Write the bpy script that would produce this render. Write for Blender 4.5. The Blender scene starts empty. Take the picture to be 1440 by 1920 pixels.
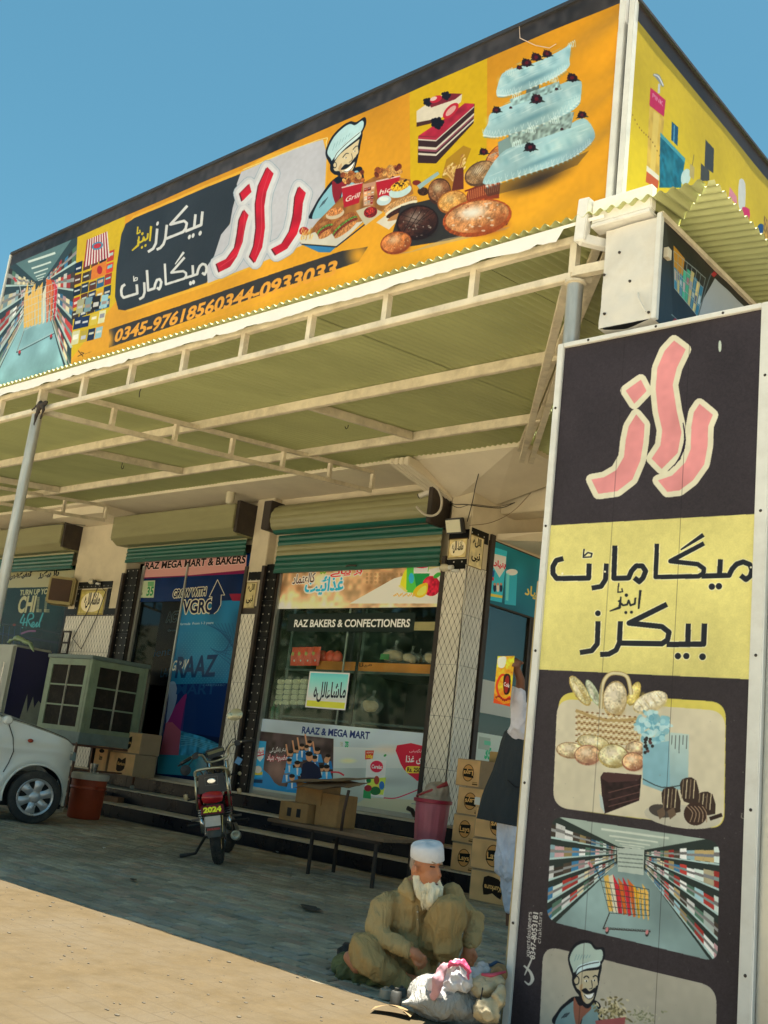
import bpy, math, random
import numpy as np
from mathutils import Vector, Matrix, noise as mnoise
random.seed(7); RNG = np.random.default_rng(7)
SC = bpy.context.scene
COL = SC.collection
PI = math.pi

# ---------------------------------------------------------------- camera
FPX = 1964.5
YAW, PITCH, ROLL = (math.radians(a) for a in (-42.616, 13.529, 6.8475))
def cam_axes():
    cy, sy, cp, sp = math.cos(YAW), math.sin(YAW), math.cos(PITCH), math.sin(PITCH)
    f = np.array([sy*cp, cy*cp, sp]); r = np.array([cy, -sy, 0.]); u = np.cross(r, f)
    c, s = math.cos(ROLL), math.sin(ROLL)
    return c*r + s*u, -s*r + c*u, f
CR, CU, CF = cam_axes()
CLOC = np.array([0, 0, 1.2])
cd = bpy.data.cameras.new('camera'); cam = bpy.data.objects.new('camera', cd); COL.objects.link(cam)
cam.matrix_world = Matrix(((CR[0], CU[0], -CF[0], CLOC[0]), (CR[1], CU[1], -CF[1], CLOC[1]), (CR[2], CU[2], -CF[2], CLOC[2]), (0, 0, 0, 1)))
cd.sensor_fit = 'VERTICAL'; cd.sensor_height = 36; cd.sensor_width = 27; cd.lens = FPX/1920*36
cd.clip_start = .05; cd.clip_end = 4000
SC.camera = cam

# ---------------------------------------------------------------- sky, sun, exposure
W = bpy.data.worlds.new('World'); SC.world = W; W.use_nodes = True
wn = W.node_tree; wn.nodes.clear()
sky = wn.nodes.new('ShaderNodeTexSky'); sky.sky_type = 'NISHITA'; sky.sun_disc = False
SUN = Vector((.10, .045, 1)).normalized()
sky.sun_elevation = math.asin(SUN.z); sky.sun_rotation = math.atan2(SUN.x, SUN.y)
sky.air_density = 1.0; sky.dust_density = .6; sky.ozone_density = 1.2
hs = wn.nodes.new('ShaderNodeHueSaturation'); hs.inputs['Hue'].default_value = .462; hs.inputs['Saturation'].default_value = 1.2
bg = wn.nodes.new('ShaderNodeBackground'); bg.inputs['Strength'].default_value = .039
wo = wn.nodes.new('ShaderNodeOutputWorld')
wn.links.new(sky.outputs[0], hs.inputs['Color']); wn.links.new(hs.outputs[0], bg.inputs[0]); wn.links.new(bg.outputs[0], wo.inputs[0])
sl = bpy.data.lights.new('sun', 'SUN'); sun = bpy.data.objects.new('sun', sl); COL.objects.link(sun)
sl.energy = 4.6; sl.angle = math.radians(.53); sl.color = (1, .93, .8)
sun.rotation_euler = (-SUN).to_track_quat('-Z', 'Y').to_euler()
SC.view_settings.view_transform = 'Standard'; SC.view_settings.look = 'None'
SC.view_settings.gamma = 1; SC.view_settings.use_curve_mapping = False
SC.view_settings.exposure = 1.95
SC.cycles.max_bounces = 7; SC.cycles.diffuse_bounces = 4; SC.cycles.transparent_max_bounces = 12

# ---------------------------------------------------------------- picture measurement
def ray(p): return CF + CR*(p[0]-720)/FPX - CU*(p[1]-960)/FPX
def on(ax, val, p):
    """where the line of sight through photo pixel p meets the plane coordinate[ax] = val"""
    d = ray(p); t = (val-CLOC[ax])/d[ax]
    return CLOC + d*t
def zm(ox, oy, s):
    """coordinates read off an enlargement -> photo pixels"""
    return lambda pts: [(ox+x/s, oy+y/s) for x, y in pts]

# ---------------------------------------------------------------- materials
MATS = {}
def lin(h):
    if isinstance(h, str):
        h = h.lstrip('#'); h = [int(h[i:i+2], 16)/255 for i in (0, 2, 4)]
    return tuple(((c+.055)/1.055)**2.4 if c > .04045 else c/12.92 for c in h)
class NT:
    def __init__(s, name):
        s.m = bpy.data.materials.new(name); s.m.use_nodes = True; s.t = s.m.node_tree
        s.b = s.t.nodes['Principled BSDF']
    def n(s, typ, **k):
        nd = s.t.nodes.new('ShaderNode'+typ)
        for a, v in k.items():
            if a in nd.inputs: nd.inputs[a].default_value = v
            else: setattr(nd, a, v)
        return nd
    def l(s, a, b): s.t.links.new(a, b)
    def math(s, op, a, b=None, c=None):
        nd = s.n('Math', operation=op)
        for i, v in enumerate((a, b, c)):
            if v is None: continue
            if isinstance(v, (int, float)): nd.inputs[i].default_value = v
            else: s.l(v, nd.inputs[i])
        return nd.outputs[0]
    def mix(s, fac, a, b, bt='MIX'):
        nd = s.n('Mix', data_type='RGBA', blend_type=bt)
        for i, v in ((0, fac), (6, a), (7, b)):
            if isinstance(v, (int, float)): nd.inputs[i].default_value = v
            elif isinstance(v, tuple): nd.inputs[i].default_value = (*v[:3], 1)
            else: s.l(v, nd.inputs[i])
        return nd.outputs[2]
    def ramp(s, x, a, b):
        nd = s.n('MapRange'); nd.inputs[1].default_value = a; nd.inputs[2].default_value = b; s.l(x, nd.inputs[0]); return nd.outputs[0]
def mat(name, col=(.5, .5, .5), rough=.6, metal=0., var=.18, scale=6., dirt=0., dcol=(.12, .10, .07), bump=.15, bscale=40., spec=.5, stretch=None, folds=0., **kw):
    """paint-like surface: base colour, blotchy wear, grime and fine relief, all in object space"""
    if name in MATS: return MATS[name]
    if isinstance(col, str): col = lin(col)
    T = NT(name); b = T.b
    tc = T.n('TexCoord'); mp = T.n('Mapping'); T.l(tc.outputs['Object'], mp.inputs[0])
    if stretch: mp.inputs['Scale'].default_value = stretch
    n1 = T.n('TexNoise', Scale=scale, Detail=6, Roughness=.62); T.l(mp.outputs[0], n1.inputs['Vector'])
    f = T.ramp(n1.outputs[0], .3, .7)
    dk = tuple(c*(1-var) for c in col); lt = tuple(min(1, c*(1+var*.6)) for c in col)
    c = T.mix(f, dk, lt)
    if dirt:
        n2 = T.n('TexNoise', Scale=scale*.45, Detail=9, Roughness=.72); T.l(mp.outputs[0], n2.inputs['Vector'])
        g = T.math('MULTIPLY', T.ramp(n2.outputs[0], .48, .72), dirt)
        c = T.mix(g, c, tuple(dcol))
    T.l(c, b.inputs['Base Color'])
    b.inputs['Metallic'].default_value = metal; b.inputs['Specular IOR Level'].default_value = spec
    r = T.ramp(n1.outputs[0], .2, .8); r = T.math('MULTIPLY_ADD', r, .2, max(0, rough-.1)); T.l(r, b.inputs['Roughness'])
    if bump:
        n3 = T.n('TexNoise', Scale=bscale, Detail=4); T.l(mp.outputs[0], n3.inputs['Vector'])
        bp = T.n('Bump', Strength=bump, Distance=.01); T.l(n3.outputs[0], bp.inputs['Height']); T.l(bp.outputs[0], b.inputs['Normal'])
    if folds:
        n4 = T.n('TexNoise', Scale=8, Detail=2, Distortion=2.2); m4 = T.n('Mapping'); m4.inputs['Scale'].default_value = (1.6, 1.6, .45); m4.inputs['Rotation'].default_value = (.3, .35, 0); T.l(tc.outputs['Object'], m4.inputs[0]); T.l(m4.outputs[0], n4.inputs['Vector'])
        b2 = T.n('Bump', Strength=folds, Distance=.05); T.l(n4.outputs[0], b2.inputs['Height']); T.l(b2.outputs[0], bp.inputs['Normal'])
    for k, v in kw.items():
        b.inputs[k].default_value = v
    MATS[name] = T.m
    return T.m

# ---------------------------------------------------------------- mesh building
class B:
    def __init__(s): s.v = []; s.f = []; s.uv = None
    def add(s, vs, fs):
        o = len(s.v); s.v += [tuple(map(float, v)) for v in vs]; s.f += [tuple(i+o for i in f) for f in fs]; return s
    def box(s, x0, x1, y0, y1, z0, z1):
        vs = [(x, y, z) for z in (z0, z1) for y in (y0, y1) for x in (x0, x1)]
        return s.add(vs, [(0, 2, 3, 1), (4, 5, 7, 6), (0, 1, 5, 4), (2, 6, 7, 3), (0, 4, 6, 2), (1, 3, 7, 5)])
    def beam(s, p0, p1, w, h, up=(0, 0, 1)):
        p0, p1 = Vector(p0), Vector(p1); d = (p1-p0).normalized(); up = Vector(up)
        a = d.cross(up)
        if a.length < 1e-4: a = d.cross(Vector((1, 0, 0)))
        a.normalize(); b = a.cross(d)
        vs = [p+a*(i*w/2)+b*(j*h/2) for p in (p0, p1) for i, j in ((-1, -1), (1, -1), (1, 1), (-1, 1))]
        return s.add(vs, [(0, 1, 2, 3), (7, 6, 5, 4), (0, 4, 5, 1), (1, 5, 6, 2), (2, 6, 7, 3), (3, 7, 4, 0)])
    def tube(s, path, r, n=8, cap=True, closed=False):
        path = [Vector(p) for p in path]; rs = r if isinstance(r, (list, tuple)) else [r]*len(path)
        N = len(path); rings = []; prev = None
        for i, p in enumerate(path):
            if closed: d = path[(i+1) % N]-path[i-1]
            else: d = path[min(i+1, N-1)]-path[max(i-1, 0)]
            d.normalize()
            if prev is None: a = d.orthogonal().normalized()
            else: a = (prev-d*prev.dot(d)); a = a.normalized() if a.length > 1e-6 else d.orthogonal().normalized()
            prev = a; b = d.cross(a)
            rings.append([p+a*math.cos(t)*rs[i]+b*math.sin(t)*rs[i] for t in (2*PI*k/n for k in range(n))])
        vs = [v for rg in rings for v in rg]; fs = []
        for i in range(N if closed else N-1):
            j = (i+1) % N
            for k in range(n): fs.append((i*n+k, i*n+(k+1) % n, j*n+(k+1) % n, j*n+k))
        if cap and not closed: fs += [tuple(range(n-1, -1, -1)), tuple((N-1)*n+k for k in range(n))]
        return s.add(vs, fs)
    def lathe(s, prof, n=24, c=(0, 0, 0), axis='Z', a0=0, a1=2*PI):
        full = abs(a1-a0-2*PI) < 1e-6; m = n if full else n+1; vs = []
        for r, h in prof:
            for k in range(m):
                t = a0+(a1-a0)*k/n; x, y = r*math.cos(t), r*math.sin(t)
                v = {'Z': (x, y, h), 'Y': (x, h, y), 'X': (h, x, y)}[axis]
                vs.append((v[0]+c[0], v[1]+c[1], v[2]+c[2]))
        fs = []
        for i in range(len(prof)-1):
            for k in range(n if full else n): fs.append((i*m+k, i*m+(k+1) % m, (i+1)*m+(k+1) % m, (i+1)*m+k))
        return s.add(vs, fs)
    def prism(s, pts, a, b, axis=1):
        """polygon pts in the two other axes, extruded from a to b along axis"""
        def mk(p, h): return {0: (h, p[0], p[1]), 1: (p[0], h, p[1]), 2: (p[0], p[1], h)}[axis]
        n = len(pts)
        return s.add([mk(p, a) for p in pts]+[mk(p, b) for p in pts], [tuple(range(n)), tuple(range(2*n-1, n-1, -1))]+[(i, (i+1) % n, n+(i+1) % n, n+i) for i in range(n)])
    def grid(s, fn, nu, nv):
        vs = [fn(i/nu, j/nv) for j in range(nv+1) for i in range(nu+1)]
        return s.add(vs, [(j*(nu+1)+i, j*(nu+1)+i+1, (j+1)*(nu+1)+i+1, (j+1)*(nu+1)+i) for j in range(nv) for i in range(nu)])
    def xf(s, M): s.v = [tuple(M @ Vector(v)) for v in s.v]; return s
    def build(s, name, m, parent=None, smooth=False, bevel=0., local=False, fixn=True):
        me = bpy.data.meshes.new(name)
        off = Vector((0, 0, 0))
        if parent is not None and not local: off = root_of(parent).location
        me.from_pydata([(v[0]-off[0], v[1]-off[1], v[2]-off[2]) for v in s.v], [], s.f)
        if fixn or bevel:
            import bmesh
            bm = bmesh.new(); bm.from_mesh(me)
            if fixn: bmesh.ops.recalc_face_normals(bm, faces=bm.faces)
            if bevel: 
                bmesh.ops.bevel(bm, geom=[e for e in bm.edges if len(e.link_faces) == 2 and e.calc_face_angle(0) > .5], offset=bevel, segments=2, affect='EDGES', clamp_overlap=True)
            bm.to_mesh(me); bm.free()
        if smooth:
            me.shade_smooth()
            if smooth != 2: me.set_sharp_from_angle(angle=math.radians(38))
        me.materials.append(m); me.update()
        o = bpy.data.objects.new(name, me); COL.objects.link(o)
        if parent is not None: o.parent = parent
        return o
def root_of(o):
    while o.parent is not None: o = o.parent
    return o
def tag(o, label, cat, group=None):
    o['label'] = label; o['category'] = cat
    if group: o['group'] = group
    return o
def thing(name, label, cat, loc=(0, 0, 0), rz=0, group=None):
    o = bpy.data.objects.new(name, None); COL.objects.link(o); o.location = loc; o.rotation_euler = (0, 0, rz)
    o.empty_display_size = .1
    return tag(o, label, cat, group)
def struct(o): o['kind'] = 'structure'; return o
def stuff(o): o['kind'] = 'stuff'; return o
def copy_tree(o, parent=None):
    c = o.copy(); COL.objects.link(c)
    if parent is not None: c.parent = parent
    for ch in list(o.children): copy_tree(ch, c)
    return c
def inst(src, name, parent, loc, rot=None, scl=None):
    """another object sharing src's mesh"""
    o = bpy.data.objects.new(name, src.data); COL.objects.link(o); o.parent = parent; o.location = loc
    if rot: o.rotation_euler = rot
    if scl: o.scale = scl
    return o

# organic shapes: a union of tapered capsules and ellipsoids, remeshed into one skin
def sphere_pts(c, r, n=14):
    vs, fs = [], []
    for i in range(n//2+1):
        th = PI*i/(n//2)
        for k in range(n):
            ph = 2*PI*k/n; vs.append((math.sin(th)*math.cos(ph), math.sin(th)*math.sin(ph), math.cos(th)))
    for i in range(n//2):
        for k in range(n):
            fs.append((i*n+k, (i+1)*n+k, (i+1)*n+(k+1) % n, i*n+(k+1) % n))
    return vs, fs
def blob(name, prims, vox, m, parent=None, smooth=2, fold=None, local=True, factor=.6):
    b = B()
    for p in prims:
        if p[0] == 'c':      # tapered capsule chain: ('c', [pts], [radii])
            pts = [Vector(q) for q in p[1]]; rs = p[2]
            for i in range(len(pts)-1):
                L = (pts[i+1]-pts[i]).length; st = max(2, int(L/(min(rs[i], rs[i+1])*.45)))
                b.tube([pts[i].lerp(pts[i+1], k/st) for k in range(st+1)], [rs[i]+(rs[i+1]-rs[i])*k/st for k in range(st+1)], 12)
            for q, r in zip(pts, rs):
                vs, fs = sphere_pts(q, r); b.add([(q[0]+v[0]*r, q[1]+v[1]*r, q[2]+v[2]*r) for v in vs], fs)
        elif p[0] == 'e':    # ellipsoid ('e', centre, radii, euler)
            vs, fs = sphere_pts(None, 1, 18)
            from mathutils import Euler
            R = Euler(p[3] if len(p) > 3 else (0, 0, 0)).to_matrix()
            b.add([tuple(Vector(p[1])+R @ Vector((v[0]*p[2][0], v[1]*p[2][1], v[2]*p[2][2]))) for v in vs], fs)
        elif p[0] == 'b': b.box(*p[1])
    me = bpy.data.meshes.new(name); me.from_pydata(b.v, [], b.f)
    o = bpy.data.objects.new(name, me); COL.objects.link(o)
    md = o.modifiers.new('r', 'REMESH'); md.mode = 'VOXEL'; md.voxel_size = vox
    ms = o.modifiers.new('s', 'SMOOTH'); ms.factor = factor; ms.iterations = smooth
    dg = bpy.context.evaluated_depsgraph_get(); ev = o.evaluated_get(dg)
    m2 = bpy.data.meshes.new_from_object(ev); m2.name = name
    o.modifiers.clear(); o.data = m2; bpy.data.meshes.remove(me)
    if fold:
        co = np.empty(len(m2.vertices)*3); m2.vertices.foreach_get('co', co); co = co.reshape(-1, 3)
        no = np.empty(len(m2.vertices)*3); m2.vertices.foreach_get('normal', no); no = no.reshape(-1, 3)
        for amp, sx, sy, sz, sd in fold:
            d = np.array([1-2*abs(mnoise.noise(Vector((c[0]*sx+sd, c[1]*sy+sd, c[2]*sz)))) for c in co])
            co += no*(d[:, None]-.6)*amp
        m2.vertices.foreach_set('co', co.ravel()); m2.update()
    m2.shade_smooth(); m2.materials.clear(); m2.materials.append(m)
    if parent is not None: o.parent = parent
    return o
# ---------------------------------------------------------------- printed matter: pictures drawn in code, one pixel buffer per print
def rgb(c):
    if isinstance(c, str):
        c = c.lstrip('#'); return np.array([int(c[i:i+2], 16)/255 for i in (0, 2, 4)], np.float32)
    return np.array(c, np.float32)
def smooth_pts(pts, closed=True, n=6):
    P = [np.array(p, float) for p in pts]; N = len(P); out = []
    rng = range(N if closed else N-1)
    for i in rng:
        a, b, c, d = (P[(i-1) % N], P[i], P[(i+1) % N], P[(i+2) % N]) if closed else (P[max(i-1, 0)], P[i], P[i+1], P[min(i+2, N-1)])
        for k in range(n):
            t = k/n; out.append(.5*((2*b)+(c-a)*t+(2*a-5*b+4*c-d)*t*t+(3*b-a-3*c+d)*t**3))
    if not closed: out.append(P[-1])
    return out
_NZ = {}
def vnoise(h, w, s, seed=0):
    """smooth value noise of cell size s pixels"""
    r = np.random.default_rng(seed); gh, gw = int(h/s)+3, int(w/s)+3
    g = r.random((gh, gw)).astype(np.float32)
    y = np.arange(h)/s; x = np.arange(w)/s; yi = y.astype(int); xi = x.astype(int); fy = (y-yi)[:, None]; fx = (x-xi)[None]
    fy = fy*fy*(3-2*fy); fx = fx*fx*(3-2*fx)
    a = g[yi][:, xi]; b = g[yi][:, xi+1]; c = g[yi+1][:, xi]; d = g[yi+1][:, xi+1]
    return (a*(1-fx)+b*fx)*(1-fy)+(c*(1-fx)+d*fx)*fy
_GLYPH = {}
AR = {'ا': ('R', 0xFE8D), 'ب': ('D', 0xFE8F), 'پ': ('D', 0xFB56), 'ت': ('D', 0xFE95), 'ٹ': ('D', 0xFB66), 'ج': ('D', 0xFE9D), 'د': ('R', 0xFEA9), 'ڈ': ('R', 0xFB88), 'ذ': ('R', 0xFEAB), 'ر': ('R', 0xFEAD), 'ز': ('R', 0xFEAF), 'س': ('D', 0xFEB1), 'ش': ('D', 0xFEB5), 'ط': ('D', 0xFEC1), 'ع': ('D', 0xFEC9), 'غ': ('D', 0xFECD), 'ف': ('D', 0xFED1), 'ق': ('D', 0xFED5), 'ک': ('D', 0xFB8E), 'گ': ('D', 0xFB92), 'ل': ('D', 0xFEDD), 'م': ('D', 0xFEE1), 'ن': ('D', 0xFEE5), 'و': ('R', 0xFEED), 'ہ': ('D', 0xFBA6), 'ی': ('D', 0xFBFC), 'ے': ('R', 0xFBAE), 'ئ': ('D', 0xFE89), 'ض': ('D', 0xFEBD), 'ح': ('D', 0xFEA1), 'ہ': ('D', 0xFBA6), 'ھ': ('D', 0xFBAA), 'ء': ('U', 0xFE80)}
def arabic(s):
    out = []
    for i, ch in enumerate(s):
        if ch not in AR: out.append(ch); continue
        t, base = AR[ch]
        pv = i > 0 and s[i-1] in AR and AR[s[i-1]][0] == 'D'
        nx = i < len(s)-1 and s[i+1] in AR and AR[s[i+1]][0] != 'U' and t == 'D'
        if t == 'U': out.append(chr(base)); continue
        k = (3 if nx else 1) if pv else (2 if nx else 0)
        if t == 'R': k = 1 if pv else 0
        out.append(chr(base+k))
    return ''.join(reversed(out))
def glyph_tris(s, off=0.):
    key = (s, off)
    if key not in _GLYPH:
        c = bpy.data.curves.new('t', 'FONT'); c.body = s; c.offset = off; c.resolution_u = 3
        o = bpy.data.objects.new('t', c); COL.objects.link(o); dg = bpy.context.evaluated_depsgraph_get()
        m = bpy.data.meshes.new_from_object(o.evaluated_get(dg)); m.calc_loop_triangles()
        v = np.array([w.co[:2] for w in m.vertices]); t = np.array([x.vertices[:] for x in m.loop_triangles])
        bpy.data.objects.remove(o); bpy.data.curves.remove(c); bpy.data.meshes.remove(m)
        _GLYPH[key] = (v, t)
    return _GLYPH[key]
class Cv:
    def __init__(s, ax, val, u0, u1, v0, v1, ppm, bg='#ffffff'):
        s.ax, s.val, s.u0, s.u1, s.v0, s.v1 = ax, val, u0, u1, v0, v1
        s.k = ppm*2; s.w = int(abs(u1-u0)*ppm)*2; s.h = int((v1-v0)*ppm)*2; s.sg = 1 if u1 > u0 else -1
        s.a = np.empty((s.h, s.w, 3), np.float32); s.a[:] = rgb(bg)
        s.clip = None
    def L(s, p):
        P = on(s.ax, s.val, p); return (P[0] if s.ax == 1 else P[1], P[2])
    def C(s, uv): return ((uv[0]-s.u0)*s.sg*s.k, (s.v1-uv[1])*s.k)
    def P(s, pts, raw=False): return np.array([s.C(p if raw else s.L(p)) for p in pts])
    def _mask(s, q, M, oy, ox):
        h, w = M.shape
        for i in range(len(q)):
            (x1, y1), (x2, y2) = q[i], q[(i+1) % len(q)]
            if y1 == y2: continue
            if y1 > y2: x1, y1, x2, y2 = x2, y2, x1, y1
            a = max(0, math.ceil(y1-.5-oy)); b = min(h, math.ceil(y2-.5-oy))
            if a >= b: continue
            ys = np.arange(a, b)+.5+oy; xi = x1+(ys-y1)*(x2-x1)/(y2-y1)-ox
            k = np.clip(np.ceil(xi-.5), 0, w).astype(int)
            if w*(b-a) < 40000 or 1:
                M[a:b] ^= (np.arange(w)[None, :] < k[:, None])
    def mask(s, polys, union=False):
        allp = np.concatenate(polys)
        x0, y0 = np.floor(allp.min(0)).astype(int)-1; x1, y1 = np.ceil(allp.max(0)).astype(int)+1
        x0, y0 = max(x0, 0), max(y0, 0); x1, y1 = min(x1, s.w), min(y1, s.h)
        if x1 <= x0 or y1 <= y0: return None
        M = np.zeros((y1-y0, x1-x0), bool)
        for q in polys:
            if union:
                qx0, qy0 = np.floor(q.min(0)).astype(int)-1; qx1, qy1 = np.ceil(q.max(0)).astype(int)+1
                qx0, qy0 = max(qx0, x0), max(qy0, y0); qx1, qy1 = min(qx1, x1), min(qy1, y1)
                if qx1 <= qx0 or qy1 <= qy0: continue
                t = np.zeros((qy1-qy0, qx1-qx0), bool); s._mask(q, t, qy0, qx0); M[qy0-y0:qy1-y0, qx0-x0:qx1-x0] |= t
            else: s._mask(q, M, y0, x0)
        return M, x0, y0
    def blend(s, mm, col, a=1., col2=None, dirn='v', nz=None, seed=0):
        if mm is None: return
        M, x0, y0 = mm; h, w = M.shape; col = rgb(col)
        if s.clip is not None: M = M & s.clip[y0:y0+h, x0:x0+w]
        c = np.broadcast_to(col, (h, w, 3))
        if col2 is not None:
            t = (np.linspace(0, 1, h)[:, None] if dirn == 'v' else np.linspace(0, 1, w)[None, :])[..., None]
            c = col*(1-t)+rgb(col2)*t; c = np.broadcast_to(c, (h, w, 3))
        if nz:
            n = sum(vnoise(h, w, max(2, sc*s.k), seed+i)*wt for i, (sc, wt) in enumerate(nz))-sum(wt for _, wt in nz)/2
            c = np.clip(c*(1+2*n[..., None]), 0, 1)
        R = s.a[y0:y0+h, x0:x0+w]; R[M] = R[M]*(1-a)+c[M]*a
    def poly(s, pts, col, a=1., sm=0, raw=False, **k):
        if sm: pts = smooth_pts(pts, True, sm)
        s.blend(s.mask([s.P(pts, raw)]), col, a, **k)
    def rect(s, u0, u1, v0, v1, col, a=1., **k): s.poly([(u0, v0), (u1, v0), (u1, v1), (u0, v1)], col, a, raw=True, **k)
    def circ(s, c, r, n=20, ry=None, rot=0.):
        ry = ry or r; cr, sr = math.cos(rot), math.sin(rot)
        return [(c[0]+r*math.cos(t)*cr-ry*math.sin(t)*sr, c[1]+r*math.cos(t)*sr+ry*math.sin(t)*cr) for t in (2*PI*k/n for k in range(n))]
    def ell(s, c, r, ry, col, a=1., rot=0., raw=False, n=22, **k): s.poly(s.circ(c, r, n, ry, rot), col, a, raw=raw, **k)
    def soft(s, c, r, ry, col, a=1., rot=0., raw=False):
        """soft round patch"""
        q = s.P([c, (c[0]+r*math.cos(rot), c[1]+r*math.sin(rot)), (c[0]-ry*math.sin(rot), c[1]+ry*math.cos(rot))], raw)
        A = np.array([q[1]-q[0], q[2]-q[0]]).T; iA = np.linalg.inv(A); e = np.abs(A).sum(1)
        x0, y0 = np.maximum(0, np.floor(q[0]-e)).astype(int); x1, y1 = min(s.w, int(q[0][0]+e[0])+1), min(s.h, int(q[0][1]+e[1])+1)
        if x1 <= x0 or y1 <= y0: return
        X, Y = np.meshgrid(np.arange(x0, x1)-q[0][0], np.arange(y0, y1)-q[0][1])
        d = np.hypot(iA[0, 0]*X+iA[0, 1]*Y, iA[1, 0]*X+iA[1, 1]*Y); t = np.clip(1-d, 0, 1); t = t*t*(3-2*t)*a
        if s.clip is not None: t = t*s.clip[y0:y1, x0:x1]
        R = s.a[y0:y1, x0:x1]; R[:] = R*(1-t[..., None])+rgb(col)*t[..., None]
    def stroke_polys(s, pts, w, raw=False, sm=0, closed=False):
        if sm: pts = smooth_pts(pts, closed, sm)
        pts = [np.array(p, float) for p in pts]; ws = w if isinstance(w, (list, tuple)) else None
        N = len(pts); W_ = lambda i: (np.interp(i/(N-1), np.linspace(0, 1, len(ws)), ws) if ws else w)/2
        out = []
        for i in range(N if closed else N-1):
            a, b = pts[i], pts[(i+1) % N]; d = b-a; L = np.hypot(*d)
            if L < 1e-9: continue
            n = np.array([-d[1], d[0]])/L; wa, wb = W_(i), W_(min(i+1, N-1))
            out.append(s.P([a+n*wa, b+n*wb, b-n*wb, a-n*wa], raw))
        for i, p in enumerate(pts):
            if 0 < i < N-1 or closed: out.append(s.P(s.circ(p, W_(i), 10), raw))
        return out
    def stroke(s, pts, w, col, a=1., raw=False, sm=0, closed=False, **k):
        s.blend(s.mask(s.stroke_polys(pts, w, raw, sm, closed), union=True), col, a, **k)
    def txt(s, t, p0, p1, h, col, a=1., bold=.0, shear=0., raw=False, outline=None, flip=False, arb=False, shadow=None):
        if arb: t = arabic(t)
        v, tr = glyph_tris(t, bold)
        if raw: l0, l1 = np.array(p0), np.array(p1); lh = h
        else: l0, l1 = np.array(s.L(p0)), np.array(s.L(p1)); lh = s.L((p0[0], p0[1]-h))[1]-l0[1]
        mn, mx = v.min(0), v.max(0); U = (l1-l0)
        yb = mn[1] if arb else 0.; yt = mx[1] if arb else .70
        x = (v[:, 0]-mn[0])/(mx[0]-mn[0]); y = (v[:, 1]-yb)/(yt-yb)
        Ux = np.array([U[0], U[1]]); sh = shear*lh*np.sign(U[0])
        q = l0+x[:, None]*Ux+np.stack([y*sh, y*lh], 1)
        cv = np.array([s.C(p) for p in q]); polys = [cv[i] for i in tr]
        mm = s.mask(polys, union=True)
        if mm is None: return
        if outline or shadow:
            M, x0, y0 = mm
            def dil(r):
                r = max(1, int(r*s.k)); ph = np.pad(M, r); o = ph.copy()
                for dx, dy in [(int(r*math.cos(t)), int(r*math.sin(t))) for t in np.linspace(0, 2*PI, 16, endpoint=False)]+[(r//2, 0), (-r//2, 0), (0, r//2), (0, -r//2)]:
                    o |= np.roll(np.roll(ph, dx, 1), dy, 0)
                X0, Y0 = x0-r, y0-r; cx, cy = max(0, -X0), max(0, -Y0); o = o[cy:min(o.shape[0], s.h-Y0), cx:min(o.shape[1], s.w-X0)]
                return o, X0+cx, Y0+cy
            for r, c in (outline if isinstance(outline, list) else [outline]): s.blend(dil(r), c, a)
        s.blend(mm, col, a)
    def bread(s, c, r, ry, rot=0., base='#c98a4a', crust='#8d4a20', flour='#f3e6cf', fl=.5, seed=0, score=0):
        """a printed loaf: shaded crust, floury top, a few scores"""
        s.ell(c, r*1.03, ry*1.05, crust, rot=rot, nz=[(.02, .2), (.006, .2)], seed=seed)
        s.ell((c[0], c[1]-ry*.07), r*.95, ry*.88, base, rot=rot, nz=[(.03, .25), (.008, .2)], seed=seed+1)
        s.soft((c[0]+r*.25, c[1]+ry*.65), r*.9, ry*.55, crust, .85, rot); s.soft((c[0]+r*.7, c[1]+ry*.1), r*.35, ry*.7, crust, .6, rot)
        s.soft((c[0]-r*.15, c[1]-ry*.3), r*.7, ry*.6, flour, fl, rot)
        rr = random.Random(seed)
        for _ in range(int(26*fl)+6):
            t, q = rr.random()*6.28, rr.random()**.5*.85; x, y = r*q*math.cos(t), ry*q*math.sin(t)
            s.ell((c[0]+x*math.cos(rot)-y*math.sin(rot), c[1]+x*math.sin(rot)+y*math.cos(rot)), r*(.02+.05*rr.random()), ry*(.02+.05*rr.random()), flour if rr.random() < .6 else crust, .6, n=7)
        for k in range(score):
            x = (k-(score-1)/2)*r*1.5/score; a = (c[0]+x*math.cos(rot), c[1]+x*math.sin(rot))
            s.stroke([(a[0]-ry*.35, a[1]-ry*.5), (a[0]+ry*.1, a[1]), (a[0]+ry*.35, a[1]+ry*.45)], [ry*.05, ry*.16, ry*.05], crust, .8)
    def crowd(s, quad, nx, ny, pal, seed=0, gap=.12, a=1., jit=.25):
        """rows of small printed packets inside a quadrilateral (photo px: tl, tr, br, bl)"""
        rr = random.Random(seed); tl, tr, br, bl = (np.array(q, float) for q in quad)
        f = lambda x, y: (tl*(1-x)+tr*x)*(1-y)+(bl*(1-x)+br*x)*y
        for j in range(ny):
            for i in range(nx):
                x0 = (i+gap*rr.random())/nx; x1 = (i+1-gap*rr.random())/nx; y1 = (j+1)/ny; y0 = (j+jit*rr.random()+.05)/ny
                c = rgb(rr.choice(pal))*(.8+.35*rr.random()); c = np.clip(c, 0, 1)
                s.poly([f(x0, y0), f(x1, y0), f(x1, y1), f(x0, y1)], c, a)
                c2 = np.clip(1.15-c*rr.random(), 0, 1)
                ym = y0+(y1-y0)*(.2+.3*rr.random()); yn = ym+(y1-y0)*(.15+.2*rr.random()); d = (x1-x0)*.15
                s.poly([f(x0+d, ym), f(x1-d, ym), f(x1-d, yn), f(x0+d, yn)], c2, a*.8)
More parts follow.
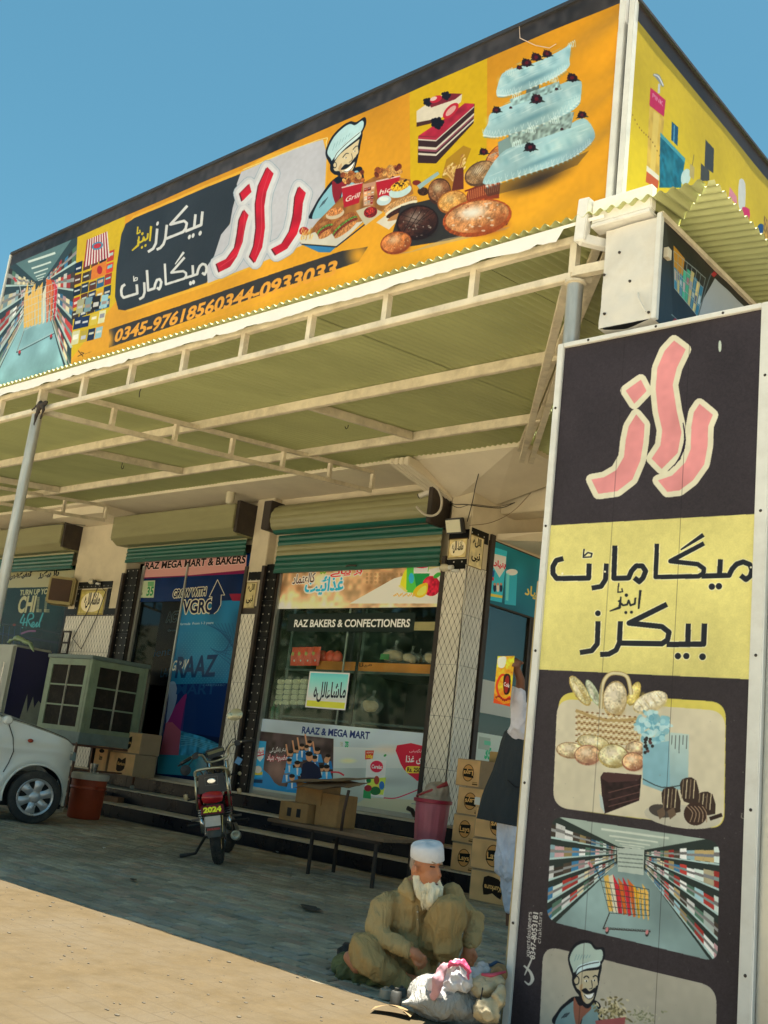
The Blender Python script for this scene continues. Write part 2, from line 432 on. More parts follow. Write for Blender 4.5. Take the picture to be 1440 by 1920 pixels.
    def wear(s, amt=.05, seed=3):
        n = vnoise(s.h, s.w, .25*s.k, seed)*.6+vnoise(s.h, s.w, .03*s.k, seed+1)*.4; s.a *= (1-amt+2*amt*n[..., None]).astype(np.float32)
    def material(s, name, rough=.45, gain=1., sat=1., spec=.2, bump=.05):
        a = s.a.reshape(s.h//2, 2, s.w//2, 2, 3).mean((1, 3))
        if sat != 1: g = a.mean(2, keepdims=True); a = g+(a-g)*sat
        a = np.clip(a*gain, 0, 1); h, w = a.shape[:2]
        im = bpy.data.images.new(name, w, h, alpha=False)
        px = np.ones((h, w, 4), np.float32); px[..., :3] = a[::-1]; im.pixels.foreach_set(px.ravel()); im.update(); im.pack()
        T = NT(name); tx = T.n('TexImage'); tx.image = im; tx.extension = 'EXTEND'
        T.l(tx.outputs[0], T.b.inputs['Base Color']); T.b.inputs['Roughness'].default_value = rough; T.b.inputs['Specular IOR Level'].default_value = spec
        n3 = T.n('TexNoise', Scale=30, Detail=4); tc = T.n('TexCoord'); T.l(tc.outputs['Object'], n3.inputs['Vector'])
        bp = T.n('Bump', Strength=bump, Distance=.01); T.l(n3.outputs[0], bp.inputs['Height']); T.l(bp.outputs[0], T.b.inputs['Normal'])
        return T.m
    def panel(s, name, m, parent, nu=1, nv=1, disp=None, rect=None, poly=None):
        """the printed sheet itself, at its real place: a grid with UVs following the print"""
        u0, u1, v0, v1 = rect or (s.u0, s.u1, s.v0, s.v1)
        off = root_of(parent).location if parent is not None else Vector((0, 0, 0))
        vs, uv, fs = [], [], []
        if poly: pts = [(p[0], p[1]) for p in poly]; fs = [tuple(range(len(pts)))]
        else:
            pts = [(u0+(u1-u0)*i/nu, v0+(v1-v0)*j/nv) for j in range(nv+1) for i in range(nu+1)]
            fs = [(j*(nu+1)+i, j*(nu+1)+i+1, (j+1)*(nu+1)+i+1, (j+1)*(nu+1)+i) for j in range(nv) for i in range(nu)]
        for u, v in pts:
            d = disp(u, v) if disp else 0
            P = (u, s.val+d, v) if s.ax == 1 else (s.val+d, u, v)
            vs.append((P[0]-off[0], P[1]-off[1], P[2]-off[2])); uv.append(((u-s.u0)/(s.u1-s.u0), (v-s.v0)/(s.v1-s.v0)))
        me = bpy.data.meshes.new(name); me.from_pydata(vs, [], fs); l = me.uv_layers.new(name='UVMap')
        for li, lp in enumerate(me.loops): l.data[li].uv = uv[lp.vertex_index]
        if disp: me.shade_smooth()
        me.materials.append(m); o = bpy.data.objects.new(name, me); COL.objects.link(o)
        if parent is not None: o.parent = parent
        return o
# ---------------------------------------------------------------- materials of the place
cream = mat('cream_plaster', (.66, .58, .42), .85, var=.1, scale=2.5, dirt=.25, dcol=(.30, .24, .16), bump=.25, bscale=14)
ceil_m = mat('soffit_plaster', (.76, .68, .52), .9, var=.08, scale=1.5, dirt=.18, dcol=(.36, .27, .18), bump=.2, bscale=9)
steelcream = mat('cream_painted_steel', (.70, .62, .46), .55, var=.16, scale=7, dirt=.6, dcol=(.26, .20, .12), bump=.15)
steelwhite = mat('white_painted_steel', (.78, .77, .72), .45, var=.08, scale=7, dirt=.3, dcol=(.35, .26, .16))
sheetg = mat('green_roof_sheet', (.50, .53, .25), .55, var=.12, scale=1.4, dirt=.25, dcol=(.13, .15, .06), bump=.05, stretch=(1, .35, 1))
sheettop = sheetg
flash = mat('white_flashing', (.80, .79, .77), .4, var=.05, scale=5, dirt=.12, dcol=(.5, .45, .36))
blacktile = mat('black_tile', (.006, .009, .016), .3, var=.4, scale=3, dirt=.3, dcol=(.035, .032, .028), bump=.03, spec=.25)
nosing_m = mat('tread_stone', (.62, .52, .38), .7, var=.2, scale=6, dirt=.5, dcol=(.26, .21, .15), bump=.2)
iron = mat('dark_brown_iron', (.030, .022, .018), .6, var=.3, scale=12, dirt=.4, dcol=(.09, .06, .04))
olive = mat('olive_shutter_steel', (.27, .26, .13), .5, var=.1, scale=5, dirt=.35, dcol=(.14, .12, .05), bump=.06, stretch=(.4, 1, 2))
teal = mat('teal_shutter_steel', (.006, .10, .075), .42, var=.15, scale=6, dirt=.3, dcol=(.05, .08, .05), bump=.06, stretch=(.4, 1, 2))
alu = mat('aluminium_frame', (.42, .43, .40), .35, metal=.6, var=.1)
blackp = mat('black_plastic', (.015, .015, .016), .4, var=.2)
rust = mat('rusty_steel', (.14, .06, .035), .75, var=.35, scale=20, dirt=.5, dcol=(.05, .03, .02))
chrome = mat('chrome', (.62, .62, .60), .2, metal=1., var=.1, bump=.02)
wire_m = mat('dark_cable', (.02, .018, .016), .6)
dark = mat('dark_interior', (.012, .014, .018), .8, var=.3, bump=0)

def grout_lattice(name, base, line, px, pz, dot=True):
    """white tiles printed with a fine diamond lattice and small black dots where the lines cross"""
    T = NT(name); b = T.b; tc = T.n('TexCoord'); sp = T.n('SeparateXYZ'); T.l(tc.outputs['Object'], sp.inputs[0])
    x = T.math('ADD', sp.outputs[0], sp.outputs[1]); z = sp.outputs[2]
    a = T.math('ADD', T.math('DIVIDE', x, px), T.math('DIVIDE', z, pz)); c = T.math('SUBTRACT', T.math('DIVIDE', x, px), T.math('DIVIDE', z, pz))
    def near(v, w): return T.math('LESS_THAN', T.math('ABSOLUTE', T.math('SUBTRACT', T.math('FRACT', v), .5)), w)
    ln = T.math('MAXIMUM', near(a, .06), near(c, .06))
    dt = T.math('MULTIPLY', near(a, .10), near(c, .10))
    n1 = T.n('TexNoise', Scale=3., Detail=6); T.l(tc.outputs['Object'], n1.inputs['Vector'])
    f = T.ramp(n1.outputs[0], .35, .75)
    col = T.mix(f, base, tuple(v*.82 for v in base)); col = T.mix(T.math('MULTIPLY', ln, .75), col, line); col = T.mix(dt, col, (.02, .018, .015))
    T.l(col, b.inputs['Base Color']); b.inputs['Roughness'].default_value = .3
    return T.m
lattice = grout_lattice('lattice_tile', (.84, .79, .68), (.22, .18, .12), .085, .17)
def dotted_tile():
    T = NT('dotted_black_tile'); b = T.b; tc = T.n('TexCoord'); sp = T.n('SeparateXYZ'); T.l(tc.outputs['Object'], sp.inputs[0])
    x = T.math('ADD', sp.outputs[0], sp.outputs[1])
    def near(v, p, w): return T.math('LESS_THAN', T.math('ABSOLUTE', T.math('SUBTRACT', T.math('FRACT', T.math('DIVIDE', v, p)), .5)), w)
    d = T.math('MULTIPLY', near(x, .13, .07), near(sp.outputs[2], .13, .07)); g = near(sp.outputs[2], .39, .008)
    c = T.mix(d, (.006, .007, .009), (.55, .52, .45)); c = T.mix(g, c, (.05, .05, .045)); T.l(c, b.inputs['Base Color']); b.inputs['Roughness'].default_value = .35; b.inputs['Specular IOR Level'].default_value = .2
    return T.m
dotted = dotted_tile()

# ---------------------------------------------------------------- ground
def ground_mat():
    T = NT('dusty_ground'); b = T.b; tc = T.n('TexCoord'); v = tc.outputs['Object']
    n1 = T.n('TexNoise', Scale=.5, Detail=8, Roughness=.6); n2 = T.n('TexNoise', Scale=60, Detail=5, Roughness=.7); n3 = T.n('TexVoronoi', Scale=45)
    for n in (n1, n2, n3): T.l(v, n.inputs['Vector'])
    c = T.mix(T.ramp(n1.outputs[0], .35, .7), (.105, .076, .038), (.165, .12, .062)); c = T.mix(T.ramp(n2.outputs[0], .35, .75), c, (.12, .088, .05))
    c = T.mix(T.math('MULTIPLY', T.math('LESS_THAN', n3.outputs[0], .16), .35), c, (.10, .085, .065))
    T.l(c, b.inputs['Base Color']); b.inputs['Roughness'].default_value = .95; b.inputs['Specular IOR Level'].default_value = .15
    bp = T.n('Bump', Strength=.5, Distance=.01); T.l(n2.outputs[0], bp.inputs['Height']); T.l(bp.outputs[0], b.inputs['Normal'])
    return T.m
gm = ground_mat()
ground = struct(B().add([(-1500, -1500, -.03), (1500, -1500, -.03), (1500, 1500, -.03), (-1500, 1500, -.03)], [(0, 1, 2, 3)]).build('ground', gm))
def paver_mat(kk):
    T = NT('concrete_paver_%s' % 'abcde'[kk]); b = T.b; tc = T.n('TexCoord'); oi = T.n('ObjectInfo'); v = tc.outputs['Object']
    gp = T.n('NewGeometry').outputs['Position']
    n1 = T.n('TexNoise', Scale=.9, Detail=7, Roughness=.65); n2 = T.n('TexNoise', Scale=35, Detail=5, Roughness=.7); n4 = T.n('TexNoise', Scale=3.3, Detail=6, Roughness=.65)
    T.l(gp, n1.inputs['Vector']); T.l(gp, n2.inputs['Vector']); T.l(gp, n4.inputs['Vector'])
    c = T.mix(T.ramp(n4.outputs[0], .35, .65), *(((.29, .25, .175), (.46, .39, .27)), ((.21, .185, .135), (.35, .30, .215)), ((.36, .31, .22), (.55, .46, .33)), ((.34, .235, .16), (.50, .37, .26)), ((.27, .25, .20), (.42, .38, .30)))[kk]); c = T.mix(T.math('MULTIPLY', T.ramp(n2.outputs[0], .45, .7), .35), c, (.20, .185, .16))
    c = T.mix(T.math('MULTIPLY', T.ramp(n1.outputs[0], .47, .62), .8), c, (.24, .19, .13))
    w = T.n('TexWhiteNoise', noise_dimensions='3D'); 
    sn = T.n('VectorMath', operation='SNAP'); T.l(gp, sn.inputs[0]); sn.inputs[1].default_value = (.245, .125, 10); T.l(sn.outputs[0], w.inputs['Vector'])
    c = T.mix(T.math('MULTIPLY', w.outputs['Value'], .0), c, (.36, .23, .17)); 
    T.l(c, b.inputs['Base Color']); b.inputs['Roughness'].default_value = .85; b.inputs['Specular IOR Level'].default_value = .25
    bp = T.n('Bump', Strength=.45, Distance=.006); T.l(n2.outputs[0], bp.inputs['Height']); T.l(bp.outputs[0], b.inputs['Normal'])
    return T.m
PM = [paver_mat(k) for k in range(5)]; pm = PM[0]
def paver_geo(b, x, y, rr, w=.226, d=.107, top=.0):
    z = top+rr.uniform(-.004, .004); tx, ty = rr.uniform(-.008, .008), rr.uniform(-.012, .012); e = .007
    w *= rr.uniform(.975, 1); d *= rr.uniform(.96, 1)
    hx, hy = w/2, d/2
    def q(hx, hy, dz): return [(x+sx*hx, y+sy*hy, z+dz+sx*hx*tx+sy*hy*ty) for sx, sy in ((-1, -1), (1, -1), (1, 1), (-1, 1))]
    vs = q(hx, hy, -.045)+q(hx, hy, -e)+q(hx-e, hy-e, 0)
    b.add(vs, [(8, 9, 10, 11)]+[(a+i, a+(i+1) % 4, a+4+(i+1) % 4, a+4+i) for a in (0, 4) for i in range(4)])
pav_rng = random.Random(5)
sites = []
for j in range(int((9.6-2.4)/.125)):
    y = 2.46+j*.125
    for i in range(-66, 10):
        x = i*.245+(.1225 if j % 2 else 0)
        v = np.array([x, y, 0])-CLOC; dp = v@CF
        if dp < 1: continue
        u, w_ = 720+FPX*(v@CR)/dp, 960-FPX*(v@CU)/dp
        if -160 < u < 1500 and w_ < 2050 and not (y > 9.53): sites.append((dp, x, y, u, w_))
sites.sort()
vis = [s for s in sites if s[4] < 1925 and -5 < s[3] < 960]
# the sand hides the pavers in the sunlit foreground: separate pieces where they can be told apart
def sandy(x, y): return mnoise.noise(Vector((x*.55+3, y*.8, .3)))*.5+mnoise.noise(Vector((x*2.1, y*2.6, 1.3)))*.22
clear = [s for s in vis if s[2] > 4.75 or s[1] > -4.6]
pick = set(id(s) for s in clear[:300])
bj = B()
for s in sites:
    if id(s) in pick:
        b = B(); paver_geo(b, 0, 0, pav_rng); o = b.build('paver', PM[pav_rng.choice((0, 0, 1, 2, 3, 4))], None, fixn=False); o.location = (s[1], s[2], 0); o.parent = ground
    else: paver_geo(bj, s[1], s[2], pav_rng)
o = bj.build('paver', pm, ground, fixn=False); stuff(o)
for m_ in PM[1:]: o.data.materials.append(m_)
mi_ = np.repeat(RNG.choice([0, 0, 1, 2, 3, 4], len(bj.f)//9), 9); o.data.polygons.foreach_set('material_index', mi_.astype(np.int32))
# drifted dust, spread to the sun edge, its colour darkened to offset the sun
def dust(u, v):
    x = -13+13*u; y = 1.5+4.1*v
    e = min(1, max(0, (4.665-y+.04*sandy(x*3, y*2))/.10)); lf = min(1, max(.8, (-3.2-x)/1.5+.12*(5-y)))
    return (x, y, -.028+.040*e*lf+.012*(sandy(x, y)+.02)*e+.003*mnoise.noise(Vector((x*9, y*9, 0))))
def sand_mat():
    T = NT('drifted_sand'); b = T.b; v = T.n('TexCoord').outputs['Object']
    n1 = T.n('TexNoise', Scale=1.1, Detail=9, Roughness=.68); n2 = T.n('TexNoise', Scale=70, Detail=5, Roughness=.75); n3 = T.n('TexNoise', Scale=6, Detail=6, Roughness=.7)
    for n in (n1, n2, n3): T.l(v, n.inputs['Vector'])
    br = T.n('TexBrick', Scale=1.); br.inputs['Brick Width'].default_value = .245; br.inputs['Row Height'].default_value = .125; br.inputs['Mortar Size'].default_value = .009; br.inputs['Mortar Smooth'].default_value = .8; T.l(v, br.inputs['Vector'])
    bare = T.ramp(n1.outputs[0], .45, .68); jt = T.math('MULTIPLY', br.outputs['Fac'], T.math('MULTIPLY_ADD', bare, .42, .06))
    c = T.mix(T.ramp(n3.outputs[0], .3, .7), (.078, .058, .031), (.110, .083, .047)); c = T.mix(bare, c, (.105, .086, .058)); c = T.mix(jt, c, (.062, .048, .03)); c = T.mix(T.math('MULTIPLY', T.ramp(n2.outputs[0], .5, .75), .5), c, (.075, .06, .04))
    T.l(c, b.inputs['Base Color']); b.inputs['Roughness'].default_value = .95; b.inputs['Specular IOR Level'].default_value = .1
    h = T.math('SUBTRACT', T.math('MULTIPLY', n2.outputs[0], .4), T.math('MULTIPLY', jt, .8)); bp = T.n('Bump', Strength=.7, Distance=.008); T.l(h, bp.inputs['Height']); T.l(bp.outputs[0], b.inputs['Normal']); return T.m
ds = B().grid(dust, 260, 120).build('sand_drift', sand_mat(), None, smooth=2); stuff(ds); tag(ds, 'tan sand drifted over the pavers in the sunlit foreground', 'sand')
# loose stones on the sand
b = B(); rr = random.Random(31)
for _ in range(420):
    x, y, s = -9+6.5*rr.random(), 2.9+1.75*rr.random(), .004+.009*rr.random()**3; z = dust((x+13)/13, (y-1.5)/4.1)[2]; vs, fs = sphere_pts(None, 1, 6); q = [rr.uniform(.6, 1.2) for _ in range(3)]
    b.add([(x+v[0]*s*q[0]*1.3, y+v[1]*s*q[1], z+v[2]*s*q[2]*.7) for v in vs], fs)
o = b.build('pebbles', mat('pebble', (.10, .085, .06), .9, var=.4, scale=30)); stuff(o); tag(o, 'loose pebbles scattered over the tan sand', 'pebbles')
# unseen pale road added behind the viewer to bounce light under the canopy
struct(B().add([(-400, -16, -.02), (400, -16, -.02), (400, .9, -.02), (-400, .9, -.02)], [(0, 1, 2, 3)]).build('road', mat('pale_bounce_road', (.70, .62, .47), .9, var=.15, scale=.6)))
# joints between pavers filled with dirt
struct(B().add([(-22, 1.5, -.014), (3, 1.5, -.014), (3, 9.6, -.014), (-22, 9.6, -.014)], [(0, 1, 2, 3)]).build('joint_dirt', mat('joint_dirt', (.04, .034, .025), .95, var=.3, scale=9)))

# ---------------------------------------------------------------- the shop building
FY = 10.4
bld = thing('shop_building', 'cream plastered single storey shop building with tiled columns above black tiled steps', 'building', (-12, 12, 0))
def part(name, b, m, parent=None, **k): return b.build(name, m, parent or bld, **k)
part('wall', B().box(-23, -12.05, FY+.15, FY+.3, 4.15, 5.0), cream); part('wall', B().box(-12.05, -8.06, FY+.15, FY+.3, 3.9, 5.0), cream)
part('wall', B().box(-8.21, -8.033, FY+.32, 18, 4.22, 5.0), cream)
part('wall', B().box(-17.1, -15.5, FY, FY+.3, 3.28, 4.995), cream, bevel=.01)
part('wall', B().box(-12.25, -11.87, FY, FY+.3, 3.3, 4.995), cream, bevel=.01)
part('roof_slab', B().box(-24, -6.8, 9.62, 20, 5.0, 5.22), ceil_m)
part('roof_slab', B().box(-24, -6.8, 9.62, 9.75, 5.22, 5.6), cream)
part('wall', B().box(-8.38, -8.03, FY, FY+.42, 3.8, 5.0), cream, bevel=.012)
part('column', B().box(-8.37, -8.04, FY+.01, FY+.41, .6, 3.86), iron)
def tiled(x0, x1, y0, y1, z0, z1, face, cw, ch):
    """wall tiles on a column, each its own piece; the joints are real gaps"""
    nz = max(1, round((z1-z0)/ch)); u0, u1 = (x0, x1) if face == 1 else (y0, y1); nu = max(1, round((u1-u0)/cw)); g = .0022
    for j in range(nz):
        for i in range(nu):
            a = u0+(u1-u0)*i/nu+g; c = u0+(u1-u0)*(i+1)/nu-g; za = z0+(z1-z0)*j/nz+g; zc = z0+(z1-z0)*(j+1)/nz-g
            pr = random.uniform(.001, .003)
            if face == 1: b = B().box(a, c, y0-.012-pr, y0, za, zc)
            else: b = B().box(x1, x1+.012+pr, a, c, za, zc)
            part('tile', b, lattice)
part('column', B().box(-17.1, -15.5, FY+.001, FY+.3, .6, 3.28), iron)
part('column', B().box(-12.25, -11.87, FY+.001, FY+.3, .6, 3.3), iron)
tiled(-17.08, -15.52, FY, 0, .6, 3.17, 1, .4, .64)
tiled(-12.24, -11.9, FY, 0, .6, 3.18, 1, .34, .52)
tiled(-8.375, -8.035, FY, 0, .6, 3.80, 1, .34, .64)
tiled(0, -8.03, FY+.01, FY+.40, .6, 3.80, 0, .39, .64)
for x0, x1 in ((-17.08, -16.78), (-15.87, -15.52)): part('tile', B().box(x0, x1, FY-.014, FY, 3.19, 3.30), dotted)
part('tile', B().box(-16.86, -15.8, FY-.016, FY, 3.67, 3.79), dotted)
part('tile', B().box(-16.86, -16.74, FY-.016, FY, 3.20, 3.66), dotted); part('tile', B().box(-15.90, -15.8, FY-.016, FY, 3.20, 3.66), dotted)
part('tile', B().box(-12.2, -11.9, FY-.014, FY, 3.70, 3.83), dotted)
part('tile', B().box(-8.36, -8.045, FY-.016, FY, 4.13, 4.26), dotted); part('tile', B().box(-8.36, -8.045, FY-.016, FY, 3.74, 3.87), dotted)
part('tile', B().box(-8.03, -8.016, FY+.02, FY+.38, 4.14, 4.29), dotted)
# black dotted jamb strips beside the openings
for x0, x1, z1 in ((-15.5, -15.16, 4.0), (-11.86, -11.62, 3.95), (-17.24, -17.1, 3.9)):
    n = 6
    for k in range(n): part('tile', B().box(x0+.003, x1, FY+.03, FY+.05, .6+(z1-.6)*k/n+.002, .6+(z1-.6)*(k+1)/n-.002), dotted)
    part('wall', B().box(x0, x1, FY+.052, FY+.3, .6, z1), iron)
# iron strips on column edges
for x in (-12.262, -11.872, -8.40, -15.512): part('guide_rail', B().box(x-.03, x+.03, FY-.03, FY+.02, .6, 3.92), iron)
part('guide_rail', B().box(-8.045, -8.0, FY+.43, FY+.52, .6, 4.3), iron)
# soffit beam drops towards the corner, fluted cornice
b = B()
for k in range(4):
    x0 = -8.72+k*.085
    b.prism([(9.45, 4.998), (9.45, 4.93-.012*k), (10.10, 4.80-.012*k), (10.40, 4.70-.012*k), (10.52, 4.70), (10.52, 4.998)], x0, x0+.083, axis=0)
part('cornice', b, ceil_m, bevel=.012)
part('soffit_haunch', B().add([(-8.38, 9.62, 4.999), (-6.9, 9.62, 4.999), (-6.9, 10.9, 4.999), (-8.03, 10.9, 4.72), (-8.38, 10.45, 4.70), (-8.38, 10.9, 4.70)], [(0, 1, 4), (1, 2, 3), (1, 3, 4), (3, 4, 5)]), ceil_m)
part('beam', B().box(-8.03, -6.85, 11.0, 11.35, 4.62, 4.998), cream, bevel=.01)
part('beam', B().box(-8.03, -6.9, 13.6, 13.9, 4.6, 4.998), cream, bevel=.01)
part('beam', B().box(-17.1, -15.5, 9.75, FY, 4.85, 4.998), ceil_m)
# rooms behind the glass
shelfm = mat('shelf_wood', (.16, .09, .05), .6)
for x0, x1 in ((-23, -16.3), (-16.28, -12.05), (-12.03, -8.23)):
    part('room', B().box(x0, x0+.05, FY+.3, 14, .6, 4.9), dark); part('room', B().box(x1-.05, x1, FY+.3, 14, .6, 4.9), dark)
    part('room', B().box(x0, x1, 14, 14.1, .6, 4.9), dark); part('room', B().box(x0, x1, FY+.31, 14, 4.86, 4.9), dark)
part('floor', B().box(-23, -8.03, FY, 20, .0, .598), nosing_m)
part('wall', B().box(-8.2, -8.04, 13.2, 20, .6, 4.22), cream)
# steps: black tiled risers and stone treads, round the corner too
st = thing('entrance_steps', 'three long steps with black tiled risers and cream stone treads', 'steps', (-12, 9.6, 0))
LV = [(9.6, -6.4, 0, .175), (10.0, -6.8, .19, .375), (FY-.03, -7.2, .39, .575)]
for k, (y, xe, z0, z1) in enumerate(LV):
    st_b = B().box(-23, xe-.02, y+.014, FY+.5 if k < 2 else FY+.2, z0-.01, z1-.002); st_b.build('core', mat('mortar', (.1, .09, .08), .9), st)
    B().box(xe-.8, xe-.022, FY+.4, 20, z0-.01, z1-.003).build('core', MATS['mortar'], st)
    x = xe
    while x > -17.6:
        w = .6; B().box(x-w+.003, x-.002, y+random.uniform(0, .003), y+.014, z0, z1).build('riser_tile', blacktile, st); x -= w
    yy = y+.01
    while yy < 13: B().box(xe-.02, xe-.004+random.uniform(0, .002), yy, yy+.597, z0, z1).build('riser_tile', blacktile, st); yy += .6
    x = xe+.03; first = True
    while x > -17.6:
        w = 1.2 if not first else .7; first = False
        B().box(x-w+.003, x, y-.03, y+(.39 if k < 2 else .16), z1, z1+(.016 if k < 2 else .025)).build('tread_slab', nosing_m, st, bevel=.004); x -= w
    B().box(xe-.42, xe+.03, y+.4 if k < 2 else y+.165, 13, z1, z1+.015).build('tread_slab', nosing_m, st, bevel=.004)

# ---------------------------------------------------------------- canopy
YE, XE = 4.76, -2.28            # outer edges of the roof sheets
def zr(y): return 4.485+.117*(y-4.78)
SR = .117*(9.8-4.78)/(6.85-2.28)
def zr2(x): return 4.483+SR*(XE-x)
def hip_y(x): return 4.76+(XE-x)*(9.8-4.76)/(6.85-2.28)
cpy = thing('canopy', 'green corrugated steel canopy on cream trusses and steel poles along the shopfront', 'canopy', (-9, 7, 4.5))
def wave(t): return .014*math.cos(2*PI*t/.076)
def sheet(x0, x1, lift=0.):
    b = B(); n = max(2, round((x1-x0)/.0095)); xs = [x0+(x1-x0)*i/n for i in range(n+1)]; vs = []
    for x in xs:
        y1 = 9.8 if x < -6.85 else hip_y(x)
        z0 = wave(x)+lift
        vs += [(x, YE, zr(YE)+z0), (x, y1, zr(y1)+z0)]
    b.add(vs, [(2*i, 2*i+2, 2*i+3, 2*i+1) for i in range(n)])
    return b
x = -2.34; k = 0
while x > -21:
    o = sheet(x-.86, x, .004*(k % 2)).build('roof_sheet', sheetg, cpy, smooth=2, fixn=False)
    x -= .83; k += 1
def sheet2(y0, y1, lift=0.):
    b = B(); n = max(2, round((y1-y0)/.0095)); vs = []
    for i in range(n+1):
        y = y0+(y1-y0)*i/n; x1 = -6.85 if y > 9.8 else XE-(y-4.76)*(6.85-2.28)/(9.8-4.76)
        z0 = wave(y)+lift
        vs += [(XE, y, zr2(XE)+z0), (x1, y, zr2(x1)+z0)]
    b.add(vs, [(2*i, 2*i+2, 2*i+3, 2*i+1) for i in range(n)]); return b
y = 4.80; k = 0
while y < 15:
    sheet2(y, y+.86, .004*(k % 2)).build('roof_sheet', sheetg, cpy, smooth=2, fixn=False); y += .83; k += 1
def truss(p0, p1, zb0, zt0, zb1, zt1, n, name='truss', m=steelcream, w=.05):
    """ladder truss: two chords and upright struts"""
    p0, p1 = Vector((*p0, 0)), Vector((*p1, 0)); L = lambda t, a, b_: p0.lerp(p1, t)+Vector((0, 0, a*(1-t)+b_*t))
    t = B().beam(L(0, zb0, zb1), L(1, zb0, zb1), w, .05).build('lower_chord', m, cpy, bevel=.004)
    B().beam(L(0, zt0, zt1), L(1, zt0, zt1), w, .05).build('upper_chord', m, cpy, bevel=.004)
    for i in range(n if p0.y == p1.y else n+1):
        q = i/n; B().beam(L(q, zb0+.02, zb1+.02), L(q, zt0-.02, zt1-.02), .05, w*.9, up=(p1-p0).normalized()).build('strut', m, cpy)
TRX = (-3.2, -9.25, -15.4, -21.4)
for a, c in ((-3.2, -9.25), (-9.25, -15.4), (-15.4, -21.4)):
    truss((a, 4.90), (c, 4.90), 4.175, 4.415, 4.175, 4.415, 8)
for X in TRX[1:]: truss((X, 4.93), (X, 9.75), 4.18, 4.415, 4.70, 4.955, 6)
# hip: a pair of parallel bars with a gap
hv = Vector((-6.72, 9.62, 0))-Vector((-3.2, 4.95, 0)); hn = Vector((-hv.y, hv.x, 0)).normalized()
for s in (-.055, .055):
    B().beam(Vector((-3.2, 4.95, 4.19))+hn*s, Vector((-6.72, 9.62, 4.80))+hn*s, .06, .055).build('hip_bar', steelcream, cpy, bevel=.004)
    B().beam(Vector((-3.0, 4.95, 4.47))+hn*s*.6, Vector((-6.85, 9.7, 4.98))+hn*s*.6, .05, .05).build('hip_bar', steelcream, cpy, bevel=.004)
# small lattice bracket where the left truss meets the wall
for yy, z in ((6.85, 0), (8.55, 0)):
    xe = XE-(yy-4.76)*(6.85-2.28)/(9.8-4.76)-.08
    B().beam((-20.5, yy, zr(yy)-.065), (xe, yy, zr(yy)-.065), .055, .10).build('purlin', steelcream, cpy, bevel=.005)
for xx in (-3.95, -5.4):
    y0 = hip_y(xx)+.1
    B().beam((xx, y0, zr2(xx)-.065), (xx, 14, zr2(xx)-.065), .055, .10).build('purlin', steelcream, cpy, bevel=.005)
for xx in (-7.55, -11.75, -14.9, -18.0):
    B().beam((xx, 6.89, zr(6.89)-.062), (xx, 8.51, zr(8.51)-.062), .05, .09).build('rafter', steelcream, cpy, bevel=.005)
# poles
def pole(x, y, z1):
    b = B().tube([(x, y, -.02), (x, y, z1)], .05, 20); o = b.build('pole', polm, cpy, smooth=True)
    B().lathe([(.05, z1-.02), (.066, z1-.015), (.066, z1), (0, z1)], 20, (x, y, 0)).build('pole_cap', steelcream, cpy, smooth=True)
polm = mat('galvanised_steel_pole', (.50, .49, .44), .35, metal=.45, var=.25, scale=5, dirt=.45, dcol=(.34, .26, .12), bump=.03, stretch=(3, 3, .5))
pole(-3.2, 4.93, 4.15); pole(-9.25, 4.90, 4.15); pole(-15.4, 4.90, 4.15)
# white flashing with a torn lower edge
rr = random.Random(11); b = B(); n = 400; vs = []
low = 0
for i in range(n+1):
    x = -2.95-(18.5)*i/n; low = .6*low+.4*rr.uniform(-.02, .02); ph = (x/.75) % 1
    zl = 4.395+low*.8-.018*math.sin(ph*PI)+(.02 if rr.random() < .04 else 0)
    if x > -3.25: zl = 4.45
    vs += [(x, 4.795, zl), (x, 4.785, 4.466)]
b.add(vs, [(2*i, 2*i+2, 2*i+3, 2*i+1) for i in range(n)])
b.build('flashing', flash, cpy, fixn=False)
# corner post of the lattice, its bracket
B().beam((-3.10, 4.80, 4.33), (-3.08, 4.79, 4.60), .075, .06, up=(0, 1, 0)).build('end_bracket', steelwhite, cpy, bevel=.006)
B().beam((-3.10, 4.79, 4.345), (-2.85, 5.15, 4.345), .055, .06).build('end_bracket', steelwhite, cpy, bevel=.005)
B().beam((-3.2, 4.90, 4.20), (-2.6, 4.95, 4.20), .05, .06).build('lower_chord', steelcream, cpy)
for a, c in (((-2.66, 5.2), (-2.66, 14)),):
    B().beam((a[0], a[1], 4.40), (c[0], c[1], 4.40), .05, .05).build('upper_chord', steelcream, cpy)
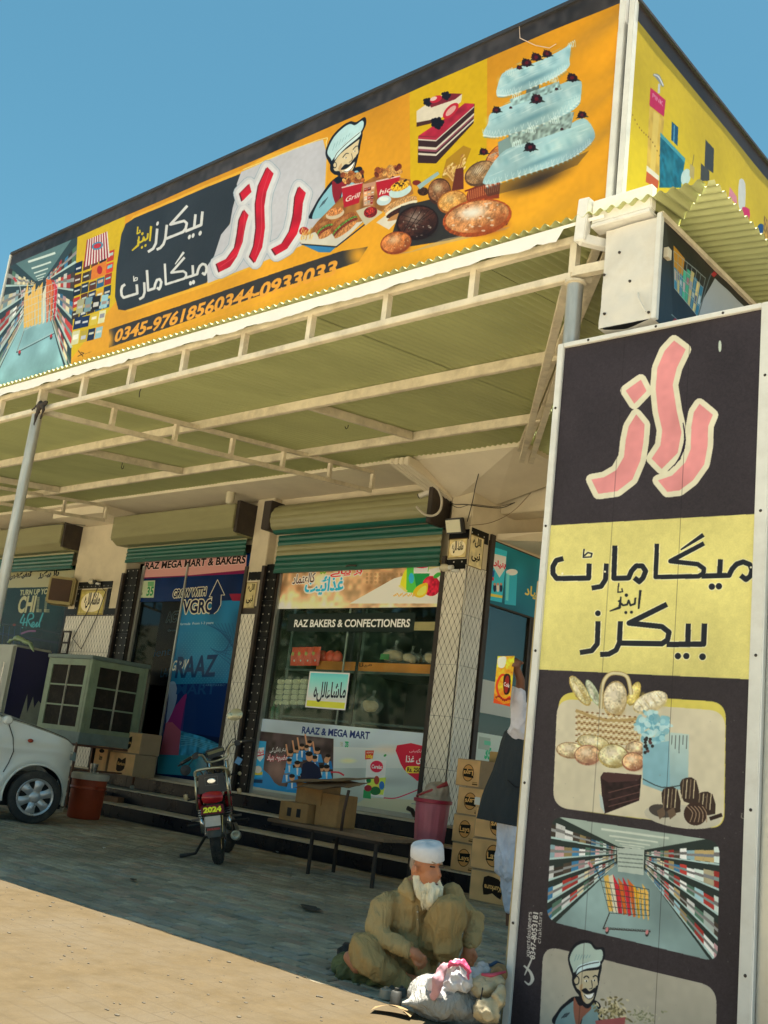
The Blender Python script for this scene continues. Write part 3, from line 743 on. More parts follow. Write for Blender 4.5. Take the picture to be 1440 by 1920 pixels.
# ---------------------------------------------------------------- roller shutters
def shutter(label, x0, x1, box, slats, zb):
    t = thing('roller_shutter', label, 'shutter', ((x0+x1)/2, FY, zb))
    if box:
        z0, z1, y0 = 4.46, 4.84, 10.02
        B().prism([(y0, z0), (y0, z1), (FY+.1, z1), (FY+.1, z0-.08), (y0+.14, z0-.10)], x0-.05, x1-.02, axis=0).build('housing', olive, t, bevel=.008)
        B().box(x1-.018, x1+.05, y0+.03, FY+.08, z0-.06, z1+.05).build('end_plate', iron, t)
        B().box(x0-.09, x0-.052, y0+.05, FY-.02, z0-.02, z1+.02).build('end_plate', iron, t)
    else:
        prof = []
        for i in range(24):
            a = PI*.5+PI*1.0*i/23; prof.append((10.33+.22*math.cos(a)*1.0, 4.60+.23*math.sin(a)))
        b = B(); n = 24
        for k in range(6):      # the rolled curtain, every slat a shallow curve
            a0 = PI*.55+PI*.85*k/6; a1 = a0+PI*.85/6; vs = []
            for i in range(5):
                a = a0+(a1-a0)*i/4; r = .235+.012*math.sin(PI*i/4); vs.append((10.36+r*math.cos(a), 4.58+r*math.sin(a)))
            bb = B().add([(x, y, z) for x in (x0+.03, x1-.12) for y, z in vs], [(i, i+1, 6+i, 5+i) for i in range(4)])
            bb.build('slat', olive if k < 5 else teal, t, smooth=2)
        B().box(x1-.115, x1-.03, 10.08, FY+.08, 4.30, 4.86).build('end_plate', iron, t, bevel=.01)
        B().box(x0-.16, x0+.02, 10.12, FY, 4.42, 4.86).build('end_plate', iron, t, bevel=.01)
        # white tape scraps and paint flakes
    zt = slats[0]; 
    for k, c in enumerate(slats[1]):
        h = slats[2]; z1 = zt-k*h; z0 = z1-h; vs = []
        for i in range(7):
            q = i/6; vs.append((FY-.02-.014*math.sin(q*PI), z1-h*q))
        bb = B().add([(x, y, z) for x in (x0, x1-.05) for y, z in vs], [(i, i+1, 8+i, 7+i) for i in range(6)])
        bb.build('slat', teal if c == 't' else olive, t, smooth=2)
    B().box(x0, x1-.05, FY-.04, FY, zb-.05, zb).build('bottom_bar', teal, t)
    if not box:
        b = B(); B().tube([((x0+x1)/2-.1+.2*i/6, FY-.05-.04*math.sin(PI*i/6), zb) for i in range(7)], .012).build('handle', iron, t)
    return t
shutter('raised roller shutter with a closed olive housing over the blue doorway', -15.5, -12.3, True, (4.42, 'ottt', .065), 4.15)
shutter('raised roller shutter with a closed olive housing, furthest left, over the green sign', -22, -17.15, True, (4.42, 'ottt', .075), 4.11)
shutter('partly rolled teal and olive banded shutter over the bakery window', -11.62, -8.42, False, (4.37, 'ttoottt', .078), 3.84)
# ================================================================ signs above the canopy
framew = mat('white_sign_frame', (.66, .66, .62), .5, var=.1, scale=6, dirt=.3, dcol=(.35, .28, .2))
blackfr = mat('black_sign_edge', (.03, .03, .035), .6)
PKC = ['#20305a', '#d13a2c', '#e0b32d', '#2a6a9c', '#3a2a20', '#c9c5b8', '#8d1f2a', '#3d7a4a', '#e8dcc0', '#1c1f2b', '#b0582a']
# strokes of the block lettering, measured on the standing board (enlargement at 980,580 x2.823)
MART = [([(970, 1410), (1090, 1408), (1106, 1375), (1130, 1348), (1165, 1336), (1200, 1350), (1212, 1380), (1203, 1410), (1180, 1430), (1152, 1408)], 27),
        ([(1045, 1322), (1040, 1410)], 27), ([(1000, 1410), (945, 1412)], 25),
        ([(835, 1272), (955, 1193)], [8, 24]), ([(958, 1238), (780, 1332), (925, 1348), (958, 1372), (955, 1396), (930, 1412), (702, 1416), (710, 1240)], 24),
        ([(488, 1250), (482, 1423), (560, 1421), (575, 1385), (600, 1357), (632, 1357), (650, 1385), (636, 1420), (616, 1441), (590, 1420)], 27),
        ([(443, 1345), (438, 1430), (415, 1466), (365, 1475)], 26), ([(352, 1345), (349, 1422), (180, 1424), (160, 1398), (160, 1360), (178, 1328), (215, 1318)], 27),
        ([(325, 1268), (321, 1312), (362, 1310), (367, 1292), (345, 1287), (326, 1304)], 8)]
MARTD = [(1000, 1467, 17), (1037, 1465, 17)]
BAKE = [([(962, 1662), (957, 1771), (760, 1773)], 29), ([(876, 1662), (872, 1770)], 28), ([(762, 1560), (562, 1660), (735, 1678), (773, 1708), (765, 1748), (735, 1769), (512, 1766)], 28),
        ([(517, 1650), (511, 1765), (494, 1803), (455, 1824), (410, 1826)], 27), ([(399, 1650), (395, 1770), (366, 1806), (303, 1816)], 27)]
BAKED = [(820, 1834, 17), (865, 1834, 17), (951, 1838, 18), (398, 1608, 15)]
AND = [([(622, 1485), (612, 1585)], [14, 9]), ([(596, 1525), (592, 1558), (570, 1566), (560, 1540), (552, 1562), (530, 1566), (506, 1540)], 10), ([(520, 1520), (512, 1578), (460, 1597)], [8, 14, 6]), ([(508, 1448), (503, 1497), (528, 1494), (524, 1476)], 7)]
ANDD = [(548, 1512, 9), (545, 1604, 8), (575, 1602, 8)]
def amap(src, dst):
    """affine map taking three source points to three destination points"""
    S = np.array([[x, y, 1] for x, y in src], float); D = np.array(dst, float); A = np.linalg.solve(S, D)
    return lambda p: tuple(np.array([p[0], p[1], 1])@A)
def lettering(cv, strokes, dots, f, col, extra=0., sc=1.):
    for pts, w in strokes:
        w2 = [q*sc+extra for q in w] if isinstance(w, list) else w*sc+extra
        cv.stroke([f(p) for p in pts], w2, col)
    for x, y, r in dots: cv.poly([f(p) for p in cv.circ((x, y), r+extra/2/sc)], col)
def chef(cv, f, s, skin='#e3cfa8', hat='#bfe3ec', line='#161a24', scarf='#8d1c28', coat='#8cc3d6'):
    """a plain moustached cook in a toque, drawn on a 100 x 130 sheet"""
    P = lambda pts: [f(p) for p in pts]
    cv.poly(P([(2, 128), (4, 108), (22, 90), (40, 80), (80, 78), (98, 88), (99, 128)]), line, sm=5)
    cv.poly(P([(6, 130), (9, 110), (26, 94), (44, 88), (55, 130)]), coat, sm=4); cv.poly(P([(62, 100), (80, 84), (92, 92), (97, 128), (64, 130)]), coat, sm=4)
    for k in range(4): cv.stroke(P([(22+3*k, 108-k), (15+3*k, 116-k)]), s*.9, line)
    cv.poly(P([(36, 82), (50, 92), (70, 84), (76, 92), (60, 108), (54, 126), (40, 104)]), scarf, sm=4)
    cv.poly(P([(28, 40), (40, 32), (82, 24), (85, 44), (84, 62), (80, 80), (70, 92), (56, 90), (46, 78), (36, 72), (26, 60)]), line, sm=5)
    cv.poly(P([(33, 46), (46, 38), (78, 30), (80, 46), (83, 56), (79, 60), (78, 76), (68, 86), (56, 83), (48, 72), (38, 68), (33, 60)]), skin, sm=5)
    cv.poly(P([(44, 66), (48, 72), (56, 83), (60, 84), (52, 72), (50, 60)]), '#c9a77c', sm=3)
    cv.ell(f((35, 58)), s*5.5, s*8, line); cv.ell(f((35.5, 58)), s*3.6, s*6, skin)
    cv.poly(P([(24, 52), (10, 30), (18, 10), (36, 0), (54, -2), (68, 4), (84, 2), (90, 14), (84, 28), (82, 34), (50, 42), (38, 48), (30, 58)]), line, sm=6)
    cv.poly(P([(24, 44), (14, 30), (22, 13), (38, 4), (54, 2), (66, 8), (80, 6), (85, 14), (80, 24), (56, 28), (38, 36), (28, 48)]), hat, sm=6)
    cv.poly(P([(32, 50), (34, 38), (56, 28), (78, 22), (80, 30), (54, 38), (40, 45)]), '#d7eef2', sm=4)
    cv.stroke(P([(32, 50), (36, 40), (56, 31), (79, 24)]), s*1.3, line, sm=4)
    for k in range(6): cv.stroke(P([(28+6*k, 22-k), (25+6*k, 32-2*k)]), s*.6, '#5f8fa0')
    cv.stroke(P([(50, 52), (56, 48), (62, 50)]), s*1.8, line, sm=3); cv.stroke(P([(70, 47), (75, 44), (80, 45)]), s*1.8, line, sm=3)
    cv.ell(f((57, 55)), s*3, s*1.6, '#ffffff'); cv.ell(f((57.6, 55)), s*1.3, s*1.5, line); cv.ell(f((74, 51)), s*2.6, s*1.5, '#ffffff'); cv.ell(f((74.6, 51)), s*1.2, s*1.4, line)
    cv.stroke(P([(68, 52), (72, 62), (66, 65)]), s*1.1, line, sm=3)
    cv.poly(P([(50, 70), (58, 65), (67, 68), (76, 62), (84, 60), (80, 67), (70, 71), (60, 73)]), line, sm=5)
    cv.poly(P([(57, 75), (68, 73), (78, 68), (75, 76), (66, 79)]), '#ffffff', sm=3); cv.stroke(P([(57, 75), (66, 79), (75, 76), (78, 68)]), s*.9, line, sm=3)
def aisle(cv, quad, vp, seed, floor='#a9c9cf', wall='#7d9a9e', dark_='#2e3d40', light='#e8f4f0'):
    """a printed supermarket aisle inside a quadrilateral (tl, tr, br, bl), vanishing at vp"""
    tl, tr, br, bl = (np.array(q, float) for q in quad); vp = np.array(vp, float)
    cv.poly(quad, dark_); rr = random.Random(seed); m = lambda a, b, t: a*(1-t)+b*t
    c0 = .86
    cv.poly([m(bl, br, .05), m(br, bl, .05), m(br, vp, c0), m(bl, vp, c0)], floor, nz=[(.2, .15)], seed=seed)
    cv.poly([tl, tr, m(tr, vp, c0), m(tl, vp, c0)], wall)
    for k in range(7):
        t = 1-(1-.1)*.72**k; a, b = m(tl, vp, t), m(tr, vp, t); cv.stroke([m(a, b, .22), m(a, b, .8)], 5*(1-t)+.8, light, .9)
    for side, (T, Bt) in enumerate(((tl, bl), (tr, br))):
        for sh in range(5):
            y0, y1 = .03+sh*.2, .03+(sh+1)*.2
            p0, p1, q0, q1 = m(T, Bt, y0+.02), m(T, Bt, y1), m(m(T, Bt, y0+.02), vp, .84), m(m(T, Bt, y1), vp, .84)
            n = 16; ts = [1-.87**k for k in range(n)]; ts = [t/ts[-1] for t in ts]
            for i in range(n-1):
                a, b = ts[i], ts[i+1]; c = np.clip(rgb(rr.choice(['#d8e6e2', '#9ec3cf', '#c3403a', '#3f7fae', '#e6d9b4', '#ffffff', '#5a7f6e', '#4a4038', '#c9b07a', '#e9b9c0']))*(.75+.35*rr.random()), 0, 1)
                h0 = .1+.25*rr.random()
                A, Bq = m(m(p0, p1, h0), m(q0, q1, h0), a), m(m(p0, p1, h0), m(q0, q1, h0), b); C, D = m(m(p0, p1, .88), m(q0, q1, .88), b), m(m(p0, p1, .88), m(q0, q1, .88), a)
                cv.poly([A, Bq, C, D], c); E_, F_ = m(A, D, .35), m(Bq, C, .35); G, H = m(Bq, C, .6), m(A, D, .6); cv.poly([E_, F_, G, H], np.clip(1.1-c, 0, 1), .6)
            cv.stroke([m(p0, p1, .94), m(q0, q1, .94)], [4.5, 1], '#b9d2d2')
def trolley(cv, f, s, handle='#d0303a', wire='#c8d4d6', base='#3a4a50', pal=PKC, seed=1):
    P = lambda pts: [f(p) for p in pts]; rr = random.Random(seed)
    for k in range(9):
        x = 18+7.5*k; cv.poly(P([(x, 30-rr.random()*22), (x+8, 28-rr.random()*22), (x+7-k*.6, 66), (x-1+k*.2, 68)]), rr.choice(['#e0682a', '#f0b52f', '#3fa14a', '#d8263a', '#3a7fc0', '#e8e0c8', '#f0c060']))
    for k in range(6): t = k/5; cv.stroke(P([(12+2*t*3, 24+46*t), (88-6*t, 20+40*t)]), s*1.3, wire)
    for k in range(12): t = k/11; cv.stroke(P([(12+76*t, 24-4*t), (18+64*t, 70-10*t)]), s*.9, wire)
    cv.stroke(P([(18, 70), (4, 96), (80, 84)]), s*2.4, base, sm=0); cv.stroke(P([(18, 69), (5, 94), (80, 82)]), s*1.2, wire)
    cv.stroke(P([(12, 24), (6, 6), (-4, 2)]), s*2, wire, sm=4); cv.stroke(P([(-4, 0), (2, 6)]), s*6, handle)
    for x, y in ((10, 98), (74, 88)): cv.ell(f((x, y)), s*4, s*7, base, rot=.2); cv.ell(f((x, y-2)), s*3.3, s*5.5, handle, rot=.2)

# ---------------------------------------------------------------- the long front billboard
def art_front():
    cv = Cv(1, 4.95, -10.62, -3.03, 4.52, 6.235, 250, '#e09a1e')
    cv.blend(cv.mask([cv.P([(-10.62, 4.52), (-3.03, 4.52), (-3.03, 6.3), (-10.62, 6.3)], True)]), '#d8951a', 1, col2='#f2ae2a', nz=[(.5, .06)])
    # yellow sheets
    cv.poly([(768, 163), (914, 98), (912, 300), (860, 330), (770, 345)], '#d9b20f'); cv.poly([(144, 431), (236, 398), (222, 560), (134, 672), (133, 600)], '#dcb913')
    aisle(cv, [(12, 478), (146, 432), (132, 700), (-30, 742)], (76, 535), 4, floor='#8fbecb', wall='#5f7f84', dark_='#33444a')
    tm = amap([(0, 0), (100, 0), (0, 100)], [(30, 520), (122, 496), (28, 668)]); trolley(cv, tm, .62)
    # packets stack
    cv.crowd([(142, 492), (216, 465), (206, 575), (134, 600)], 5, 5, ['#1d2c54', '#26364e', '#c83a2a', '#e0a92d', '#2f6a9c', '#3a2a20', '#182033', '#5a3020'], 8, gap=.1); cv.crowd([(146, 560), (205, 548), (192, 632), (132, 648)], 4, 3, ['#182850', '#e0c84a', '#22345c', '#8fb8c8', '#2a2420', '#d8d8b0'], 9)
    q = [(163, 450), (202, 434), (206, 482), (157, 502)]; cv.poly(q, '#e9e3e0')
    for k in range(9):
        a, b = k/9, (k+.5)/9; m = lambda p, r, t: (p[0]*(1-t)+r[0]*t, p[1]*(1-t)+r[1]*t)
        cv.poly([m(q[0], q[1], a), m(q[0], q[1], b), m(q[3], q[2], b), m(q[3], q[2], a)], '#a3223a')
    cv.ell((183, 461), 11, 7, '#3c8fb8', rot=-.3); cv.ell((183, 461), 8, 4.5, '#c8323c', rot=-.3)
    cv.poly([(173, 500), (200, 488), (199, 515), (170, 526)], '#e8832a'); cv.ell((187, 506), 5, 8, '#b8242c')
    # dark panel with the white flare and the big red word
    cv.poly([(218, 560), (228, 440), (250, 405), (455, 318), (500, 290), (612, 262), (616, 300), (606, 440), (590, 452), (396, 534), (240, 585)], '#f0b432', sm=0)
    cv.poly([(216, 556), (219, 500), (228, 440), (236, 420), (254, 408), (452, 325), (470, 322), (388, 530), (235, 582), (222, 580)], '#33383f', nz=[(.2, .06)])
    cv.poly([(452, 322), (560, 276), (606, 262), (613, 290), (606, 430), (596, 448), (520, 480), (390, 531), (388, 500), (402, 480), (415, 440), (432, 420), (437, 390), (445, 360), (444, 345)], '#c7c8d4')
    cv.stroke([(455, 318), (600, 262), (612, 268), (613, 290)], 1.5, '#f3e39a', sm=3)
    Z = zm(200, 280, 3.2727)
    gl = [Z([(845, 370), (873, 405), (858, 450), (845, 510), (835, 570), (800, 660), (760, 720), (695, 752), (678, 700), (740, 670), (790, 600), (805, 520), (818, 430)]), Z([(875, 210), (890, 262), (835, 318), (820, 268)]),
          Z([(985, 108), (1026, 150), (985, 260), (970, 350), (972, 480), (955, 600), (912, 694), (880, 655), (905, 590), (920, 480), (918, 330), (935, 220)]), Z([(1183, 228), (1224, 268), (1205, 330), (1195, 430), (1170, 520), (1110, 610), (1042, 648), (1016, 608), (1080, 575), (1125, 500), (1148, 400), (1160, 290)])]
    for w, c in ((27, '#8fa9bd'), (25, '#cdd0da'), (16, '#dfe0e6')):
        for g in gl: cv.stroke(g, w, c, closed=True); cv.poly(g, c)
    for g in gl:
        cv.poly([(x-2.5, y+1.5) for x, y in g], '#6d1822'); cv.poly(g, '#c8182e', nz=[(.1, .1)])
    cv.stroke(Z([(850, 385), (838, 520), (800, 640), (700, 720)]), 1.6, '#e04a58', .7, sm=4); cv.stroke(Z([(1000, 130), (955, 300), (950, 500), (915, 650)]), 1.6, '#e04a58', .7, sm=4)
    f1 = amap([(158, 1420), (1215, 1410), (710, 1240)], [(231, 556), (386, 501), (308, 508)])
    f1 = amap([(180, 1424), (1090, 1408), (710, 1240)], [(232, 558), (370, 514), (309, 494)])
    lettering(cv, MART, MARTD, f1, '#dfe0e2', .6, .155)
    f2 = amap([(366, 1806), (957, 1771), (762, 1560)], [(287, 466), (378, 422), (352, 386)])
    lettering(cv, BAKE, BAKED, f2, '#dfe0e2', .6, .155)
    f3 = amap([(460, 1597), (612, 1585), (508, 1448)], [(248, 470), (281, 452), (259, 425)]); lettering(cv, AND, ANDD, f3, '#d9c122', .8, .25)
    # telephone number strip
    cv.poly([(205, 618), (640, 470), (690, 462), (672, 490), (205, 652)], '#3a3634'); cv.soft((205, 636), 14, 30, '#eaa62a'); cv.soft((672, 478), 34, 34, '#eaa62a', .95)
    cv.txt('0345-97618560344-0933033', (214, 642), (628, 514), 21, '#eda53a', bold=.035, shear=.12)
    cv.stroke([(205, 655), (640, 521)], 1.2, '#eda53a'); cv.stroke([(146, 668), (158, 662), (152, 660)], 1.2, '#3a2a14'); cv.stroke([(147, 657), (156, 668)], 1.5, '#3a2a14'); cv.txt('xpert designers', (160, 664), (172, 660), 2.5, '#6a5018')
    # cook and fast food
    f = amap([(0, 0), (100, 0), (0, 130)], [(594, 228), (694, 196), (581, 400)])
    f = amap([(14, 30), (90, 14), (4, 108)], [(614, 285), (687, 232), (590, 385)])
    chef(cv, f, .75)
    B_ = zm(560, 200, 3.4286)
    def Bp(x, y): return B_([(x, y)])[0]
    cv.poly(B_([(10, 880), (120, 740), (300, 560), (520, 430), (720, 470), (740, 560), (420, 740), (240, 890)]), '#a06a32', nz=[(.05, .2)])
    cv.poly(B_([(0, 850), (120, 800), (420, 735), (250, 895), (20, 880)]), '#d9d4c8'); cv.poly(B_([(20, 885), (240, 900), (200, 935), (130, 935)]), '#3a80b8'); cv.stroke(B_([(20, 885), (240, 900), (500, 700)]), 2.4, '#1a2a40')
    def bucket(x0, x1, yt, yb, seed, word):
        cv.poly(B_([(x0, yt), (x1, yt-35), (x1-25, yb-30), (x0+15, yb)]), '#b81c2c'); cv.stroke(B_([(x0, yt+2), (x1, yt-33)]), 2.6, '#e6c8c4')
        r = random.Random(seed)
        for _ in range(26):
            x = x0+(x1-x0)*r.random(); cv.ell(Bp(x, yt-20-60*r.random()-(x-x0)*.15), 4+3*r.random(), 3.5+2*r.random(), r.choice(['#b5743a', '#8a4522', '#d09a55', '#a35c2c', '#6e3018']), rot=r.random()*3, nz=[(.01, .3)], seed=_)
        if word: cv.txt(word, Bp(x0+22, (yt+yb)/2+30), Bp(x1-25, (yt+yb)/2-2), 9, '#f0e6dc', bold=.02, shear=.2)
    bucket(498, 655, 480, 600, 3, 'hick'); bucket(278, 415, 520, 650, 5, 'Grill')
    cv.poly(B_([(415, 500), (498, 480), (480, 635), (420, 640)]), '#c8957a'); cv.crowd(B_([(420, 520), (494, 500), (482, 625), (424, 635)]), 3, 4, ['#a32a20', '#d8a070', '#e6c8a8', '#7a2018'], 5)
    cv.ell(Bp(655, 545), 22, 11, '#c2dde0', rot=-.35); cv.ell(Bp(655, 510), 19, 9, '#e0a52a', rot=-.35, nz=[(.01, .4)]); 
    for k in range(9): cv.ell(Bp(620+9*k, 510-14*math.sin(k)-3*k), 2.2, 1.8, '#3a2414')
    cv.ell(Bp(760, 490), 8, 5, '#7a2a1c'); cv.ell(Bp(235, 690), 18, 9, '#d8c4a8', rot=-.3); cv.ell(Bp(235, 675), 16, 7, '#c8814a', rot=-.3, nz=[(.01, .4)])
    def burger(x, y, r, ry, rot, seed):
        rr = random.Random(seed); c = Bp(x, y)
        cv.ell(c, r, ry, '#9a5a2c', rot=rot, nz=[(.01, .25)]); cv.ell((c[0]+ry*.2, c[1]+ry*.35), r*.97, ry*.55, '#5f8a3a', rot=rot, nz=[(.008, .5)])
        cv.ell((c[0]+ry*.28, c[1]+ry*.55), r*.95, ry*.5, '#7a3020', rot=rot, nz=[(.006, .5)]); cv.ell((c[0]+ry*.3, c[1]+ry*.85), r*.9, ry*.4, '#c2824a', rot=rot, nz=[(.01, .3)]); cv.soft((c[0]-ry*.2, c[1]-ry*.45), r*.7, ry*.4, '#d8a468', .6, rot)
    burger(165, 775, 19, 14, -.55, 1); burger(290, 750, 30, 13, -.65, 2)
    cv.poly(B_([(500, 745), (560, 700), (640, 730), (580, 790)]), '#ded6c6')
    c = Bp(655, 630); cv.ell(c, 34, 10, '#c2935e', rot=-.42, nz=[(.008, .3)]); cv.ell((c[0]+2, c[1]+6), 33, 6, '#e8dfc8', rot=-.42); cv.ell((c[0]+3, c[1]+11), 32, 7, '#3c2018', rot=-.42, nz=[(.005, .6)]); cv.ell((c[0]+3, c[1]+18), 30, 5, '#b88450', rot=-.42)
    cv.poly(B_([(370, 670), (460, 640), (545, 680), (430, 765)]), '#c8c0a8'); cv.ell(Bp(465, 680), 13, 10, '#7a1c1c', rot=-.3, nz=[(.006, .6)]); cv.ell(Bp(465, 670), 8, 6, '#b03028', nz=[(.006, .6)])
    cv.ell(Bp(552, 605), 14, 9, '#c4dbe2', rot=-.3); cv.ell(Bp(552, 596), 9, 4, '#e6f0ee')
    cv.ell(Bp(35, 800), 9, 8, '#b42a30'); 
    r = random.Random(4)
    for _ in range(22): x, y = 10+80*r.random(), 790+50*r.random(); cv.stroke(B_([(x, y+20), (x+18*r.random(), y-14)]), 1.3, r.choice(['#e0b24a', '#f0d080', '#c8912f']))
    # loaves
    cv.poly(B_([(560, 940), (700, 900), (960, 860), (1340, 760), (1370, 700), (1000, 560), (660, 640)]), '#33302e'); cv.poly(B_([(540, 950), (720, 930), (940, 850), (1360, 770), (1330, 790), (900, 890), (700, 940)]), '#b7a78c', .6)
    for pts, c in ((B_([(1170, 480), (1330, 260), (1300, 480)]), None),): pass
    cv.bread(Bp(1255, 340), 30, 13, rot=-1.05, base='#c8763a', crust='#83371b', fl=.25, seed=2, score=2)
    cv.poly(B_([(920, 450), (950, 340), (1060, 250), (1110, 270), (1060, 400), (1040, 540), (960, 540)]), '#8a5a2a', .5)
    r = random.Random(8)
    for _ in range(46):
        x = 930+160*r.random(); y = 440-180*(x-900)/200*r.random(); cv.stroke(B_([(x, y), (985+30*r.random(), 480)]), 1.1, r.choice(['#d9a85c', '#f0cf8a', '#a8753a']))
        cv.ell(Bp(x, y), 4, 1.7, r.choice(['#e0b468', '#f3d79a', '#b07c3c']), rot=-.9)
    cv.poly(B_([(1070, 610), (1095, 530), (1300, 460), (1290, 590)]), '#8c3b22')
    for k in range(15): cv.stroke(B_([(1098+13*k, 600-8*k*.5), (1092+14*k, 540-5*k)]), 1., '#d88c5c')
    cv.stroke(B_([(1070, 545), (1300, 462)]), 3.2, '#7a2d1a'); cv.bread(Bp(1170, 430), 31, 21, rot=-.5, base='#a07c55', crust='#5d4230', flour='#d9cbb0', fl=.8, seed=11); 
    for k in range(7): cv.stroke(B_([(1090+8*k, 470+3*k), (1150+10*k, 350+9*k)]), .9, '#5d4632', .6)
    cv.bread(Bp(905, 545), 21, 24, rot=.2, base='#8a5a3a', crust='#4a2a1c', flour='#d8c09a', fl=.9, seed=12); cv.poly(B_([(985, 540), (1010, 400), (1060, 390), (1062, 530)]), '#6a2f20'); 
    cv.ell(Bp(800, 545), 10, 8, '#3c2418', nz=[(.006, .6)]); cv.stroke(B_([(770, 520), (900, 425)]), [9, 6], '#9ab8bc')
    cv.bread(Bp(990, 615), 28, 21, rot=-.25, base='#d49a50', crust='#a35f28', flour='#f0dca8', fl=.5, seed=13)
    cv.bread(Bp(765, 745), 39, 31, rot=-.2, base='#4a2a20', crust='#241410', flour='#c8c0b8', fl=.55, seed=14)
    for k in range(4): cv.stroke(B_([(660+45*k, 830-35*k), (760+38*k, 650+8*k)]), 1.4, '#1a0e0a', .8); cv.stroke(B_([(650+30*k, 690+40*k), (800+20*k, 740+30*k)]), 1.2, '#1a0e0a', .7)
    cv.bread(Bp(1150, 715), 64, 33, rot=-.18, base='#c98a58', crust='#a04a22', flour='#f2ece2', fl=1., seed=15)
    cv.bread(Bp(625, 875), 29, 20, rot=-.25, base='#c87840', crust='#8f4220', flour='#f0d6b4', fl=.6, seed=16)
    # cake slices
    C_ = zm(560, 0, 2.25)
    cv.poly(C_([(498, 470), (590, 405), (690, 398), (685, 430), (600, 500), (498, 535)]), '#e2d8c6'); cv.poly(C_([(498, 518), (560, 506), (600, 498), (600, 512), (498, 536)]), '#4a2a22'); cv.poly(C_([(550, 440), (640, 395), (690, 396), (660, 420), (560, 455)]), '#7a2430')
    cv.poly(C_([(505, 575), (560, 540), (742, 438), (738, 520), (580, 690), (503, 688)]), '#3a2422')
    for t0, t1, c in ((0, .1, '#b02a44'), (.1, .15, '#d8cfc4'), (.38, .47, '#d9d0c2'), (.47, .55, '#8d4a5a'), (.62, .70, '#d9d0c2')):
        y = lambda a, b, t: a+(b-a)*t
        cv.poly(C_([(505, y(575, 688, t0)), (580, y(580, 692, t0)), (740, y(438, 540, t0)), (740, y(438, 540, t1)), (580, y(580, 692, t1)), (505, y(575, 688, t1))]), c)
    cv.poly(C_([(507, 573), (556, 540), (620, 500), (700, 436), (742, 438), (585, 580)]), '#b3263f', nz=[(.05, .2)])
    for x, y, r_, c in ((585, 520, 14, '#16121c'), (545, 432, 10, '#1c1822'), (622, 405, 10, '#1c1822')):
        for k in range(14): cv.ell(C_([(x+r_*1.6*math.cos(k*2.4)*(k/14)**.5, y+r_*1.6*math.sin(k*2.4)*(k/14)**.5)])[0], r_*.28, r_*.28, c); 
    cv.ell(C_([(642, 468)])[0], 19, 9, '#c4243a', rot=-.8); cv.ell(C_([(642, 468)])[0], 13, 5, '#e0a8a4', rot=-.8); cv.ell(C_([(580, 420)])[0], 12, 6, '#c4243a', rot=-.4); cv.ell(C_([(570, 418)])[0], 7, 3.5, '#e8c8c0', rot=-.4)
    # tiered white cake
    cv.soft(C_([(1010, 760)])[0], 100, 26, '#3a2c20', .95, rot=-.38); cv.poly(C_([(780, 800), (1230, 640), (1180, 700), (960, 790), (800, 830)]), '#3a322c', .5)
    def tier(pts, seed):
        cv.poly(C_(pts), '#a4cbd6', sm=4, nz=[(.25, .12)], seed=seed); r = random.Random(seed); xs = [p[0] for p in pts]; ys = [p[1] for p in pts]
        for _ in range(40):
            x, y = r.uniform(min(xs)+20, max(xs)-30), 0; y = np.interp(x, [min(xs), max(xs)], [max(ys)-30, min(ys)+70])-r.uniform(0, (max(ys)-min(ys))*.33)
            cv.ell(C_([(x, y)])[0], 6+12*r.random(), .9, r.choice(['#c3e0e6', '#86b2c0', '#d3eaee', '#93bcc9']), .4, rot=-.42+r.uniform(-.06, .06))
    def lace(pts, n, sd):
        r = random.Random(sd); P = smooth_pts(C_(pts), False, 8)
        for k in range(n):
            q = P[int(k*(len(P)-1)/n)]; cv.soft((q[0], q[1]), 4.2, 3.2, '#e4f4f6', .9); cv.soft((q[0]+1.5, q[1]+3), 3.5, 2.2, '#5f93a6', .6)
            cv.stroke([(q[0]-3, q[1]-9-4*r.random()), (q[0]-1, q[1]-3), (q[0]+2.5, q[1]-8-5*r.random())], 1, '#d2eaee', .7, sm=3)
    cv.poly(C_([(850, 760), (990, 700), (1150, 640), (1200, 560), (1000, 520), (840, 600)]), '#7f9a9c')
    tier([(790, 780), (800, 720), (860, 640), (930, 610), (1080, 560), (1200, 500), (1245, 560), (1230, 610), (1150, 670), (980, 730)], 3)
    cv.poly(C_([(880, 560), (960, 520), (1120, 470), (1160, 470), (1150, 540), (900, 620)]), '#8fa5a2', nz=[(.02, .3)]); 
    tier([(780, 570), (800, 520), (810, 480), (880, 440), (1050, 380), (1180, 335), (1190, 400), (1170, 450), (1080, 500), (860, 575)], 5)
    cv.poly(C_([(960, 380), (1015, 360), (1015, 395), (960, 410)]), '#5a6a68'); cv.poly(C_([(890, 420), (1100, 345), (1110, 380), (900, 450)]), '#94b4b8', nz=[(.02, .3)])
    tier([(835, 405), (850, 330), (880, 300), (1000, 260), (1110, 205), (1145, 185), (1145, 250), (1140, 290), (1060, 340), (900, 400)], 7)
    for y0, xa_, xb_, dy in ((345, 850, 1140, -120), (515, 800, 1180, -130), (690, 830, 1225, -120)):
        for k in range(10): t = k/9; cv.soft(C_([(xa_+(xb_-xa_)*t, y0+dy*t)])[0], 9, 15, '#6fa3b4' if k % 2 else '#dcf0f2', .38, rot=-.3)
        cv.soft(C_([((xa_+xb_)/2, y0+dy*.5+45)])[0], 80, 9, '#4f8296', .55, rot=-.4)
    lace([(840, 402), (900, 398), (1060, 340), (1140, 290)], 22, 1); lace([(782, 572), (870, 572), (1080, 500), (1185, 420)], 26, 2); lace([(795, 785), (980, 728), (1150, 668), (1235, 600)], 28, 3)
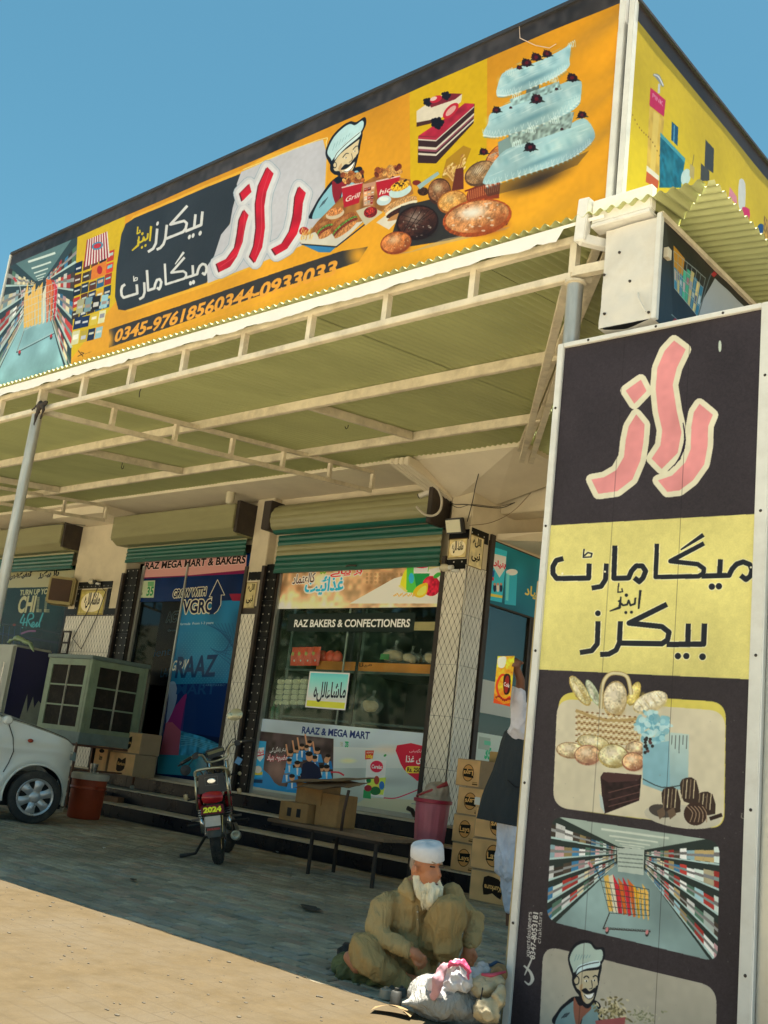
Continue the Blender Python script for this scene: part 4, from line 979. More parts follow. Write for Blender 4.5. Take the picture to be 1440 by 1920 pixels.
    for x, y, r_ in ((960, 265, 17), (1000, 240, 17), (1045, 225, 16), (930, 285, 9), (1155, 330, 18), (1005, 420, 21), (835, 465, 15), (1195, 485, 17), (975, 620, 20), (780, 640, 15), (1110, 545, 6), (895, 455, 5), (1090, 378, 6)):
        c0 = C_([(x, y)])[0]; r = random.Random(x)
        for k in range(3): a = .5+k*1.9; cv.poly([(c0[0]+r_*.3*math.cos(a+.7), c0[1]+r_*.3*math.sin(a+.7)), (c0[0]+r_*.95*math.cos(a), c0[1]+r_*.6*math.sin(a)), (c0[0]+r_*.3*math.cos(a-.7), c0[1]+r_*.3*math.sin(a-.7))], '#1f2a24', .9)
        for k in range(9): a = k*.75; cv.ell((c0[0]+r_*.3*math.cos(a), c0[1]+r_*.22*math.sin(a)), r_*.24, r_*.18, r.choice(['#2a1620', '#3c1822', '#1f161c']), rot=a)
        cv.ell(c0, r_*.2, r_*.18, '#7a1822', .7)
    for x, y in ((870, 320), (1130, 200), (900, 420), (1060, 350), (960, 560), (1060, 520), (900, 620)):
        for k in range(4): cv.stroke(C_([(x+8*k, y), (x+8*k+6, y-22-4*k), (x+8*k+14, y)]), 1., '#d5eef0', sm=3)
    # dark top band, grimy edge
    cv.rect(-10.7, -3.0, 6.235-.145, 6.3, '#3b383a', nz=[(.4, .2), (.05, .2)])
    cv.wear(.05)
    return cv
fb = thing('front_billboard', 'long orange bakery billboard with a big red word, cook and cakes above the canopy front', 'billboard', (-7, 4.95, 4.55))
cv = art_front(); mfb = cv.material('front_billboard_print', .42, gain=.9)
def wr(u, v):
    """slack vinyl: diagonal pulls near the right-hand post, faint sag elsewhere"""
    e = max(0, 1-(-3.03-u)/1.15); d = 0
    for k, (a, ph, w) in enumerate(((9, .3, 1.), (14, 1.1, .7), (5.5, 2.2, .8))): d += w*math.sin(a*((v-4.5)*1.6-(u+3.03)*.55)+ph+3*mnoise.noise(Vector((u*1.3, v*1.5, k))))
    return -.012*(e**1.5)*d*.8-.0035*mnoise.noise(Vector((u*1.6, v*2.2, 5)))*2-.003
cv.panel('banner', mfb, fb, 300, 70, wr)
B().box(-10.64, -3.02, 4.975, 5.05, 4.53, 6.24).build('backing_box', blackfr, fb)
B().beam((-10.64, 4.955, 6.245), (-3.0, 4.955, 6.245), .05, .028).build('top_rail', blackfr, fb)
B().beam((-3.012, 4.945, 4.54), (-3.012, 4.945, 6.27), .045, .045, up=(0, 1, 0)).build('corner_post', framew, fb, bevel=.004)
B().beam((-10.65, 4.955, 4.53), (-10.65, 4.955, 6.24), .03, .035, up=(0, 1, 0)).build('edge_rail', framew, fb)
B().tube([(-3.83, 4.94, 6.25), (-3.80, 4.925, 6.12), (-3.66, 4.92, 6.0), (-3.55, 4.93, 5.94), (-3.5, 4.93, 5.95)], .003, 5).build('loose_string', mat('pale_string', (.55, .42, .32), .8), fb)

# ---------------------------------------------------------------- the yellow side billboard
def art_side():
    cv = Cv(0, -2.93, 4.98, 9.2, 4.52, 6.04, 200, '#d9bd10')
    cv.blend(cv.mask([cv.P([(4.9, 4.5), (9.3, 4.5), (9.3, 6.2), (4.9, 6.2)], True)]), '#ccb012', 1, col2='#e8cf16', nz=[(.5, .05)])
    Z = zm(1000, 0, 2.743)
    cv.poly(Z([(598, 545), (675, 605), (640, 970), (580, 935)]), '#d9b54a', nz=[(.05, .1)]); cv.poly(Z([(620, 570), (650, 590), (625, 900), (600, 880)]), '#e8cc6a', .8)
    cv.poly(Z([(602, 450), (680, 515), (672, 600), (598, 542)]), '#c81f5a'); cv.txt('PINK', Z([(612, 500)])[0], Z([(668, 548)])[0], 9, '#e89ab8', bold=.02)
    cv.stroke(Z([(645, 480), (648, 430)]), 4.5, '#c9ccd0'); cv.stroke(Z([(618, 385), (640, 395), (668, 445)]), [4, 9, 4], '#8a8f96', sm=4); cv.stroke(Z([(620, 383), (645, 396), (668, 440)]), 2, '#e6e9ec', sm=4)
    cv.poly(Z([(583, 880), (645, 930), (640, 970), (578, 935)]), '#c65a2c'); cv.poly(Z([(583, 850), (648, 905), (645, 930), (582, 880)]), '#e8e4d8')
    for k in range(14): t = k/13; cv.ell(Z([(500+150*t, 565+240*t+18*math.sin(6*t))])[0], 1.2, 1.6, '#8a6a14')
    cv.poly(Z([(655, 680), (782, 815), (760, 965), (648, 965)]), '#1a6a86', nz=[(.03, .2)]); cv.poly(Z([(655, 680), (782, 815), (780, 835), (655, 702)]), '#4a9fb4'); cv.soft(Z([(705, 850)])[0], 14, 24, '#2f86a0', .8)
    cv.poly(Z([(712, 625), (745, 655), (742, 750), (710, 718)]), '#17527e'); cv.poly(Z([(722, 640), (728, 645), (726, 735), (720, 728)]), '#5a9ac0')
    cv.ell(Z([(785, 910)])[0], 9, 16, '#c2dbe0', rot=.2); cv.poly(Z([(806, 840), (830, 860), (826, 925), (804, 905)]), '#b9a86a'); cv.stroke(Z([(818, 850), (826, 795)]), 1.4, '#8a7c3a')
    cv.poly(Z([(885, 718), (928, 765), (925, 890), (880, 860)]), '#3c3c3c'); cv.poly(Z([(862, 838), (905, 880), (905, 930), (860, 930)]), '#46443e')
    cv.poly(Z([(1010, 960), (1045, 1010), (1050, 1060), (1005, 1010)]), '#d98aa0'); cv.poly(Z([(1058, 925), (1090, 945), (1086, 1090), (1056, 1060)]), '#d3d6da', sm=3); cv.poly(Z([(1075, 1065), (1112, 1075), (1110, 1130), (1078, 1110)]), '#d02a68', sm=2)
    cv.ell(Z([(1170, 1180)])[0], 7, 11, '#1f4a86'); cv.poly(Z([(1185, 1105), (1215, 1150), (1215, 1260), (1180, 1230)]), '#b08a2a', nz=[(.02, .4)])
    for k in range(10): cv.poly([(1450+30*k, 430+38*k), (1468+30*k, 440+38*k), (1468+30*k, 520+40*k), (1450+30*k, 500+40*k)], PKC[k % len(PKC)])
    cv.rect(4.9, 9.3, 5.915, 6.2, '#4a3f3c', nz=[(.3, .15)])
    cv.wear(.05, 9); return cv
sb = thing('side_billboard', 'yellow cosmetics billboard on the right side of the building with a brown top band', 'billboard', (-2.93, 6, 4.55))
cv = art_side(); mside = cv.material('side_billboard_print', .42, gain=.84)
cv.panel('banner', mside, sb, 60, 20, lambda u, v: .004*mnoise.noise(Vector((u*2, v*2, 3))))
B().box(-3.0, -2.94, 5.0, 9.25, 4.54, 6.05).build('backing_box', blackfr, sb)
B().beam((-2.945, 4.952, 4.54), (-2.945, 4.952, 6.15), .04, .055, up=(0, 1, 0)).build('corner_post', framew, sb, bevel=.004)
B().beam((-2.93, 4.96, 6.052), (-2.93, 9.2, 6.052), .04, .02).build('top_rail', blackfr, sb)

# ---------------------------------------------------------------- the box sign under the side eave
bs = thing('box_sign', 'hanging black box sign with dusty white end and a printed shopping trolley', 'sign', (-2.8, 4.85, 3.76))
wrap = mat('dusty_white_vinyl', (.66, .63, .56), .38, var=.12, scale=3, dirt=.45, dcol=(.42, .33, .20), bump=.3, bscale=7)
def bx(u, v): return None
def wrapf(u, v):
    x = -2.965+.335*u; z = 3.765+.625*v
    d = .018*mnoise.noise(Vector((x*6, z*4, 1)))+.010*mnoise.noise(Vector((x*15, z*11, 4)))*(1-v)
    return (x, 4.85-d-.01*math.sin(PI*u), z)
B().grid(wrapf, 40, 60).build('wrapped_end', wrap, bs, smooth=2, fixn=False)
def under(u, v):
    x = -2.965+.335*u; y = 4.85+3.4*v
    return (x, y-.01, 3.765-.035*math.sin(PI*u)*1.0+.01*mnoise.noise(Vector((x*9, y*3, 0))))
B().grid(under, 14, 60).build('wrapped_underside', wrap, bs, smooth=2, fixn=False)
B().box(-2.96, -2.64, 4.88, 8.2, 3.78, 4.38).build('core', blackfr, bs)
def art_box():
    cv = Cv(0, -2.625, 4.86, 8.25, 3.765, 4.40, 300, '#23262b')
    Z = zm(1000, 0, 2.743); cv.rect(4.8, 8.3, 3.7, 4.5, '#23262b', nz=[(.3, .1)])
    cv.poly(Z([(600, 1600), (640, 1500), (645, 1300), (680, 1120), (700, 1300), (720, 1640), (640, 1700)]), '#3c464c', .6)
    cv.poly(Z([(830, 1650), (860, 1560), (935, 1430), (1100, 1590), (1160, 1660), (1160, 1900), (830, 1900)]), '#c3cdd6')
    r = random.Random(3); tl, tr, br, bl = Z([(720, 1290), (885, 1430), (845, 1625), (725, 1480)])
    cv.crowd([tl, tr, br, bl], 9, 1, ['#e0682a', '#f0b52f', '#3fa14a', '#d8263a', '#3a9fd0', '#e8d890', '#4ac0a0'], 3, gap=.05, jit=.25)
    cv.poly(Z([(720, 1262), (778, 1330), (770, 1420), (722, 1370)]), '#d89a2c')
    for k in range(5): t = k/4; cv.stroke([(tl[0]*(1-t)+bl[0]*t, tl[1]*(1-t)+bl[1]*t), (tr[0]*(1-t)+br[0]*t, tr[1]*(1-t)+br[1]*t)], 1.1, '#b8c4c8')
    for k in range(8): t = k/7; cv.stroke([(tl[0]*(1-t)+tr[0]*t, tl[1]*(1-t)+tr[1]*t), (bl[0]*(1-t)+br[0]*t, bl[1]*(1-t)+br[1]*t)], .9, '#9fb0b4')
    cv.stroke(Z([(845, 1630), (905, 1430), (925, 1405)]), 2, '#6d7b80', sm=3); cv.stroke(Z([(922, 1402), (938, 1418)]), 9, '#c8283a')
    cv.stroke(Z([(710, 1615), (780, 1680)]), 1.8, '#8fa6a8'); cv.ell(Z([(728, 1660)])[0], 5, 9, '#a32232')
    return cv
cv = art_box(); cv.panel('banner', cv.material('box_sign_print', .3, gain=.85), bs, 60, 14, lambda u, v: .006*mnoise.noise(Vector((u*5, v*4, 2))))
B().beam((-2.62, 4.855, 3.76), (-2.62, 4.855, 4.41), .03, .035, up=(0, 1, 0)).build('edge_rail', framew, bs, bevel=.003)
B().beam((-2.618, 4.85, 4.405), (-2.618, 8.2, 4.405), .03, .03).build('edge_rail', steelcream, bs)
B().box(-3.04, -2.655, 4.80, 4.86, 4.43, 4.585).build('end_cap', steelwhite, bs, bevel=.006)
B().box(-3.04, -2.66, 4.795, 4.90, 4.405, 4.43).build('end_cap', steelwhite, bs, bevel=.004)
B().tube([(-2.72, 4.83, 3.93), (-2.70, 4.81, 3.88), (-2.66, 4.82, 3.80)], .006, 6).build('tie', wrap, bs)
for x, z in ((-2.95, 4.1), (-2.86, 4.22), (-2.93, 3.85), (-2.78, 4.02), (-2.65, 3.80)): B().lathe([(0, -.012), (.007, -.008), (.009, 0)], 8, (x, 4.84, z), axis='Y').build('rivet', iron, bs, smooth=True)

# ---------------------------------------------------------------- the standing board by the corner pole
def art_board():
    cv = Cv(1, 4.82, -3.175, -1.985, .0, 3.69, 330, '#2b2526')
    cv.rect(-3.3, -1.9, -.1, 3.8, '#352f34', nz=[(.25, .09), (.004, .10), (.012, .05)])
    cv.poly([(1030, 985), (1440, 962), (1440, 1275), (1010, 1255)], '#dcd283', nz=[(.3, .05), (.004, .03)])
    Z = zm(980, 580, 2.823)
    gl = [Z([(600, 555), (645, 610), (638, 700), (622, 800), (580, 900), (500, 962), (400, 976), (363, 900), (430, 888), (495, 850), (535, 780), (545, 690), (560, 620)]), Z([(625, 372), (655, 432), (590, 500), (545, 430)]),
          Z([(800, 165), (862, 212), (815, 310), (793, 400), (815, 540), (840, 650), (820, 760), (735, 845), (682, 790), (728, 720), (738, 640), (715, 540), (703, 420), (712, 310), (750, 220)]), Z([(935, 500), (1005, 558), (980, 620), (978, 720), (960, 820), (900, 905), (830, 958), (765, 966), (715, 905), (790, 880), (860, 810), (888, 740), (892, 620), (905, 545)])]
    for g in gl: cv.stroke(g, 21, '#d9d4bc', closed=True); cv.poly(g, '#d9d4bc')
    cv.stroke(Z([(848, 600), (858, 690), (838, 770), (800, 830)]), [1.5, 4.5, 1.5], '#231a2e', sm=4)
    for g in gl: cv.poly(g, '#dc8f92', nz=[(.15, .05)])
    I = lambda p: Z([p])[0]
    for ex, c in ((3.2, '#eee8bc'), (0, '#20242b')):
        lettering(cv, MART, MARTD, I, c, ex, 1/2.823); lettering(cv, BAKE, BAKED, I, c, ex, 1/2.823)
    lettering(cv, AND, ANDD, I, '#20242b', 0, 1/2.823)
    for x, y in ((1206, 1365), (930, 1378), (435, 1388), (210, 1398)): cv.ell(I((x, y)), 2, 2, '#f0ecd0')
    cv.ell(I((1042, 195)), 3, 11, '#b8c4b8')
    # picture one: bread basket, cake, chocolate
    Y = zm(960, 1240, 2.823)
    def frame(pts, col, r=30):
        """rounded quadrilateral"""
        out = []
        P = [np.array(p, float) for p in pts]
        for i in range(4):
            a, b, c = P[i-1], P[i], P[(i+1) % 4]; d1 = (a-b)/np.hypot(*(a-b)); d2 = (c-b)/np.hypot(*(c-b))
            for k in range(9): t = k/8; p0, p1 = b+d1*r, b+d2*r; out.append((1-t)**2*p0+2*t*(1-t)*b+t*t*p1)
        cv.poly(Y(out), col, nz=[(.2, .03)]); return Y(out)
    frame([(250, 158), (1132, 215), (1122, 890), (215, 770)], '#d8ca62', 90); frame([(240, 195), (1128, 262), (1118, 885), (215, 770)], '#d6cdb4', 90)
    def cr(x, y, r, ry, **k): cv.bread(Y([(x, y)])[0], r/2.823, ry/2.823, **k)
    cr(360, 155, 90, 34, rot=1.0, base='#d9cf9c', crust='#b59c5a', fl=.7, seed=21, score=3); cr(430, 165, 75, 24, rot=1.1, base='#cbd0b8', crust='#8d9a7a', fl=.6, seed=22)
    cr(545, 200, 62, 95, rot=.1, base='#d9cdb0', crust='#b8a070', fl=.9, seed=23); cr(645, 170, 65, 28, rot=-1.2, base='#dcc878', crust='#b8a04a', fl=.6, seed=24); cr(730, 215, 95, 50, rot=-.4, base='#e2d9bf', crust='#c9b88c', fl=.9, seed=25, score=4)
    cv.stroke(Y([(470, 250), (478, 130), (510, 72), (560, 62), (610, 85), (630, 175)]), 8, '#a8915c', sm=6); cv.stroke(Y([(470, 250), (478, 130), (510, 72), (560, 62), (610, 85), (630, 175)]), 5, '#dacfa8', sm=6)
    cv.poly(Y([(338, 250), (500, 300), (690, 290), (670, 450), (500, 430), (345, 370)]), '#cdb88c')
    for j in range(11):
        for i in range(24):
            x = 342+14*i; y = 262+16*j+(x-338)*.1+ (8 if i % 2 else 0)
            if y < 440 and x < 675: cv.ell(Y([(x, y)])[0], 2.6, 1.5, '#e6dcc0' if (i+j) % 2 else '#8a6540')
    cv.stroke(Y([(338, 258), (500, 312), (690, 300)]), 5, '#b79c68', sm=3)
    cr(310, 470, 75, 42, rot=.1, base='#dcc9a2', crust='#9a7c5c', fl=.8, seed=26); cr(430, 430, 85, 40, rot=.2, base='#dccfa4', crust='#a89058', fl=.9, seed=28); cr(400, 495, 68, 52, base='#dcb48c', crust='#a0705a', fl=.7, seed=27); cr(535, 500, 78, 62, rot=.1, base='#dacfa6', crust='#a8945c', fl=.9, seed=29); cr(650, 460, 50, 36, base='#dcc39a', crust='#96705a', fl=.7, seed=30); cr(640, 530, 58, 48, base='#dcae84', crust='#96604a', fl=.7, seed=31)
    cv.poly(Y([(690, 420), (840, 375), (935, 385), (930, 670), (800, 690), (690, 650)]), '#bcd0cc', col2='#8fb3bd'); cv.poly(Y([(690, 440), (830, 420), (835, 680), (690, 645)]), '#85b6c8', .9); cv.stroke(Y([(690, 620), (790, 665), (890, 655)]), 2, '#3c4a4c', sm=3)
    for k in range(5): cv.stroke(Y([(845+20*k, 390), (842+20*k, 440+22*(k % 3))]), 1.6, '#5a6464')
    r = random.Random(2)
    for _ in range(90):
        a, q = r.random()*6.28, r.random()**.5*88; cv.ell(Y([(742+q*math.cos(a), 345+q*.95*math.sin(a))])[0], 4+5*r.random(), 3+3*r.random(), r.choice(['#8cc4d6', '#a9d8e2', '#6aa8bf', '#c2e4ea', '#7fb6c8']), .85, rot=r.random()*3)
    for _ in range(14): cv.ell(Y([(700+50*r.random(), 400+90*r.random())])[0], 3, 3, r.choice(['#2c2a28', '#5a3a3a']))
    cv.poly(Y([(468, 610), (485, 585), (684, 600), (672, 735), (490, 805), (480, 760)]), '#2c1c1e', nz=[(.02, .3)]); cv.poly(Y([(485, 585), (560, 590), (684, 600), (665, 630), (510, 640), (470, 615)]), '#4a3030')
    for y in (672, 712, 745): cv.stroke(Y([(510, y+22), (674, y-22)]), 1.6, '#6a4a44')
    cv.poly(Y([(462, 700), (478, 715), (492, 802), (468, 770)]), '#b9c8c8')
    cv.ell(Y([(900, 820)])[0], 72, 22, '#c4bfae', rot=.12); cv.ell(Y([(790, 790)])[0], 24, 12, '#4a4440', rot=.2)
    for x0, y0, w, h in ((888, 615, 100, 130), (790, 665, 100, 130), (975, 690, 100, 115)):
        cv.poly(Y([(x0, y0+30), (x0+30, y0), (x0+w-15, y0+12), (x0+w, y0+h), (x0+20, y0+h-6)]), '#3a2c26', sm=2)
        for k in range(4): cv.stroke(Y([(x0+18+20*k, y0+8), (x0+10+20*k, y0+h-20)]), 1.8, '#cfc0a0' if k % 2 else '#8d7a64')
    cv.ell(Y([(970, 805)])[0], 22, 22, '#3c2a24'); 
    for k in range(5): cv.stroke(Y([(925+20*k, 765), (955+18*k, 800), (940+22*k, 850)]), 1.6, '#a88f76', sm=3)
    for x in (785, 840): cv.poly(Y([(x-20, 790), (x+15, 770), (x+28, 810), (x-5, 835)]), '#6b5848')
    cv.stroke(Y([(1045, 832), (1110, 810)]), 7, '#2c1e1a')
    # picture two: aisle with trolley
    q = [(212, 815), (1098, 950), (1085, 1590), (182, 1370)]
    m0 = cv.mask([cv.P(frame(q, '#7f9a96', 70))]); clip = np.zeros((cv.h, cv.w), bool); clip[m0[1+1]:m0[2]+m0[0].shape[0], m0[1]:m0[1]+m0[0].shape[1]] = m0[0]; cv.clip = clip
    aisle(cv, Y([(180, 790), (1130, 920), (1130, 1640), (150, 1400)]), Y([(625, 1010)])[0], 12, floor='#8fa9aa', wall='#a9b9b0', dark_='#2a3634', light='#dfe6da')
    cv.poly(Y([(555, 985), (700, 995), (695, 1130), (560, 1110)]), '#c3cfc6'); [cv.stroke(Y([(562, 1015+22*k), (692, 1026+22*k)]), 2.2, '#5a6a66', .7) for k in range(4)]
    f = amap([(12, 24), (88, 20), (18, 70)], Y([(470, 1160), (725, 1205), (515, 1330)])); trolley(cv, f, .85, handle='#d88a8c', wire='#3c4442', base='#33302f', seed=5)
    cv.clip = None
    # picture three: the cook again
    frame([(165, 1500), (1080, 1720), (1075, 2600), (120, 2500)], '#b9b3a4', 90)
    f = amap([(14, 30), (90, 14), (4, 108)], Y([(305, 1570), (492, 1560), (240, 1850)])); chef(cv, f, 1.15, skin='#c9bda0', hat='#b9cdc4', coat='#7f9ca0', scarf='#96604e')
    r = random.Random(9)
    for _ in range(120): x, y = r.gauss(525, 42), r.gauss(1850, 34); cv.ell(Y([(x, y)])[0], 3+4*r.random(), 1.8, r.choice(['#c4b58c', '#8d8458', '#ded2ae', '#6a6244']), .9, rot=r.random()*3)
    for _ in range(70): x, y = r.gauss(700, 42), r.gauss(1880, 24); cv.ell(Y([(x, y)])[0], 2+3*r.random(), 1.6, r.choice(['#a8a888', '#7d8464', '#c9c4ae']), .8, rot=r.random()*3)
    cv.poly(Y([(440, 1900), (600, 1880), (585, 2000), (460, 2000)]), '#a85a5c')
    # vertical signature
    def vt(s_, a, b, h, bold=.0):
        """text running up the board"""
        v, tr = glyph_tris(s_, bold); l0, l1 = np.array(cv.L(a)), np.array(cv.L(b)); W_ = v[:, 0].max(); U = l1-l0; N = np.array([-U[1], U[0]])/np.hypot(*U)
        cvp = np.array([cv.C(l0+U*(x/W_)+N*(y/.7*h)) for x, y in v]); cv.blend(cv.mask([cvp[i] for i in tr], union=True), '#d6d2cc')
    vt('xpertdesigners', Y([(92, 1565)])[0], Y([(104, 1325)])[0], .026, .01); vt('0347-8053181', Y([(120, 1578)])[0], Y([(138, 1330)])[0], .03, .03); vt('chakdara', Y([(152, 1495)])[0], Y([(160, 1325)])[0], .024)
    cv.stroke(Y([(62, 1608), (95, 1640), (108, 1680), (90, 1708), (66, 1690)]), [3, 5, 7, 4, 2], '#cfccc4', sm=5); cv.stroke(Y([(110, 1560), (88, 1610), (66, 1660)]), [2, 4, 2], '#cfccc4', sm=3)
    r = random.Random(6)
    for _ in range(90): cv.ell((r.uniform(1000, 1400), r.uniform(1300, 1900)), .5+r.random()*.9, .5+r.random(), '#8a8680', .5)
    cv.stroke(Y([(1215, 800), (1212, 825), (1230, 832), (1248, 850), (1250, 830)]), 1.5, '#8a8680', sm=3)
    for u in (-2.78, -2.39): cv.rect(u, u+.003, 0, 3.7, '#1d191b', .5)
    cv.wear(.06, 21); return cv
bd = thing('standing_board', 'tall dark standing board with pink lettering and a yellow band by the corner pole', 'sign', (-2.58, 4.85, 0))
cv = art_board(); cv.panel('banner', cv.material('standing_board_print', .55, gain=.98), bd, 40, 90, lambda u, v: .0025*mnoise.noise(Vector((u*3, v*1.5, 8))))
B().box(-3.17, -1.99, 4.826, 4.90, .0, 3.685).build('backing_box', blackfr, bd)
B().box(-3.205, -3.163, 4.802, 4.855, -.02, 3.70).build('edge_rail', framew, bd, bevel=.004)
B().box(-1.997, -1.935, 4.800, 4.90, -.02, 3.70).build('edge_rail', framew, bd, bevel=.004)
B().box(-3.163, -1.997, 4.800, 4.86, 3.672, 3.70).build('top_rail', framew, bd, bevel=.003)
B().box(-1.933, -1.87, 4.84, 4.91, -.02, 3.68).build('back_post', alu, bd, bevel=.004)
for x in (-3.0, -2.58, -2.2): B().lathe([(0, -.006), (.006, -.004), (.008, 0)], 8, (x, 4.80, 3.686), axis='Y').build('rivet', iron, bd)
for z in (.5, 1.2, 1.9, 2.6, 3.3):
    for x in (-3.184, -1.966): B().lathe([(0, -.006), (.006, -.004), (.008, 0)], 8, (x, 4.80, z), axis='Y').build('rivet', iron, bd)
B().box(-3.25, -3.206, 4.86, 4.90, -.02, 2.3).build('timber_batten', mat('yellowed_timber', (.40, .31, .15), .6, var=.2, scale=4, stretch=(4, 4, .4)), bd)
# ================================================================ shopfronts
def W3(px, d): return CLOC+ray(px)*d
def at(px, y): return on(1, y, px)
def glass_mat(name, tint=(.30, .48, .46), refl=1.0):
    T = NT(name); t = T.t; t.nodes.remove(T.b); out = t.nodes['Material Output']
    tr = T.n('BsdfTransparent'); tr.inputs[0].default_value = (*tint, 1); gl = T.n('BsdfGlossy'); gl.inputs['Roughness'].default_value = .03; gl.inputs[0].default_value = (.75, .85, .85, 1)
    fr = T.n('Fresnel', IOR=1.5); mx = T.n('MixShader'); T.l(T.math('MULTIPLY', fr.outputs[0], refl), mx.inputs[0]); T.l(tr.outputs[0], mx.inputs[1]); T.l(gl.outputs[0], mx.inputs[2]); T.l(mx.outputs[0], out.inputs[0])
    return T.m
glassm = glass_mat('window_glass', (.93, .99, .98), .10)
darkglass = glass_mat('door_glass', (.10, .14, .18), .5)
GAIN = 1.8
def shade_print(cv, name, rough=.3, gain=GAIN, **k): return cv.material(name, rough, gain, **k)

# --- the blue doorway bay
GY = 10.53
d0, d1 = at((262, 1128), GY)[0], at((342, 1127), GY)[0]
xl, xr = -15.14, -12.30
def art_blue():
    cv = Cv(1, GY, xl, xr, .64, 4.17, 260, '#0a2350')
    cv.blend(cv.mask([cv.P([(xl, .6), (xr, .6), (xr, 4.2), (xl, 4.2)], True)]), '#0c2a5c', 1, col2='#081c44', nz=[(.3, .15)])
    Z = zm(220, 1040, 4.3654)
    cv.poly(Z([(520, 385), (1020, 372), (900, 1060), (430, 1080)]), '#1f6f9f', nz=[(.3, .15)]); cv.poly(Z([(430, 1060), (900, 1050), (870, 1500), (500, 1440)]), '#0d2d66'); cv.soft(Z([(720, 700)])[0], 60, 90, '#2f8ab6', .8)
    cv.poly(Z([(545, 1150), (570, 1130), (520, 1560), (380, 1660), (395, 1380), (480, 1230)]), '#7a2c6a'); cv.poly(Z([(560, 1180), (640, 1080), (650, 1500), (510, 1460)]), '#13306a', .6)
    cv.poly(Z([(345, 1640), (400, 1370), (450, 1370), (530, 1450), (510, 1640)]), '#9c5468'); cv.poly(Z([(520, 1440), (700, 1490), (860, 1560), (840, 1700), (500, 1640)]), '#2f7fa8', nz=[(.06, .3)]); cv.poly(Z([(335, 1635), (880, 1650), (870, 1830), (325, 1790)]), '#2a7f96')
    for k in range(5): cv.stroke(Z([(520, 1480+20*k), (620, 1500+14*k), (760, 1540+16*k), (850, 1560+14*k)]), 1.4, '#6ab0cc', .6, sm=4)
    cv.poly(Z([(415, 1060), (470, 1040), (490, 1130), (470, 1240), (400, 1380), (420, 1180)]), '#8fa6c4', .8, sm=3)
    # a grid of small printed dots
    for j in range(26):
        for i in range(16):
            x, y = 530+26*i+(13 if j % 2 else 0), 640+17*j; cv.ell(Z([(x+.0*j, y)])[0], .9, .9, '#5fb0d0', .35, n=6)
    for k in range(9): cv.stroke(Z([(700+30*k, 560), (900+14*k, 640+34*k)]), 1.5, '#12406e', .45)
    for k in range(7): cv.stroke(Z([(760+20*k, 760+12*k), (930, 900-40*k)]), 1.2, '#123a66', .5)
    # top band
    cv.poly(Z([(130, 70), (1060, 0), (1050, 150), (130, 195)]), '#d39a96'); cv.poly(Z([(130, 190), (600, 168), (1050, 125), (1048, 155), (600, 176), (132, 200)]), '#7c1d4e')
    cv.txt('RAZ MEGA MART & BAKERS', Z([(225, 120)])[0], Z([(1046, 68)])[0], 12.5, '#241a1e', bold=.035, outline=(.012, '#e7c0b8'))
    cv.poly(Z([(152, 216), (310, 210), (297, 352), (146, 352)]), '#b8c6a4'); cv.crowd(Z([(162, 235), (215, 232), (205, 340), (158, 340)]), 3, 4, ['#8a9a80', '#6a7a68', '#a8b498'], 2, gap=.3)
    cv.txt('35', Z([(236, 335)])[0], Z([(290, 332)])[0], 16, '#2c8a50', bold=.03); cv.poly(Z([(250, 222), (300, 220), (298, 258), (248, 260)]), '#4a9a5c', .7); cv.txt('NESTLE', Z([(160, 330)])[0], Z([(205, 328)])[0], 4, '#2c3c34', bold=.03)
    # slogan and arrow
    cv.txt('GROW WITH', Z([(452, 350)])[0], Z([(722, 330)])[0], 14, '#101c40', bold=.035, outline=(.017, '#d7d2b8'))
    cv.txt('VGRO', Z([(530, 478)])[0], Z([(790, 468)])[0], 23, '#101c40', bold=.03, outline=(.022, '#d7d2b8'), shear=-.1)
    cv.poly(Z([(820, 205), (878, 330), (850, 330), (846, 430), (800, 485), (750, 490), (770, 440), (775, 345), (752, 345)]), '#0e2450'); cv.stroke(Z([(770, 380), (775, 345), (752, 345), (820, 205), (878, 330), (850, 330), (846, 410), (820, 460), (790, 485)]), 1.3, '#d7d2b8')
    cv.txt('formula  From 1-3 years', Z([(512, 577)])[0], Z([(785, 565)])[0], 4.5, '#c2d4dc', bold=.01)
    cv.txt('GROW', Z([(440, 948)])[0], Z([(585, 935)])[0], 19, '#d8dccc', bold=.02, shear=.2)
    cv.txt('RAAZ', Z([(470, 1003)])[0], Z([(800, 990)])[0], 38, '#123a66', bold=.03); cv.txt('MART', Z([(480, 1140)])[0], Z([(800, 1140)])[0], 19, '#16447a', bold=.02)
    cv.poly(Z([(915, 320), (1030, 318), (1012, 378), (940, 378)]), '#8c2340')
    for k in range(9): cv.txt('CARE'[k % 4], Z([(700+20*k, 1075)])[0], Z([(716+20*k, 1075)])[0], 3.5, '#7fb4cc', .5)
    for k in range(5): cv.stroke(Z([(185, 400+k*14), (112, 830)]), .8, '#1c4a7c', .5)
    cv.poly(Z([(190, 385), (150, 640), (90, 900), (110, 640), (140, 400)]), '#123f78', .5)
    return cv
sf1 = thing('shopfront', 'blue papered shopfront with an open dark doorway under the pink lettered band', 'shopfront', (-13.7, GY, .6))
cv = art_blue(); m1 = shade_print(cv, 'blue_shopfront_print', .18, 1.0)
cv.panel('window_sticker', m1, sf1, rect=(xl, d0, .64, 4.17)); cv.panel('window_sticker', m1, sf1, rect=(d1, xr, .64, 4.17)); zt = at((300, 1128), GY)[2]; cv.panel('window_sticker', m1, sf1, rect=(d0, d1, zt, 4.17))
B().box(d0+.01, d1-.01, GY+.02, GY+.03, .62, zt).build('door_glass', darkglass, sf1)
cv = Cv(1, GY+.019, d0, d1, .62, zt, 200, '#04060a')
